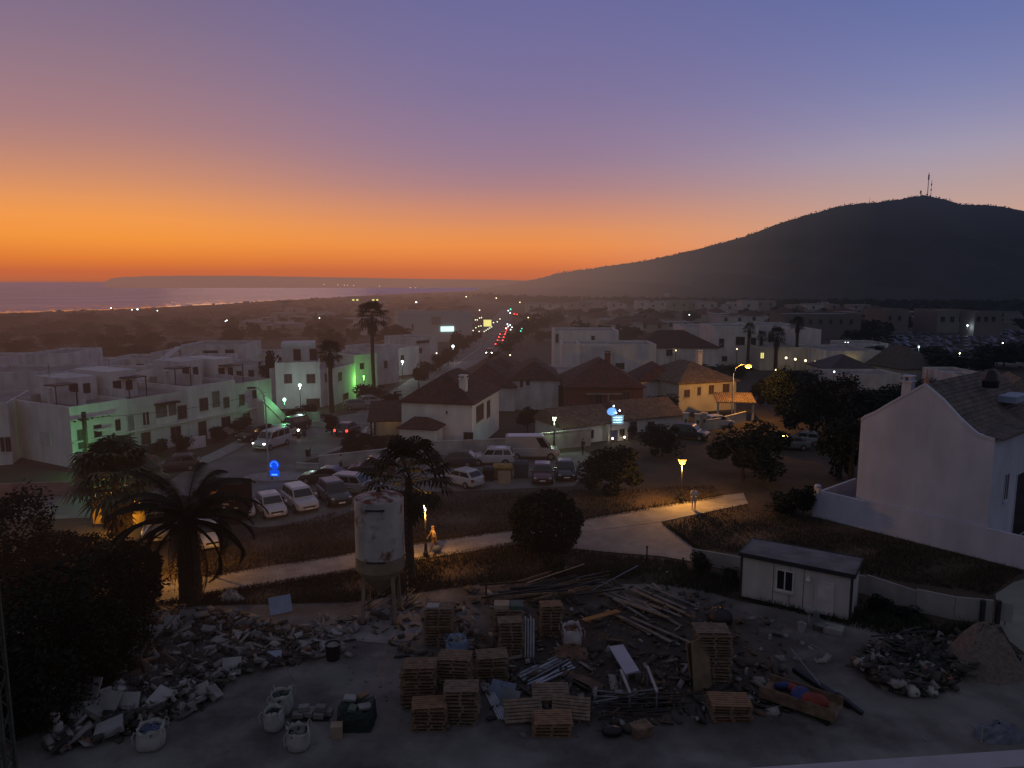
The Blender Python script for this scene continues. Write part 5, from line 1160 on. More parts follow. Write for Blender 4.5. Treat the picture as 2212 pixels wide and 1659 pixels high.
# ------------------------------------------------------------------ vehicles (local x = forward)
def body_loft(st):
    """st: stations (x, half width, z low, z top) -> rounded body shell"""
    V, Fq = [], []
    for x, hw, zl, zt in st:
        r = min(.12, (zt-zl)*.3)
        V += [(x, -hw*.86, zl), (x, -hw, zl+r), (x, -hw*1.0, zl+(zt-zl)*.55), (x, -hw*.965, zt-r*.6), (x, -hw*.86, zt), (x, 0, zt+.025), (x, hw*.86, zt), (x, hw*.965, zt-r*.6), (x, hw*1.0, zl+(zt-zl)*.55), (x, hw, zl+r), (x, hw*.86, zl)]
    n = 11
    for i in range(len(st)-1):
        for k in range(n-1): Fq.append((i*n+k, i*n+k+1, (i+1)*n+k+1, (i+1)*n+k))
        Fq.append((i*n+n-1, i*n, (i+1)*n, (i+1)*n+n-1))
    Fq.append(tuple(range(n-1, -1, -1))); Fq.append(tuple((len(st)-1)*n+k for k in range(n)))
    return V, Fq
KIND = {
 'hatch': dict(L=4.0, st=[(-1.98, .70, .34, .80), (-1.9, .80, .24, .95), (-1.4, .86, .2, .96), (0, .875, .2, .94), (.95, .87, .2, .90), (1.5, .85, .2, .80), (1.85, .78, .22, .68), (2.0, .62, .3, .55)],
               cab=(.98, .30, -1.30, -1.88, .93, 1.46), w=.875, wb=(1.25, -1.22), wr=.31),
 'sedan': dict(L=4.5, st=[(-2.22, .68, .36, .78), (-2.15, .8, .25, .95), (-1.5, .87, .2, .97), (0, .89, .2, .94), (.9, .88, .2, .92), (1.7, .86, .2, .82), (2.1, .78, .22, .70), (2.25, .62, .3, .56)],
               cab=(.95, .2, -1.0, -1.75, .94, 1.42), w=.89, wb=(1.38, -1.32), wr=.32),
 'suv': dict(L=4.4, st=[(-2.15, .76, .42, .95), (-2.08, .86, .32, 1.08), (-1.4, .9, .28, 1.08), (0, .91, .28, 1.05), (1.0, .9, .28, 1.03), (1.7, .88, .28, .95), (2.05, .8, .3, .84), (2.18, .66, .38, .68)],
               cab=(1.05, .45, -1.72, -2.05, 1.05, 1.66), w=.91, wb=(1.32, -1.28), wr=.36),
 'van': dict(L=4.6, st=[(-2.3, .84, .36, 1.1), (-2.25, .9, .25, 1.2), (-1.4, .92, .22, 1.18), (0, .92, .22, 1.12), (1.2, .9, .22, 1.08), (1.8, .88, .24, .98), (2.15, .8, .28, .86), (2.28, .66, .34, .66)],
               cab=(1.35, .72, -2.16, -2.27, 1.12, 1.88), w=.92, wb=(1.45, -1.35), wr=.33),
 'panelvan': dict(L=5.4, st=[(-2.7, .96, .45, 1.2), (-2.68, .98, .35, 1.25), (0, .98, .3, 1.25), (1.4, .97, .3, 1.2), (2.1, .93, .3, 1.08), (2.5, .85, .32, .95), (2.65, .7, .38, .75)],
               cab=(1.85, 1.05, -2.66, -2.68, 1.2, 2.35), w=.98, wb=(1.75, -1.6), wr=.36),
}
PROTO = {}
def make_car(kind, pm, head=HLOFF, tail=TLOFF, name='parked_car'):
    K = KIND[kind]; t = thing(name, 'car', 'car')
    V, Fq = body_loft(K['st']); mb = MB(); mb.add(V, Fq)
    xf, xtf, xtr, xr, zb, zt = K['cab']; w_ = K['w']; wb, wt = w_*.93, w_*.76
    if kind == 'panelvan': wt = w_*.88
    def sec(x, hw, z): return [(x, -hw, z), (x, hw, z)]
    # roof and pillars
    roofz = zt; e = .1
    ring = [(xf, wb*.95, zb-.02), (xtf, wt, zt-.05), (xtf-.25, wt, zt), (xtr+.25, wt, zt), (xtr, wt, zt-.06), (xr, wb*.95, zb-.02)]
    vs = []; 
    for (x, hw, z) in ring: vs += [(x, -hw, z), (x, -hw*.85, z+.035 if z > zb+.1 else z), (x, hw*.85, z+.035 if z > zb+.1 else z), (x, hw, z)]
    fs = []
    for i in range(5):
        a = i*4; fs += [(a, a+1, a+5, a+4), (a+1, a+2, a+6, a+5), (a+2, a+3, a+7, a+6)]
    fs += [(0, 4, 8, 12, 16, 20), (23, 19, 15, 11, 7, 3)]
    mb.add(vs, fs)
    bd = mb.build('body', pm, t, smooth=False)
    # glazing set a little proud of the cabin
    def lerp(a, b, f): return a+(b-a)*f
    def quad(nm, pts, off):
        g = MB(); c = [Vector(p)+Vector(off) for p in pts]; i_ = [q-Vector(off)*1.6 for q in c]
        g.hexa(i_+c); return g.build(nm, CARGL, t)
    f0, f1 = .10, .90
    quad('windscreen', [(lerp(xf, xtf, f0), -lerp(wb*.95, wt, f0)*.9, lerp(zb, zt-.05, f0)), (lerp(xf, xtf, f0), lerp(wb*.95, wt, f0)*.9, lerp(zb, zt-.05, f0)), (lerp(xf, xtf, f1), lerp(wb*.95, wt, f1)*.9, lerp(zb, zt-.05, f1)), (lerp(xf, xtf, f1), -lerp(wb*.95, wt, f1)*.9, lerp(zb, zt-.05, f1))], (.02, 0, .02))
    if kind != 'panelvan':
        quad('rear_window', [(lerp(xr, xtr, .2), lerp(wb*.95, wt, .2)*.86, lerp(zb, zt-.05, .2)), (lerp(xr, xtr, .2), -lerp(wb*.95, wt, .2)*.86, lerp(zb, zt-.05, .2)), (lerp(xr, xtr, f1), -lerp(wb*.95, wt, f1)*.86, lerp(zb, zt-.05, f1)), (lerp(xr, xtr, f1), lerp(wb*.95, wt, f1)*.86, lerp(zb, zt-.05, f1))], (-.02, 0, .02))
    zl, zh = zb+.05, zt-.12; fl, fh = (zl-zb)/(zt-zb), (zh-zb)/(zt-zb)
    segs = [(.06, .46), (.50, .90)] if kind not in ('panelvan', 'suv', 'van') else ([(.05, .22)] if kind == 'panelvan' else [(.05, .34), (.38, .66), (.70, .93)])
    for s in (-1, 1):
        for (u0, u1) in segs:
            P_ = []
            for (u, f) in ((u0, fl), (u1, fl), (u1, fh), (u0, fh)):
                xa, xb = lerp(xf, xtf, f), lerp(xr, xtr, f); P_.append((lerp(xa, xb, u), s*lerp(wb*.95, wt, f), lerp(zb, zt, f)))
            quad('side_window', P_, (0, s*.015, .006))
    for sx in K['wb']:
        for s in (-1, 1):
            wh = MB(); M_ = Matrix.Rotation(R(90), 4, 'X'); r = K['wr']
            wh.lathe([(r*.6, -.1), (r*.94, -.1), (r, -.06), (r, .06), (r*.94, .1), (r*.6, .1)], 16, (sx, s*(w_-.06), r), 0, M_); wo_ = wh.build('wheel', RUBBER, t)
            MB().lathe([(.001, -.105), (r*.6, -.105), (r*.62, 0), (r*.6, .105), (.001, .105)], 10, (sx, s*(w_-.06), r), 0, M_).build('rim', RIM, wo_)
    xs0, xs1 = K['st'][-1][0], K['st'][0][0]; zf = K['st'][-2][3]-.07
    for s in (-1, 1):
        MB().ball((xs0-.17, s*w_*.72, zf), .13, 8, 5, sq=(.9, 1.2, .75)).build('headlight', head, t)
        MB().box(xs1-.02, xs1+.14, s*w_*.82-.1, s*w_*.82+.1, K['st'][1][3]-.28, K['st'][1][3]-.06).build('taillight', tail, t)
        MB().box(.72, .88, s*(w_+.09)-.1, s*(w_+.09)+.1, zb, zb+.14).build('wing_mirror', pm, t)
    MB().box(xs0+.0, xs0+.02, -.26, .26, .40, .51).build('number_plate', PLATE, t); MB().box(xs1-.03, xs1, -.26, .26, .62, .73).build('number_plate', PLATE, t)
    MB().box(xs0-.08, xs0+.012, -w_*.5, w_*.5, .52, .62).build('grille', BLACKP, t)
    return t
def car(lab, x, y, kind, pm, hdg, head=HLOFF, tail=TLOFF, cat='car', name='parked_car', grp='cars around the junction', scale=1.0, z=0.02):
    key = (kind, pm.name, head.name, tail.name)
    if key not in PROTO: PROTO[key] = t = make_car(kind, pm, head, tail, name)
    else: t = dup(PROTO[key]); t.name = name
    p = G(x, y); t.location = (p.x, p.y, z); t.rotation_euler = (0, 0, R(hdg)); t.scale = (scale,)*3
    tag(t, lab, cat, grp); return t
car('dark navy hatchback parked alone at the near end of the terraced row', 384, 1015, 'hatch', PN, 197)
car('black car parked at the kerb just left of the white van with lit headlights', 552, 951, 'suv', PB, 240)
car('white van driving toward the viewer with both headlights lit', 588, 966, 'van', PW, 250, head=HLON, cat='van', name='white_van')
car('silver car parked behind the white van with lit headlights', 614, 944, 'hatch', PS, 60)
car('dark car farther back by the green lit stairs', 634, 930, 'suv', PB, 240)
car('dark car with a lit red tail lamp entering the main road', 752, 938, 'hatch', PB, 78, tail=TLON, name='car')
car('grey hatchback parked side-on up the main road, nearest of three', 774, 884, 'hatch', PG, 15)
car('light grey car parked second up the main road', 802, 876, 'hatch', PS, 20)
car('dark car parked third up the main road', 828, 866, 'suv', PB, 25)
car('black saloon parked nose left beside the white boundary wall', 703, 1043, 'sedan', PB, 172)
car('black off-road car parked behind the black saloon', 806, 1027, 'suv', PB, 178)
car('silver estate car with roof rails in front of the black off-road car', 768, 1066, 'suv', PS, 345)
car('dark green car with a pale roof and bright plate next to the silver estate', 722, 1083, 'suv', paint('dark_green', (.02, .03, .026)), 300)
car('white hatchback parked nose toward the footpath, largest white car', 585, 1108, 'hatch', PW, 302)
car('white off-road car between the white hatchback and the dark green car', 648, 1096, 'suv', PW, 305)
car('white saloon half hidden behind the black kiosk', 516, 1108, 'sedan', PW, 302)
car('white car lit orange behind the date palm fronds', 348, 1156, 'van', PW, 285, name='parked_van', cat='van')
car('second white car glimpsed through the date palm fronds', 452, 1172, 'hatch', PW, 300)
car('dark navy car parked left of the white off-road car by the wall', 985, 1006, 'hatch', PN, 176)
car('white off-road car parked beside the white panel van', 1064, 1003, 'suv', PW, 178)
car('white panel van parked side-on along the boundary wall', 1150, 990, 'panelvan', paint('shaded_white', (.27, .27, .28)), 2, cat='van', name='panel_van')  # white paint darkened to stand in for shade on the van
car('white hatchback with its tail toward the park, right of the fan palm', 998, 1047, 'hatch', PW, 140)
car('dark red car facing the park beside the containers', 1172, 1037, 'hatch', PR, 268)
car('small black car facing the park, right of the dark red car', 1221, 1030, 'hatch', PB, 270)
car('black car parked by the gate pillars of the cream house', 1490, 948, 'suv', PB, 330)
car('white car parked behind the garden wall of the cream house', 1550, 922, 'hatch', PW, 20)
car('silver blue car parked under the trees on the right, upper one', 1737, 960, 'hatch', PS, 150)
car('grey car parked under the trees on the right, lower one', 1702, 970, 'sedan', PG, 175)
for i, (x, y, k, pm) in enumerate([(1078, 749, 'suv', PB), (1081.5, 740, 'hatch', PG), (1084, 733, 'hatch', PB), (1086.5, 727, 'suv', PS), (1088.5, 721.5, 'hatch', PB), (1090.5, 717, 'hatch', PG), (1092.5, 713, 'suv', PB), (1094, 709.5, 'hatch', PB)]):
    car('car in the queue far up the main road with glowing red tail lamps', x, y, k, pm, 86, tail=emis('bright_tail_lamp', (1, .03, .02), 14), grp='queue of cars with red tail lamps', name='queued_car')
car('oncoming car up the main road with lit white headlights', 1058, 766, 'hatch', PB, 266, head=emis('bright_headlamp', (1, .97, .85), 22), name='car')
# scooter and rider ahead of the white van
p = G(652, 945); sc_t = thing('scooter', 'small dark scooter with a lit headlamp behind the white van', 'scooter', p, R(250))
MB().tube([(-.6, 0, .55), (-.2, 0, .5), (.2, 0, .32), (.45, 0, .5), (.5, 0, .95)], [.16, .17, .10, .10, .06], 8).build('body', PB, sc_t)
for x_ in (-.55, .6): MB().lathe([(.1, -.05), (.25, -.05), (.25, .05), (.1, .05)], 12, (x_, 0, .25), 0, Matrix.Rotation(R(90), 4, 'X')).build('wheel', RUBBER, sc_t)
MB().ball((.6, 0, .95), .12, 8, 5).build('headlight', emis('scooter_lamp', (1, .9, .65), 14), sc_t); MB().bar((.48, -.32, 1.05), (.48, .32, 1.05), .04).build('handlebar', DSTEEL, sc_t); MB().box(-.7, .0, -.14, .14, .68, .76).build('seat', BLACKP, sc_t)
# distant car park: low detail cars, each its own object
def far_car_mesh(pm):
    mb = MB(); V, Fq = body_loft(KIND['hatch']['st']); mb.add(V, Fq, 0)
    mb.add([(1.0, -.8, .9), (1.0, .8, .9), (-1.85, .8, .9), (-1.85, -.8, .9), (.3, -.64, 1.4), (.3, .64, 1.4), (-1.3, .64, 1.4), (-1.3, -.64, 1.4)], [(0, 1, 5, 4), (1, 2, 6, 5), (2, 3, 7, 6), (3, 0, 4, 7)], 1)
    mb.add([(.3, -.64, 1.402), (.3, .64, 1.402), (-1.3, .64, 1.402), (-1.3, -.64, 1.402), (.2, -.5, 1.46), (.2, .5, 1.46), (-1.2, .5, 1.46), (-1.2, -.5, 1.46)], [(4, 5, 6, 7), (0, 1, 5, 4), (1, 2, 6, 5), (2, 3, 7, 6), (3, 0, 4, 7)], 0)
    o = mb.build('distant_car', [pm, CARGL]); m_ = o.data; bpy.data.objects.remove(o); return m_
FM = [(far_car_mesh(m_), n_) for m_, n_ in ((mat('far_car_white', (.16, .165, .18), rough=.5, var=.1), 'white'), (mat('far_car_silver', (.085, .09, .10), rough=.5, var=.1), 'silver'), (PB, 'black'), (mat('far_car_grey', (.045, .047, .05), rough=.5, var=.1), 'grey'), (PN, 'dark blue'))]
r9 = random.Random(9); spots = []
for row in range(7):
    y = 721+row*7.5
    x = 1990.0-(row*4)
    while x < 2225:
        if r9.random() < .80: spots.append((x, y+r9.uniform(-.5, .5)))
        x += 2.6/mpp(G(x, y))*1.02
for row in range(4):
    y = 727+row*8; x = 1908.0
    while x < 1980:
        if r9.random() < .75: spots.append((x, y))
        x += 2.6/mpp(G(x, y))*1.05
for (x, y) in spots[:230]:
    me, n_ = FM[r9.choice((0, 1, 1, 2, 2, 3, 3, 4))]; o = bpy.data.objects.new('distant_car', me); COL.objects.link(o); p = G(x, y); o.location = (p.x, p.y, .02); o.rotation_euler.z = R(90+r9.choice((0, 180))+r9.uniform(-4, 4)+28)
    tag(o, 'tiny %s car in the rows of the distant car park' % n_, 'car', '%s cars in the distant car park' % n_)
ASPHD = mat('car_park_asphalt', (0.05, 0.05, 0.05), var=.3)
sheet('car_park', gp([(1880, 722), (1975, 716), (2300, 712), (2400, 792), (2000, 782), (1890, 764)]), 0.012, ASPHD)

# kiosk, panels, sign, pole, containers
p = G(480, 1134); ks = thing('black_kiosk', 'black box kiosk with orange emblem and scrawled lettering beside the date palm', 'kiosk', p, R(-6)); kw = 88*mpp(p); kh = zat(p, 1047)
MB().box(-kw/2, kw/2, 0, 1.9, .35, kh).build('box', mat('kiosk_black', (.007, .006, .0065), rough=.9, spec=.1), ks, bevel=.03)
MB().lathe([(.001, -.03), (.32, -.03), (.35, .0), (.32, .03), (.001, .03)], 9, (-kw*.17, -.05, kh*.72), 0, Matrix.Rotation(R(90), 4, 'X') @ Matrix.Diagonal((.9, 1.05, 1, 1))).build('emblem', mat('orange_emblem', (.55, .24, .09)), ks)
MB().bar((-kw*.14, -.05, kh*.72+.3), (-kw*.07, -.05, kh*.72+.42), .15, .03).build('emblem_leaf', MATS['orange_emblem'], ks)
mb = MB(); q = .35
for k in range(7): mb.bar((q+k*.11, -.03, kh*.62+(.12 if k % 2 else -.08)), (q+k*.11+.11, -.03, kh*.62+(-.08 if k % 2 else .12)), .07, .03)
mb.build('lettering', mat('red_brown_lettering', (.42, .19, .11)), ks)
MB().box(.1, .6, -.03, -.005, kh*.50, kh*.545).build('text_line', BOARD, ks); MB().box(.12, .32, -.03, -.005, kh*.42, kh*.455).build('text_line', BOARD, ks); MB().box(1.0, 1.25, -.03, -.005, kh*.42, kh*.455).build('text_line', BOARD, ks)
for x_ in (-kw*.4, kw*.4):
    for y_ in (.3, 1.6): MB().box(x_-.08, x_+.08, y_-.08, y_+.08, 0, .352).build('leg', DSTEEL, ks)
p = G(259, 1140); yp = thing('yellow_panel_wall', 'glowing yellow gridded panel wall behind the lit fan palm', 'panel wall', p, R(-3)); yw = 118*mpp(p)/2; yh = zat(p, 1062)
YP = mat('yellow_panel', (.50, .30, .045), rough=.6, var=.1)
for k in range(4):
    for j in range(2):
        MB().box(-yw+k*yw/2+.03, -yw+(k+1)*yw/2-.03, -.03, .03, .25+j*(yh-.25)/2+.03, .25+(j+1)*(yh-.25)/2-.03).build('panel', YP, yp)
mb = MB()
for k in range(5): mb.box(-yw+k*yw/2-.03, -yw+k*yw/2+.03, -.05, .05, 0, yh)
for j in range(3): mb.box(-yw+.03, yw-.03, -.045, .045, .25+j*(yh-.25)/2-.03, .25+j*(yh-.25)/2+.03)
mb.build('frame', DSTEEL, yp); lamp_light(yp, (.3, -1.5, 1.6), (1, .55, .10), 170); lamp_light(yp, (-2.6, -3.2, 3.4), (1, .50, .08), 160)  # second light added to turn the palm leaves orange, no lamp body
p = G(594, 1040); bsg = thing('blue_road_sign', 'glowing blue road sign: round arrow sign over a square one on the traffic island', 'road sign', p, R(-4)); zt_, zb_ = zat(p, 996), zat(p, 1029)
s_ = mpp(p); 
MB().lathe([(.05, 0), (.05, zt_-.1)], 8, (-.28, .06, 0)).build('post', DSTEEL, bsg)
zc = zat(p, 1004.5); rr = 10.5*s_
MB().lathe([(.001, -.03), (rr, -.03), (rr, .03), (.001, .03)], 28, (0, 0, zc), 0, Matrix.Rotation(R(90), 4, 'X')).build('round_panel', E_BLUE, bsg)
mb = MB()
for k in range(16):
    a, b = R(-20+k*14), R(-20+(k+1)*14); mb.bar((rr*.72*math.cos(a), -.045, zc+rr*.72*math.sin(a)), (rr*.72*math.cos(b), -.045, zc+rr*.72*math.sin(b)), .05, .02)
mb.bar((-rr*.85, -.045, zc-rr*.2), (-rr*.5, -.045, zc-rr*.25), .06, .02); mb.build('arrow_ring', E_BLUEL, bsg)
MB().box(-rr*.95, rr*.95, -.03, .03, zb_+.02, zc-rr-.03).build('square_panel', E_BLUE, bsg); MB().box(-rr*.6, rr*.6, -.05, -.032, zb_+.1, zb_+.22).build('square_mark', E_BLUEL, bsg)
p = G(191, 1022); up = thing('utility_pole', 'square wooden utility pole before the green lit near house', 'pole', p); hz_ = zat(p, 890); MB().box(-.14, .14, -.14, .14, 0, hz_).build('shaft', BARK, up); MB().box(-.5, .5, -.18, -.10, hz_-.7, hz_-.58).build('cross_arm', BARK, up)
p2 = G(581, 930); a, b = Vector((p.x, p.y, hz_-.55)), Vector((p2.x, p2.y, 4.6)); mid = (a+b)/2-Vector((0, 0, .5))
tag(MB().tube([a.lerp(b, k/12)-Vector((0, 0, .55*math.sin(math.pi*k/12))) for k in range(13)], .02, 4).build('overhead_cable', BLACKP), 'thin black cable slung along the terraced row from the utility pole', 'cable')
def container(lab, x, y, w_px, h_px, m, lidm=None, cat='container', d=1.1):
    p = G(x, y); s_ = mpp(p); w_, h_ = w_px*s_/2, h_px*s_; t = thing('waste_container', lab, cat, p, R(-4), 'waste containers beside the parked cars')
    mb = MB(); mb.hexa([(-w_*.9, -d*.42, .12), (w_*.9, -d*.42, .12), (w_*.9, d*.42, .12), (-w_*.9, d*.42, .12), (-w_, -d/2, h_*.82), (w_, -d/2, h_*.82), (w_, d/2, h_*.82), (-w_, d/2, h_*.82)]); mb.build('bin_body', m, t, bevel=.03)
    MB().hexa([(-w_*1.03, -d*.53, h_*.83), (w_*1.03, -d*.53, h_*.83), (w_*1.03, d*.53, h_*.83), (-w_*1.03, d*.53, h_*.83), (-w_*.9, -d*.3, h_), (w_*.9, -d*.3, h_), (w_*.9, d*.4, h_), (-w_*.9, d*.4, h_)]).build('lid', lidm or m, t, bevel=.03)
    for sx in (-1, 1): MB().lathe([(.07, -.03), (.1, -.03), (.1, .03), (.07, .03)], 10, (sx*w_*.8, -d*.4, .1), 0, Matrix.Rotation(R(90), 4, 'X')).build('castor', RUBBER, t)
    return t
container('grey green waste container right of the white hatchback', 1034, 1040, 20, 30, mat('bin_grey_green', (.07, .085, .07)))
container('black waste container between the grey green and the yellow one', 1056, 1037, 22, 30, BLACKP)
container('wide yellow topped waste container in the middle of the parked cars', 1086, 1034, 44, 32, mat('bin_yellow', (.17, .10, .04)), mat('bin_yellow_lid', (.26, .16, .05)))
container('dark blue grey waste container left of the dark red car', 1126, 1030, 32, 36, mat('bin_bluegrey', (.05, .055, .07)))
p = G(1090, 1046); t = tag(MB().box(-.55, .55, -.02, .04, .02, 1.15).build('leaning_board', CARDB), 'pale board leaning on the yellow topped container', 'board'); t.location = p; t.rotation_euler = (R(-12), 0, .1)
p = G(665, 986); t = thing('litter_bin', 'small dark litter bin on the asphalt near the wall end', 'bin', p); MB().lathe([(.2, .05), (.26, .75), (.28, .78)], 10).build('basket', BLACKP, t); MB().lathe([(.03, 0), (.03, 1.0)], 6, (.3, 0, 0)).build('post', DSTEEL, t)
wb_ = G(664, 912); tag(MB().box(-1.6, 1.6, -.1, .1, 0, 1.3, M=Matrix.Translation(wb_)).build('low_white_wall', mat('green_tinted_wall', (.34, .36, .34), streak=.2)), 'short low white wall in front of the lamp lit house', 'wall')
wb_ = G(425, 968); tag(MB().box(-1.0, 1.0, -.1, .1, 0, 1.2, M=Matrix.Translation(wb_) @ Matrix.Rotation(R(50), 4, 'Z')).build('low_white_wall', WHITE2), 'short white front garden wall before the terraced row', 'wall')

# ------------------------------------------------------------------ people
SKIN = mat('skin', (.30, .18, .13), rough=.6, var=.05); HAIR = mat('dark_hair', (.02, .015, .012), rough=.7)
def person(lab, x, y, hdg, shirt, legs_m, walk=.25, hgt=1.7, arm=(.1, -.1), cat='person', bag=None, hairm=HAIR, longhair=False, shorts=False, bend=0.0):
    p = G(x, y, .06); t = thing('person', lab, cat, p, R(hdg)); s = hgt/1.7
    V, E, Rr = [], [], []
    def v(q, r, par=None):
        V.append(tuple(c*s for c in q)); Rr.append(r*s); i = len(V)-1
        if par is not None: E.append((par, i))
        return i
    pel = v((0, 0, .95), .13); sp1 = v((bend*.1, 0, 1.12), .12, pel); ch = v((bend*.3, 0, 1.32), .135, sp1); nk = v((bend*.42, 0, 1.47), .055, ch); hb = v((bend*.48+.01, 0, 1.55), .085, nk); hc = v((bend*.5+.02, 0, 1.64), .088, hb); ht = v((bend*.5, 0, 1.69), .05, hc); v((bend*.5+.10, 0, 1.60), .016, hc)
    knees = []
    for k, sd in enumerate((-1, 1)):
        f = walk*(1 if k else -1)
        hp = v((0, sd*.09, .90), .085, pel); kn = v((f*.55+.03, sd*.095, .50), .058, hp); an = v((f*1.0-.02, sd*.10, .09+max(0, -f)*.12), .038, kn); v((f*1.0+.13, sd*.11, .035+max(0, -f)*.06), .034, an)
        shd = v((bend*.32, sd*.17, 1.40), .06, ch); af = arm[k]
        el = v((bend*.3+af*.8, sd*.22, 1.15), .043, shd); wr = v((bend*.3+af*1.7+.05, sd*.23, .92), .030, el); pm_ = v((bend*.3+af*1.8+.08, sd*.235, .85), .034, wr)
        for j in range(4): 
            f1 = v((bend*.3+af*1.8+.05+.02*j, sd*(.235), .79-.004*j), .009, pm_); v((bend*.3+af*1.8+.055+.02*j, sd*.225, .755+.006*abs(j-1)), .008, f1)
        th1 = v((bend*.3+af*1.8+.125, sd*.225, .84), .010, pm_); v((bend*.3+af*1.8+.14, sd*.222, .805), .009, th1)
    me = bpy.data.meshes.new('body'); me.from_pydata(V, E, []); me.materials.append(SKIN)
    o = bpy.data.objects.new('body', me); COL.objects.link(o); o.parent = t
    def skin(o, rad, me):
        m_ = o.modifiers.new('Skin', 'SKIN'); m_.use_smooth_shade = True
        if not me.skin_vertices: return
        for i, d in enumerate(me.skin_vertices[0].data): d.radius = (rad[i], rad[i]); d.use_root = (i == 0)
        ss = o.modifiers.new('Subsurf', 'SUBSURF'); ss.levels = 1; ss.render_levels = 1
    skin(o, Rr, me)
    def cloth(nm, vv, ee, rr_, m_):
        me = bpy.data.meshes.new(nm); me.from_pydata([tuple(c*s for c in q) for q in vv], ee, []); me.materials.append(m_); o = bpy.data.objects.new(nm, me); COL.objects.link(o); o.parent = t; skin(o, [q*s for q in rr_], me)
    sh = [(0, 0, .92), (bend*.1, 0, 1.12), (bend*.3, 0, 1.33), (bend*.38, 0, 1.43)]; se = [(0, 1), (1, 2), (2, 3)]; sr = [.155, .150, .16, .08]
    for k, sd in enumerate((-1, 1)):
        n0 = len(sh); sh += [(bend*.32, sd*.17, 1.40), (bend*.3+arm[k]*.8, sd*.215, 1.17)]; se += [(2, n0), (n0, n0+1)]; sr += [.075, .062]
    cloth('shirt', sh, se, sr, shirt)
    tr_ = [(0, 0, .97)]; te = []; trr = [.145]
    for k, sd in enumerate((-1, 1)):
        f = walk*(1 if k else -1); n0 = len(tr_); tr_ += [(0, sd*.09, .89), (f*.55+.03, sd*.095, .50)]; te += [(0, n0), (n0, n0+1)]; trr += [.10, .075]
        if not shorts: tr_.append((f*1.0-.02, sd*.10, .12)); te.append((n0+1, n0+2)); trr.append(.058)
    cloth('shorts' if shorts else 'trousers', tr_, te, trr, legs_m)
    mb = MB(); hx = (bend*.5-.012)*s
    mb.ball((hx, 0, 1.655*s), .102*s, 12, 8, sq=(1, .92, .9))
    if longhair: mb.ball((hx-.05*s, 0, 1.55*s), .085*s, 10, 6, sq=(.7, 1, 1.5))
    mb.build('hair', hairm, t, smooth=True)
    return t
YS = mat('yellow_lit_dress', (.55, .42, .25)); 
pw = person('woman in a pale dress walking on the lit footpath with a blue bag', 938, 1190, 205, YS, mat('tan_trousers', (.16, .10, .06)), .28, 1.68, (.15, -.1), longhair=True, hairm=mat('fair_hair', (.25, .15, .07)), bend=.15)
p = G(945, 1196); bg_ = thing('blue_bag', 'round dark blue bag carried low beside the walking woman', 'bag', (p.x, p.y-.1, .06), .3); MB().ball((0, 0, .28), .3, 14, 8, sq=(1, .7, .92)).build('sack', mat('blue_sack', (.06, .08, .14)), bg_); MB().tube([(-.1, 0, .5), (-.05, 0, .72), (.05, 0, .72), (.1, 0, .5)], .018, 6).build('handle', BLACKP, bg_)
person('man in a pale shirt standing with raised arms near the orange lantern', 1498, 1101, 255, mat('pale_shirt', (.34, .34, .36)), mat('pale_shorts', (.28, .27, .25)), .10, 1.78, (.18, .16), shorts=True)
person('person in a light top and dark shorts walking past the white boundary wall', 737, 1020, 195, mat('light_top', (.33, .31, .30)), mat('dark_shorts', (.03, .03, .035)), .2, 1.68, (.1, -.1), shorts=True)
person('dark clothed person standing on the pavement right of the white panel van', 1259, 984, 220, mat('black_jacket', (.018, .018, .02)), mat('black_trousers', (.02, .02, .022)), .12, 1.75, (.05, -.05))

# ------------------------------------------------------------------ construction yard
def pallet_parts(m):
    e = thing('wood_pallet', 'pallet', 'pallet')
    mb = MB()
    for k in range(7): mb.box(-.6, .6, -.4+k*.1167-.001*k, -.4+k*.1167+.085, .122, .144)
    for k in range(3): mb.box(-.6+k*.55, -.5+k*.55, -.4, .4, .1, .1215)
    mb.build('deck_boards', m, e)
    mb = MB()
    for a in (-.55, 0, .55):
        for b in (-.35, 0, .35): mb.box(a-.05, a+.05, b-.045, b+.045, .0215, .0995)
    for b in (-.35, 0, .35): mb.box(-.6, .6, b-.045, b+.045, 0, .022)
    mb.build('base_boards', m, e)
    return e
PP = {}
ry = random.Random(21)
def pallet(m, loc, rz, lab, grp, sx=1.0, rx=0.0, ryy=0.0):
    if m.name not in PP: PP[m.name] = o = pallet_parts(m)
    else: o = dup(PP[m.name])
    o.location = loc; o.rotation_euler = (rx, ryy, rz); o.scale = (sx, sx, 1); tag(o, lab, 'pallet', grp); return o
def stack(where, x, y, ytop, m, rz=0.0, sx=1.15, topm=None):
    p = G(x, y); s_ = (.8*sx/2); H_ = zat(p, ytop); p = p+Vector((0, s_, 0)); n = max(2, int(round(H_/.148)))
    for k in range(n):
        top = k == n-1
        pallet(topm if top and topm else ry.choice([m, m, m, PALLET, PALLET2]), (p.x+ry.uniform(-.07, .07), p.y+ry.uniform(-.06, .06), .02+k*.1465), rz+ry.uniform(-.08, .08),
            ('topmost pallet of the stack '+where) if top else ('wooden pallet inside the stack '+where), None if top else 'pallets in the stack '+where, sx)
    return p, .02+n*.1465
stack('with the pale top left of the other front stack', 926, 1582, 1527, PALLET, .03, topm=PALLET3)
stack('standing rightmost of the two front stacks beside the steel rails', 996, 1570, 1492, PALLET2, -.02)
stack('behind the left front stack, slatted top toward the road', 903, 1532, 1445, PALLET, .05)
stack('of reddish pallets behind the right front stack', 980, 1512, 1428, PALLET2, -.03)
stack('half hidden right of the reddish stack', 1062, 1478, 1424, PALLET2, .08)
p_, z_ = stack('nearest the silo with a white sheet on top', 948, 1398, 1316, PALLET2, .02)
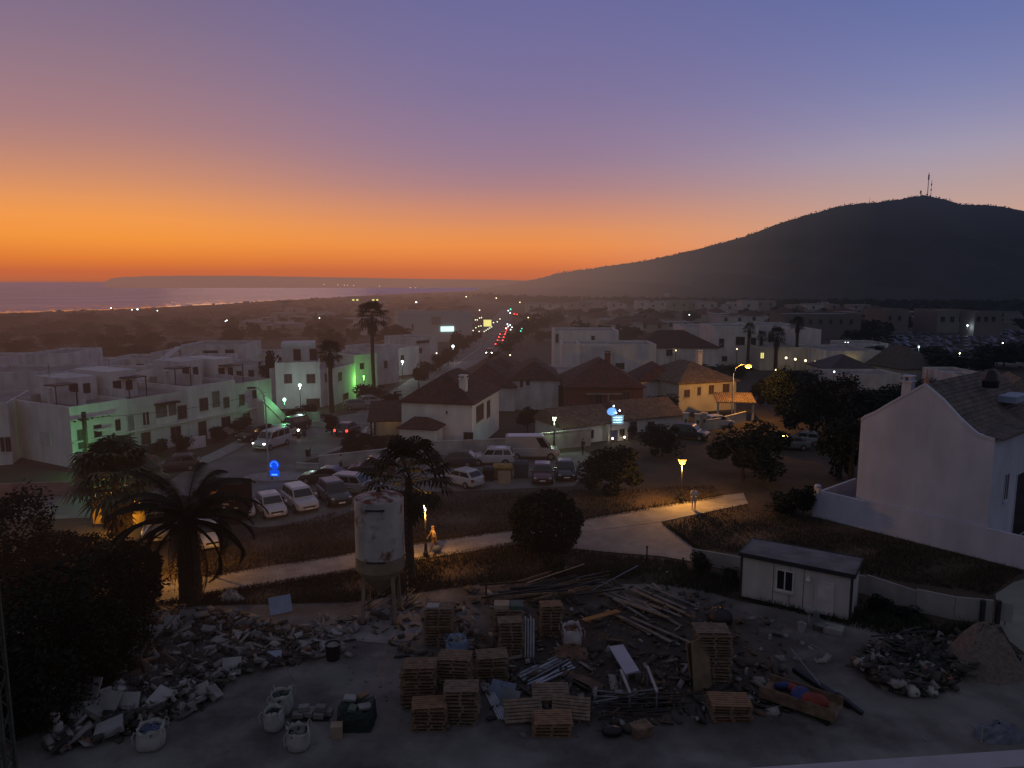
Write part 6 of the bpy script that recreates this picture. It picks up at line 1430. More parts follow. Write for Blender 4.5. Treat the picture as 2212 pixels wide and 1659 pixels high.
t = tag(MB().box(-.4, .2, -.3, .2, z_, z_+.03).build('white_sheet', BOARD), 'white sheet lying on the pallet stack nearest the silo', 'sheet'); t.location = (p_.x-.2, p_.y, 0)
stack('between the leaning silver tubes and the silo', 1104, 1424, 1345, PALLET2, .03, .95)
p_, z_ = stack('behind the tube stack, carrying a pale box lid', 1098, 1382, 1322, PALLET, -.02)
t = tag(MB().box(-.7, .05, -.3, .35, 0, .22).build('carton', CARDB, bevel=.01), 'pale carton lying on the pallet stack behind the tubes', 'carton'); t.location = (p_.x, p_.y, z_)
t = tag(MB().box(.08, .75, -.35, .4, 0, .2).build('green_crate', mat('green_crate', (.05, .08, .07))), 'dark green flat crate beside the pale carton', 'crate'); t.location = (p_.x, p_.y, z_)
stack('left of the white bag with pink print', 1192, 1378, 1308, PALLET, .04, .9, topm=PALLET3)
stack('tallest stack at the right, beside the leaning tan boards', 1542, 1478, 1368, PALLET2, -.05, 1.25)
stack('of fresh pallets at the lower right', 1582, 1562, 1523, PALLET3, -.03, 1.35, topm=PALLET3)
stack('of orange pallets in front of the tilted pallets', 1192, 1594, 1562, PALLET3, -.02, 1.25)
for i, (x, y, rx, ryy, rz) in enumerate([(1130, 1562, R(28), 0, .12), (1235, 1556, R(26), .03, -.12), (1190, 1528, R(12), 0, .02)]):
    p = G(x, y); pallet(PALLET2, (p.x, p.y+.4, .25+.12*(i == 2)), rz, ['pallet tilted up like a ramp, left one of the tilted three', 'pallet tilted up like a ramp, right one of the tilted three', 'pallet lying behind the two tilted ones'][i], None, 1.3, rx, ryy)
for i, (x, y, rz) in enumerate([(1518, 1490, .5), (1506, 1470, .75)]):
    p = G(x, y); t = tag(MB().box(-.5, .5, -.03, .03, 0, 2.1-.4*i).build('leaning_board', mat('tan_board', (.15, .11, .07), var=.3)), ['tall tan board leaning on the tallest pallet stack', 'shorter tan board leaning left of the tall tan board'][i], 'board'); t.location = p; t.rotation_euler = (R(-14), R(6), rz)
# boards at the left edge of the rubble
for i, (x0, x1, y0, y1, tilt, rz, m_) in enumerate([(133, 168, 1488, 1540, 34, -.25, BOARD), (165, 206, 1484, 1535, 30, -.2, BOARD), (197, 246, 1513, 1560, 36, -.3, BOARD), (250, 296, 1514, 1552, 30, .05, BOARD), (140, 230, 1545, 1572, 14, -.15, STONE), (480, 519, 1434, 1464, 40, .2, BOARD), (577, 608, 1418, 1442, 34, .2, BLUEB), (640, 700, 1382, 1408, 10, -.5, BOARD), (622, 668, 1376, 1398, 12, -.3, BOARD), (585, 632, 1300, 1330, 30, .5, BLUEB), (300, 345, 1362, 1390, 45, .1, BOARD), (352, 382, 1340, 1372, 50, .2, BOARD), (385, 418, 1328, 1352, 35, .1, STONE)]):
    p = G((x0+x1)/2, y1); s_ = mpp(p); w_, h_ = (x1-x0)*s_, (y1-y0)*s_*1.25
    labs = ['pale panel leaning at the left end of the row by the black bushes', 'pale panel leaning second from the left by the black bushes', 'white door-like panel third in the leaning row', 'white square panel at the right end of the leaning row', 'broad dusty slab lying in front of the leaning panels', 'bright white sheet tilted at the right of the rubble heap', 'pale blue sheet tilted at the rubble edge nearest the road', 'crumpled white sheet lying left of the black bucket', 'crumpled white sheet behind the other one near the black bucket', 'pale blue sheet lying far back on the rubble by the silo', 'white box-like panel at the upper left of the rubble', 'white upright panel at the back of the rubble', 'dusty panel at the very back of the rubble by the date palm']
    t = tag(MB().box(-w_/2, w_/2, -.03, .03, 0, h_).build('panel', m_, bevel=.01), labs[i], 'panel'); t.location = (p.x, p.y, .12); t.rotation_euler = (R(-tilt if tilt > 15 else -75), 0, rz)
for i in range(14):
    x, y = ry.uniform(330, 660), ry.uniform(1350, 1500); o = tag(MB().tube([(-.9, 0, 0), (-.2, .1, .16), (.4, -.05, .1), (1.0, .1, .3)], .018, 5).build('bent_bar', ry.choice([DSTEEL, STEEL, PLANK])), 'thin bent bar sticking out of the rubble heap on the left', 'bar', 'bent bars in the left rubble heap'); q = G(x, y); o.location = (q.x, q.y, .35); o.rotation_euler = (ry.uniform(-.2, .3), ry.uniform(-.2, .2), ry.uniform(0, 6.3))
# big woven bags
def big_bag(lab, x, y, w_px, h_px, m, fill=STONE2, open_=True, name='rubble_bag', sag=.12, rz=.2):
    p = G(x, y); s_ = mpp(p); w_, h_ = w_px*s_/2, h_px*s_*.92; t = thing(name, lab, 'bag', p, rz)
    V, Fq = [], []; n = 20; prof = [(.80, 0), (.98, .12), (1.04, .35), (1.02, .6), (.94, .82), (.98, 1.0), (.88, .98), (.86, .80)] if open_ else [(.75, 0), (.98, .15), (1.04, .4), (.95, .65), (.7, .85), (.35, .97), (.1, 1.0)]
    rg = random.Random(int(x))
    for r, z in prof:
        for k in range(n):
            a = 2*math.pi*k/n; sq = 1/max(abs(math.cos(a)), abs(math.sin(a)))**.55; q = r*w_*sq*.82*(1+rg.uniform(-sag, sag)*.5)
            V.append((q*math.cos(a), q*math.sin(a), z*h_*(1+(rg.uniform(-.12, .10) if z > .9 else 0))))
    for i in range(len(prof)-1):
        for k in range(n): Fq.append((i*n+k, i*n+(k+1) % n, (i+1)*n+(k+1) % n, (i+1)*n+k))
    Fq.append(tuple(range(n-1, -1, -1)))
    MB().add(V, Fq).build('sack', m, t, smooth=True)
    if open_:
        mb = MB()
        for k in range(14):
            a, r = rg.uniform(0, 6.3), w_*.68*rg.random()**.5; M_ = Matrix.Translation((r*math.cos(a), r*math.sin(a), h_*.8)) @ Matrix.Rotation(rg.random()*3, 4, 'Z') @ Matrix.Rotation(rg.random()*3, 4, 'X'); q = w_*.22
            mb.box(-q, q, -q*.6, q*.6, -q*.4, q*.4, M=M_)
        mb.build('contents', fill, t)
        for k in range(4):
            a = R(45+90*k); c = Vector((w_*.92*math.cos(a), w_*.92*math.sin(a), h_*.93))
            MB().tube([c, c+Vector((.1*math.cos(a), .1*math.sin(a), .12)), c+Vector((.2*math.cos(a), .2*math.sin(a), -.05)), c+Vector((.16*math.cos(a), .16*math.sin(a), -.35))], .022, 5).build('lifting_strap', m, t)
    return t
big_bag('big white bag of rubble at the lower left beside the leaning panels', 328, 1612, 66, 52, BAGW, mat('blue_contents', (.06, .08, .14)))
big_bag('white bag with greenish waste, back one of the pair on the open dirt', 610, 1540, 54, 54, BAGW, mat('green_waste', (.05, .07, .06)), rz=.1)
big_bag('white bag with dark waste, front one of the pair on the open dirt', 593, 1574, 48, 50, BAGW, TARP, rz=-.1)
big_bag('round white bag of rubble nearest the bottom of the picture', 645, 1615, 58, 50, BAGW, STONE2, sag=.2)
big_bag('blue and white bag between the pallet stacks', 986, 1416, 52, 44, BAGB, STONE, sag=.25)
big_bag('white bag with pink print on a pile behind the pallets', 1235, 1392, 50, 46, mat('pink_white_bag', (.36, .33, .34), col2=(.26, .12, .17), c2scale=2.2, thr=(.52, .58)), STONE3, sag=.2)
big_bag('small white bag on top of the debris right of the yard', 1970, 1502, 34, 24, BAGW, open_=False)
big_bag('grey bag beside the small white one in the right debris', 2010, 1500, 30, 20, BAGW, open_=False)
big_bag('black rubbish bag near the dark poles by the cabin', 1555, 1345, 58, 36, BLACKP, open_=False)
p = G(720, 1424); t = thing('black_bucket', 'black bucket heaped with pale waste on the open dirt', 'bucket', p); q = 17*mpp(p); MB().lathe([(q*.8, 0), (q, .75), (q*1.06, .78), (q*.9, .77), (q*.85, .6)], 14).build('bucket_body', BLACKP, t); MB().ball((0, 0, .68), q*.85, 10, 5, sq=(1, 1, .4)).build('contents', STONE, t)
# green-black tarp heap with things on it
p = G(762, 1588); t = thing('tarp_heap', 'dark green tarpaulin sack heaped with waste right of the white bags', 'tarp', p)
w_ = 48*mpp(p); V, Fq = [], []; rg = random.Random(4); n = 24
for r, z in ((1.0, 0), (1.0, .25), (.97, .55), (.9, .74), (.6, .7), (.3, .66), (.05, .68)):
    for k in range(n):
        a = 2*math.pi*k/n; sq = 1/max(abs(math.cos(a)), abs(math.sin(a)))**.7; V.append((r*w_*sq*.85*math.cos(a)*(1+rg.uniform(-.05, .05)), .8+r*w_*sq*.8*math.sin(a)*(1+rg.uniform(-.05, .05)), z*(1+rg.uniform(-.12, .2))))
for i in range(6):
    for k in range(n): Fq.append((i*n+k, i*n+(k+1) % n, (i+1)*n+(k+1) % n, (i+1)*n+k))
MB().add(V, Fq).build('tarpaulin', TARP, t)
for i, (dx, dy, m_, lab) in enumerate([(-.35, 1.25, BOARD, 'white rounded lid lying on the back of the green tarpaulin heap'), (.35, .65, STONE, 'pale block on the right of the green tarpaulin heap'), (.1, 1.45, PLANK, 'narrow plank at the back of the green tarpaulin heap'), (-.1, .5, mat('green_sack', (.05, .085, .065)), 'greenish sack sunk in the green tarpaulin heap')]):
    o = tag(MB().box(-.25, .25, -.16, .16, 0, .14).build('waste_piece', m_, bevel=.03), lab, 'waste'); o.location = (p.x+dx, p.y+dy, .74); o.rotation_euler = (.15, .1, i*.5)
p = G(728, 1590); t = tag(MB().box(-.22, .22, -.2, .2, 0, .5).build('cardboard_box', CARDB, bevel=.01), 'pale brown cardboard box in front of the green tarpaulin heap', 'box'); t.location = p; t.rotation_euler.z = .15
p = G(675, 1548); t = tag(MB().box(-.75, .75, -.35, .5, 0, .03).build('black_sheet', BLACKP), 'black plastic sheet under the pale blocks', 'sheet'); t.location = p
for i, (dx, dy, z) in enumerate([(-.55, -.1, 0), (-.15, 0, 0), (.3, -.12, 0), (.58, .1, 0), (-.35, .05, .22), (.35, .05, .22), (0, .25, 0)]):
    o = tag(MB().box(-.21, .21, -.15, .15, 0, .2).build('stone_block', STONE, bevel=.02), 'pale stone block in the pile on the black sheet', 'block', 'pale blocks on the black sheet'); o.location = (p.x+dx, p.y+dy, .035+z); o.rotation_euler.z = ry.uniform(-.2, .2)
# plastic jugs stacked at the far left
p = G(128, 1600)
for i, (dx, dy, z, m_) in enumerate([(-.12, 0, 0, BAGW), (.2, .05, 0, CREAM), (.0, .02, .42, BAGW), (-.1, .03, .84, mat('pinkish_plastic', (.32, .25, .24)))]):
    t = thing('plastic_jug', ['white plastic jug at the bottom left of the jug pile', 'yellowish plastic jug at the bottom right of the jug pile', 'white plastic jug in the middle of the jug pile', 'pinkish plastic jug on top of the jug pile'][i], 'jug', (p.x+dx, p.y+dy, z), i*.6)
    MB().lathe([(.15, 0), (.17, .05), (.17, .28), (.1, .36), (.06, .38)], 12).build('jug_body', m_, t); MB().lathe([(.05, .381), (.05, .415)], 10).build('cap', mat('jug_cap', (.1, .1, .12)), t)
p = G(160, 1596); t = thing('orange_bucket', 'small orange bucket beside the plastic jugs', 'bucket', p); MB().lathe([(.13, 0), (.17, .34), (.18, .36), (.15, .35), (.12, .05)], 12).build('bucket_body', mat('orange_plastic', (.30, .075, .03)), t); MB().tube([(-.17, 0, .33), (-.1, -.1, .2), (.1, -.1, .2), (.17, 0, .33)], .01, 5).build('handle', DSTEEL, t)
# scrap furniture in the heap
for i, (x, y, w_, h_, rz) in enumerate([(285, 1470, 1.4, .9, .4), (330, 1465, 1.2, 1.0, -.5)]):
    p = G(x, y); t = thing('broken_armchair', ['brown broken armchair tipped over in the rubble, left one', 'brown broken armchair tipped over in the rubble, right one'][i], 'armchair', p, rz); BR = mat('brown_upholstery', (.075, .052, .042), var=.3)
    MB().box(-w_*.4, w_*.4, -.35, .35, .1, .4).build('seat', BR, t, bevel=.06); o = MB().box(-w_*.4, w_*.4, .38, .55, .1, h_).build('backrest', BR, t, bevel=.06)
    for s in (-1, 1): MB().box(s*w_*.52-.1, s*w_*.52+.1, -.4, .36, .08, .62).build('armrest', BR, t, bevel=.05)
    t.rotation_euler = (R(-18), R(14*(1 if i else -1)), rz)
# rubble blocks
def rubble_mesh(seed):
    rg = random.Random(seed); mb = MB(); mb.hexa([(sx*(.5+rg.uniform(-.14, .1)), sy*(.4+rg.uniform(-.14, .1)), sz*(.28+rg.uniform(-.1, .08))) for sz in (-1, 1) for sx, sy in ((-1, -1), (1, -1), (1, 1), (-1, 1))])
    return mb
RM = {}
for k in range(7):
    for m_ in (STONE, STONE2, STONE3, BOARD):
        o = rubble_mesh(k*7+1).build('r', m_); RM[(k, m_.name)] = o.data; bpy.data.objects.remove(o)
def inpoly(poly):
    xs = [p[0] for p in poly]; ys = [p[1] for p in poly]
    while True:
        x, y = ry.uniform(min(xs), max(xs)), ry.uniform(min(ys), max(ys)); ins = False; j = len(poly)-1
        for i in range(len(poly)):
            if (poly[i][1] > y) != (poly[j][1] > y) and x < (poly[j][0]-poly[i][0])*(y-poly[i][1])/(poly[j][1]-poly[i][1])+poly[i][0]: ins = not ins
            j = i
        if ins: return x, y
HEAP = [(318, 1318), (440, 1322), (560, 1345), (690, 1376), (700, 1420), (620, 1440), (520, 1462), (430, 1540), (330, 1575), (160, 1620), (110, 1640), (120, 1500), (250, 1430)]
def scatter(n, poly, lab, grp, mats_, s0, s1, heap=0.0, name='rubble_block'):
    for i in range(n):
        x, y = inpoly(poly); p = G(x, y); k = ry.randrange(7); m_ = ry.choice(mats_); o = bpy.data.objects.new(name, RM[(k, m_.name)]); COL.objects.link(o)
        s = ry.uniform(s0, s1)*(1 if ry.random() < .8 else 1.5); o.scale = (s*ry.uniform(.8, 1.6), s, s*ry.uniform(.5, 1)); o.location = (p.x, p.y, s*.15+ry.random()*heap); o.rotation_euler = (ry.uniform(-.5, .5), ry.uniform(-.5, .5), ry.uniform(0, 6.3))
        tag(o, lab, 'rubble', grp)
# low mound under the heap
def mound(name, lab, poly, hgt, m, kind=None, cat='heap', n=46, rough=.25):
    P_ = gp(poly); cx_, cy_ = sum(q.x for q in P_)/len(P_), sum(q.y for q in P_)/len(P_); V, Fq = [], []; rings = 9; N_ = len(P_)*4
    bd = []
    for i in range(N_):
        k = i//4; f = (i % 4)/4; bd.append(P_[k].lerp(P_[(k+1) % len(P_)], f))
    rg = random.Random(len(name)+int(cx_*10))
    for r in range(rings):
        f = r/(rings-1)
        for q in bd:
            z = hgt*(math.sin(math.pi/2*f)**1.2)*(1+rg.uniform(-rough, rough)) if r else -.03
            V.append((q.x+(cx_-q.x)*f*.92+rg.uniform(-.05, .05), q.y+(cy_-q.y)*f*.92+rg.uniform(-.05, .05), z))
    for r in range(rings-1):
        for i in range(N_): Fq.append((r*N_+i, r*N_+(i+1) % N_, (r+1)*N_+(i+1) % N_, (r+1)*N_+i))
    Fq.append(tuple((rings-1)*N_+i for i in range(N_)))
    mb = MB(); mb.add(V, Fq); o = mb.build(name, m)
    return tag(o, lab, cat, kind=kind)
mound('rubble_mound', 'low mound of grey dust and debris under the scattered rubble on the left', HEAP, .38, mat('debris_dust', (.072, .068, .066), var=.5, scale=2.2, bump=1, bscale=6, col2=(.028, .026, .025), c2scale=1.1), rough=.6)
scatter(108, HEAP, 'pale broken block in the rubble heap on the left of the yard', 'pale rubble blocks in the left heap', [STONE, BOARD], .2, .58, .42)
scatter(66, HEAP, 'grey broken block in the rubble heap on the left of the yard', 'grey rubble blocks in the left heap', [STONE2], .14, .4, .36)
scatter(24, HEAP, 'reddish clay fragment in the rubble heap on the left of the yard', 'clay fragments in the left heap', [STONE3], .14, .3, .36)
scatter(20, [(1010, 1270), (1230, 1245), (1480, 1268), (1550, 1330), (1500, 1450), (1380, 1520), (1120, 1480)], 'small pale fragment among the timber and steel in the middle of the yard', 'fragments in the middle of the yard', [STONE, STONE2, STONE3], .12, .26, .1)
RH = [(1840, 1440), (1880, 1395), (2000, 1378), (2100, 1400), (2110, 1450), (2040, 1500), (1960, 1510), (1900, 1490)]
mound('debris_mound', 'dark mound of debris left of the gravel pile', RH, .55, mat('dark_debris', (.032, .033, .033), var=.5, scale=2.2, bump=1, bscale=6, col2=(.014, .015, .015), c2scale=1.0), rough=.5)
scatter(34, RH, 'grey rubble piece on the dark mound left of the gravel pile', 'rubble pieces on the dark mound', [STONE2, STONE2, STONE, STONE3], .14, .4, .5)
scatter(14, [(1640, 1340), (1720, 1345), (1800, 1390), (1780, 1450), (1640, 1400)], 'pale stone scattered on the dirt between cabin and pallet stack', 'stones scattered before the cabin', [STONE, STONE2], .1, .3, .03)
scatter(12, [(700, 1340), (760, 1330), (770, 1400), (700, 1430), (640, 1360)], 'pale lump of debris between the heap and the silo', 'debris lumps left of the silo', [STONE, STONE2, BOARD], .12, .3, .05)
scatter(6, [(776, 1300), (880, 1300), (884, 1335), (780, 1338)], 'lump of waste under the silo legs', 'waste lumps under the silo', [STONE2, STONE], .15, .34, .15)
scatter(10, [(700, 1450), (1500, 1600), (2100, 1560), (2150, 1640), (500, 1640)], 'small loose stone on the open dirt at the front of the yard', 'loose stones on the open dirt', [STONE, STONE2], .07, .16, 0)
GRV = [(2024, 1420), (2060, 1388), (2120, 1378), (2200, 1420), (2225, 1470), (2160, 1482), (2070, 1470)]
mound('gravel_pile', 'pale brown gravel pile at the right edge of the yard', GRV, 1.75, mat('gravel', (.125, .105, .09), rough=1, var=.3, scale=6, bump=1, bscale=14), cat='gravel', rough=.05)
# loose fine debris: uncountable
pts = []
for i in range(5200):
    x, y = inpoly(HEAP) if i < 3300 else (inpoly(RH) if i < 4100 else inpoly([(760, 1340), (1500, 1275), (1720, 1350), (1700, 1560), (900, 1590), (740, 1440)])); p = G(x, y); pts.append((p.x, p.y, .05+(ry.random()*.42 if i < 3300 else ry.random()*.2)))
P = np.array(pts); V, Fq = leaf_quads(P, .07, .4); 
def chunk_stuff(name, lab, polys, s0, s1, m):
    vs, fs = [], []
    for poly, n, heap in polys:
        for i in range(n):
            x, y = inpoly(poly); p = G(x, y); s_ = ry.uniform(s0, s1); M_ = Matrix.Translation((p.x, p.y, .04+ry.random()*heap)) @ Matrix.Rotation(ry.random()*6.3, 4, 'Z') @ Matrix.Rotation(ry.uniform(-.9, .9), 4, 'X') @ Matrix.Rotation(ry.uniform(-.6, .6), 4, 'Y')
            a, b, c = s_*ry.uniform(.7, 2.6), s_*ry.uniform(.3, 1.0), s_*ry.uniform(.08, .4); o_ = len(vs)
            for sz in (-1, 1):
                for sx, sy in ((-1, -1), (1, -1), (1, 1), (-1, 1)): vs.append(tuple(M_ @ Vector((sx*a*ry.uniform(.7, 1.1), sy*b*ry.uniform(.7, 1.1), sz*c))))
            fs += [tuple(o_+k for k in q) for q in ((3, 2, 1, 0), (4, 5, 6, 7), (0, 1, 5, 4), (1, 2, 6, 5), (2, 3, 7, 6), (3, 0, 4, 7))]
    o = arrmesh(name, vs, fs, m); tag(o, lab, 'debris', kind='stuff')
MIDY = [(770, 1330), (1010, 1275), (1230, 1248), (1500, 1280), (1700, 1350), (1700, 1540), (1280, 1580), (1050, 1560), (1040, 1420), (880, 1440)]
chunk_stuff('pale_rubble_chips', 'pale small rubble chips filling the heaps of the yard', [(HEAP, 430, .5), (RH, 110, .5), (MIDY, 110, .06), ([(690, 1330), (780, 1330), (760, 1420), (660, 1420)], 60, .1)], .05, .24, STONE)
chunk_stuff('dark_rubble_chips', 'dark small rubble and scrap pieces in the heaps of the yard', [(HEAP, 800, .45), (RH, 380, .6), (MIDY, 420, .10)], .05, .24, mat('dark_rubble', (.040, .038, .036), var=.5, scale=2))
chunk_stuff('clay_rubble_chips', 'brown clay and wood scraps strewn through the yard', [(HEAP, 160, .45), (RH, 90, .5), (MIDY, 320, .1)], .04, .14, mat('brown_scrap', (.085, .055, .038), var=.5, scale=2))
o = arrmesh('fine_debris', V, Fq, STONE2); tag(o, 'fine grey chips and litter strewn over the yard heaps', 'debris', kind='stuff')
# long timber, beams, pipes
def rod(lab, grp, a, b, z0, z1, w_, h_, m, name, cat, round_=False):
    A, B = G(*a), G(*b); mb = MB(); A.z, B.z = z0, z1; c = (A+B)/2
    if round_: mb.tube([A-c, B-c], w_/2, 8)
    else: mb.bar(A-c, B-c, w_, h_)
    o = mb.build(name, m); o.location = c; return tag(o, lab, cat, grp)
for i in range(26):
    x, y = ry.uniform(1030, 1190), ry.uniform(1268, 1312); dx = ry.uniform(110, 200); dy = -ry.uniform(-2, 40)
    rod('dark long beam in the timber pile between silo and shrub', 'dark beams of the timber pile', (x, y), (x+dx, y+dy), .05+ry.random()*.45, .1+ry.random()*.5, ry.uniform(.07, .14), .1, ry.choice([DSTEEL, PLANK, DSTEEL, BARK]), 'timber_beam', 'beam')
rod('pale long rail slanting up over the timber pile', None, (1138, 1274), (1262, 1244), .4, .75, .06, .05, CARDB, 'long_rail', 'rail')
rod('thin grey rail crossing the timber pile to the right', None, (1275, 1288), (1378, 1246), .3, .7, .05, .05, STEEL, 'long_rail', 'rail')
for i in range(16):
    x, y = ry.uniform(1290, 1400), ry.uniform(1272, 1345); L_ = ry.uniform(60, 130)
    rod('grey brown plank lying in the fan of planks before the shrubs', 'planks fanned before the shrubs', (x, y), (x+L_, y+L_*ry.uniform(.35, .6)), .05+ry.random()*.25, .05+ry.random()*.25, ry.uniform(.14, .24), .04, ry.choice([PLANK, STONE2, PALLET2]), 'loose_plank', 'plank')
for i in range(22):
    x, y = ry.uniform(1280, 1340), ry.uniform(1505, 1562); 
    rod('dark steel bar in the bundle under the two white rails', 'dark steel bars under the white rails', (x, y), (x+ry.uniform(110, 190), y-ry.uniform(-6, 22)), .04+ry.random()*.4, .04+ry.random()*.4, .06, .06, ry.choice([DSTEEL, DSTEEL, STEEL, BARK]), 'steel_bar', 'bar', True)
for i in range(9):
    x, y = 1112+i*5+ry.uniform(-4, 4), 1462+i*3.2
    rod('grey metal profile in the bundle before the tilted pallets', 'grey metal profiles before the tilted pallets', (x, y), (x+ry.uniform(80, 100), y-ry.uniform(38, 50)), .06+.03*(i % 3), .06+.03*(i % 3), .09, .06, ry.choice([GALV, STEEL]), 'metal_profile', 'profile')
for i in range(5):
    rod('long silvery rail lying right of the front pallet stacks', 'silvery rails beside the front stacks', (1034+i*5, 1472+i*3), (1078+i*6, 1556+i*2), .05+.03*i, .05+.02*i, .07, .05, GALV, 'silver_rail', 'rail')
for i in range(4):
    p = G(1134+i*6, 1420); o = tag(MB().tube([(0, 0, 0), (.02, .55, 1.75-.1*(i % 2))], .05, 8).build('silver_tube', GALV), 'silver tube leaning upright against the pallet stack', 'tube', 'silver tubes leaning on the pallet stack'); o.location = p
rod('orange plank bridging from the pink printed bag to the right', None, (1260, 1362), (1336, 1333), .55, .35, .35, .05, mat('orange_plank', (.20, .095, .03)), 'orange_plank', 'plank')
rod('dull orange board lying right of the metal profiles', None, (1228, 1458), (1300, 1490), .12, .1, .5, .04, mat('dull_orange_board', (.085, .052, .035)), 'flat_board', 'board')
rod('long black beam lying across the dirt at the right, upper one', None, (1716, 1452), (1835, 1530), .15, .1, .28, .2, BLACKP, 'black_beam', 'beam'); rod('black beam end pointing to the gravel road, lower one', None, (1806, 1512), (1862, 1545), .3, .08, .18, .15, DSTEEL, 'black_beam', 'beam')
rod('short black beam at the foot of the red and blue pile', None, (1745, 1540), (1790, 1568), .1, .08, .2, .15, DSTEEL, 'black_beam', 'beam'); rod('thin pale bar along the red and blue pile', None, (1708, 1437), (1770, 1508), .75, .6, .05, .05, STEEL, 'pale_bar', 'bar')
for i in range(7): rod('pale plank sticking out of the right debris mound', 'planks in the right debris mound', (1862+i*12, 1450+i*3), (1960+i*13+ry.uniform(-20, 20), 1500+ry.uniform(-14, 8)), .5, .12, .16, .04, ry.choice([PLANK, CARDB, STONE2]), 'debris_plank', 'plank')
for i in range(8): rod('dark pipe lying over the dark mound by the gravel', 'dark pipes on the right mound', (1880+i*16, 1400+i*6), (2000+i*10, 1395+i*9+ry.uniform(-10, 10)), .6, .55, .09, .09, DSTEEL, 'dark_pipe', 'pipe', True)
for i, (xa, ya, xb, yb) in enumerate([(1340, 1490, 1360, 1540), (1397, 1482, 1418, 1538)]):
    A, B = G(xa, ya), G(xb, yb); t = thing('white_rail_trestle', ['white topped metal trestle over the steel bars, left one', 'white topped metal trestle over the steel bars, right one'][i], 'trestle', B); d = A-B
    MB().bar((0, 0, .88), (d.x, d.y, .92), .11, .06).build('top_rail', BOARD, t)
    for f in (0.02, .98): MB().bar((d.x*f, d.y*f, 0), (d.x*f, d.y*f, .85), .06).build('leg', STEEL, t)
p = G(1349, 1462); t = thing('foam_panel', 'pale lilac insulation panel propped on the ground behind the trestles', 'panel', p); a, b, c_, d_ = [G(x, y, .45) for x, y in ((1351, 1455), (1381, 1448), (1346, 1392), (1316, 1396))]
mb = MB(); mb.hexa([q-p+Vector((0, 0, -.08)) for q in (a, b, c_, d_)]+[q-p for q in (a, b, c_, d_)]); mb.build('slab', mat('lilac_foam', (.30, .30, .37), var=.06), t)
for q in (a, b, c_, d_):
    q2 = (q-p)*.92; MB().box(q2.x-.12, q2.x+.12, q2.y-.1, q2.y+.1, 0, .36).build('support_block', STONE2, t)
p = G(1078, 1512); t = tag(MB().box(-.55, .55, -.03, .03, 0, .8).build('blue_sheet', mat('grey_blue_sheet', (.12, .14, .21))), 'grey blue sheet leaning beside the tilted pallets, upper one', 'sheet'); t.location = p; t.rotation_euler = (R(-50), 0, -.4)
p = G(1092, 1540); t = tag(MB().box(-.4, .4, -.015, .015, 0, .95).build('glass_sheet', mat('dusty_glass', (.11, .12, .135), rough=.3)), 'dusty glass sheet leaning beside the tilted pallets, lower one', 'sheet'); t.location = p; t.rotation_euler = (R(-40), 0, -.5)
p = G(1240, 1418); mound('sack_pile', 'low brown pile under the white bag with pink print', [(1195, 1400), (1235, 1385), (1275, 1402), (1270, 1425), (1205, 1428)], .3, STONE3, rough=.3)
for i, (x, y, s_, lab) in enumerate([(1322, 1588, .5, 'black litter bag at the foot of the steel bars, left one'), (1362, 1582, .42, 'dark litter bag at the foot of the steel bars, right one')]):
    p = G(x, y); tag(MB().ball((p.x, p.y, .18), s_*.7, 10, 6, sq=(1.3, .8, .55)).build('litter_bag', BLACKP if i == 0 else SOILD, smooth=True), lab, 'bag')
p = G(1385, 1585); tag(MB().box(-.4, .4, -.3, .3, 0, .4, M=Matrix.Translation(p) @ Matrix.Rotation(.4, 4, 'Z')).build('brown_box', PLANK, bevel=.03), 'brown battered box right of the litter bags', 'box')
RP = thing('scrap_trailer_bed', 'wooden bed holding red and blue tarpaulins at the right of the yard', 'scrap bed', G(1728, 1530), R(-38))
MB().box(-1.5, 1.5, -.6, .6, .3, .42).build('bed', PLANK, RP)
for s in (-1, 1): MB().box(-1.5, 1.5, s*.62-.02, s*.62+.02, .25, .75).build('side_board', PLANK, RP)
for q in (-1.1, 1.1): MB().box(q-.1, q+.1, -.5, .5, 0, .3).build('support', DSTEEL, RP)
for i, (dx, dy, m_, lab) in enumerate([(.35, -.45, mat('red_tarp', (.17, .032, .022), bump=.5), 'red tarpaulin bundle on the lower end of the scrap bed'), (.0, -.05, mat('blue_tarp', (.025, .035, .12), bump=.5), 'blue tarpaulin bundle in the middle of the scrap bed'), (-.15, .5, MATS['red_tarp'], 'small red bundle at the upper end of the scrap bed'), (-.5, .65, MATS['blue_tarp'], 'small blue bundle at the upper end of the scrap bed')]):
    o = tag(MB().ball((0, 0, 0), .5 if i < 2 else .32, 12, 7, sq=(1.25, .85, .55)).build('tarpaulin_bundle', m_, smooth=True), lab, 'tarpaulin'); o.location = RP.location+Vector((dx, dy, .62)); o.rotation_euler = (.2*i, .1, i)
p = G(1858, 1444); t = thing('white_canister', 'white canister standing at the left of the dark debris mound', 'canister', p); MB().box(-.18, .18, -.14, .14, 0, .5).build('canister_body', BOARD, t, bevel=.03); MB().lathe([(.06, .5), (.06, .58)], 8).build('cap', DSTEEL, t)
p = G(1731, 1364); t = thing('white_bucket', 'white bucket standing before the cabin wall', 'bucket', p); MB().lathe([(.16, 0), (.2, .42), (.21, .44), (.18, .43), (.15, .05)], 12).build('bucket_body', BOARD, t); MB().tube([(-.2, 0, .4), (-.1, -.12, .3), (.1, -.12, .3), (.2, 0, .4)], .012, 5).build('handle', DSTEEL, t)
p = G(1748, 1345); t = thing('wash_basin', 'white wash basin on a stand by the cabin door', 'basin', p); MB().lathe([(.1, .5), (.25, .62), (.28, .78), (.25, .77), (.2, .65)], 14).build('bowl', BOARD, t); MB().lathe([(.06, 0), (.05, .5)], 8).build('pedestal', BOARD, t)
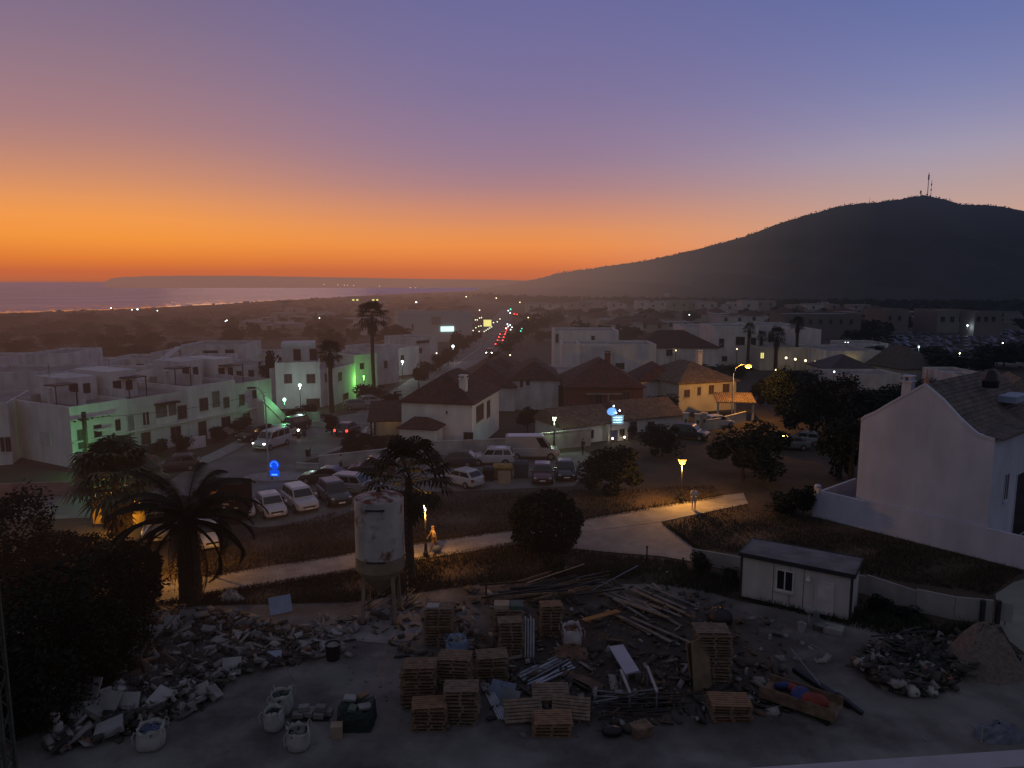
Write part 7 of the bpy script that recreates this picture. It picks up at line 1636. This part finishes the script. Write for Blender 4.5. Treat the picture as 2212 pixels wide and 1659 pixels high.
p = G(1772, 1362); t = thing('tipped_chair', 'grey chair tipped over in front of the cabin door', 'chair', p, .6); MB().box(-.25, .25, -.25, .25, .3, .36).build('seat', STEEL, t); MB().box(-.25, .25, .25, .3, .3, .8).build('backrest', STEEL, t)
for a in (-.22, .22):
    for b in (-.22, .22): MB().box(a-.02, a+.02, b-.02, b+.02, 0, .3).build('leg', DSTEEL, t)
p = G(2178, 1612); t = thing('tarp_heap', 'crumpled blue grey tarpaulin at the bottom right by the parapet', 'tarp', p); rg = random.Random(8); V, Fq = [], []; n = 18
for r, z in ((1.0, 0), (.9, .22), (.62, .42), (.3, .5), (.03, .52)):
    for k in range(n): V.append((r*1.0*math.cos(k*.349)*(1+rg.uniform(-.12, .12)), .6+r*.55*math.sin(k*.349)*(1+rg.uniform(-.12, .12)), z*(1+rg.uniform(-.3, .3))))
for i in range(4):
    for k in range(n): Fq.append((i*n+k, i*n+(k+1) % n, (i+1)*n+(k+1) % n, (i+1)*n+k))
MB().add(V, Fq).build('tarpaulin', mat('blue_grey_tarp', (.10, .115, .15), var=.4, scale=3), t); MB().lathe([(.03, 0), (.03, .7)], 6, (-.9, .2, 0)).build('peg', BOARD, t)
p = G(493, 1295); mound('pale_sack', 'pale crumpled sack on the earth right of the date palm', [(470, 1290), (490, 1280), (515, 1284), (530, 1294), (505, 1302), (475, 1300)], .45, BAGW, cat='sack', rough=.3)
for i in range(10):
    a = (ry.uniform(780, 900), ry.uniform(1300, 1345)); rod('thin metal scrap bar lying around the silo legs', 'scrap bars around the silo', a, (a[0]+ry.uniform(-50, 60), a[1]-ry.uniform(5, 30)), .1, .1+ry.random()*.3, .05, .05, ry.choice([STEEL, DSTEEL, SB]), 'scrap_bar', 'bar')
for i, (x, y, h_) in enumerate([(1397, 1216, 1.0), (1475, 1235, .8), (1440, 1275, 1.0), (1050, 1288, 1.1), (468, 1250, .9)]):
    p = G(x, y); o = tag(MB().lathe([(.05, 0), (.045, h_), (.08, h_+.02), (.08, h_+.1)], 6).build('stake', DSTEEL), ['short dark bollard on the lower edge of the paved square', 'thin dark stake by the small shrub', 'dark stake behind the plank fan', 'thin pale stake by the timber pile', 'dark stub post beside the footpath near the date palm'][i], 'post'); o.location = p
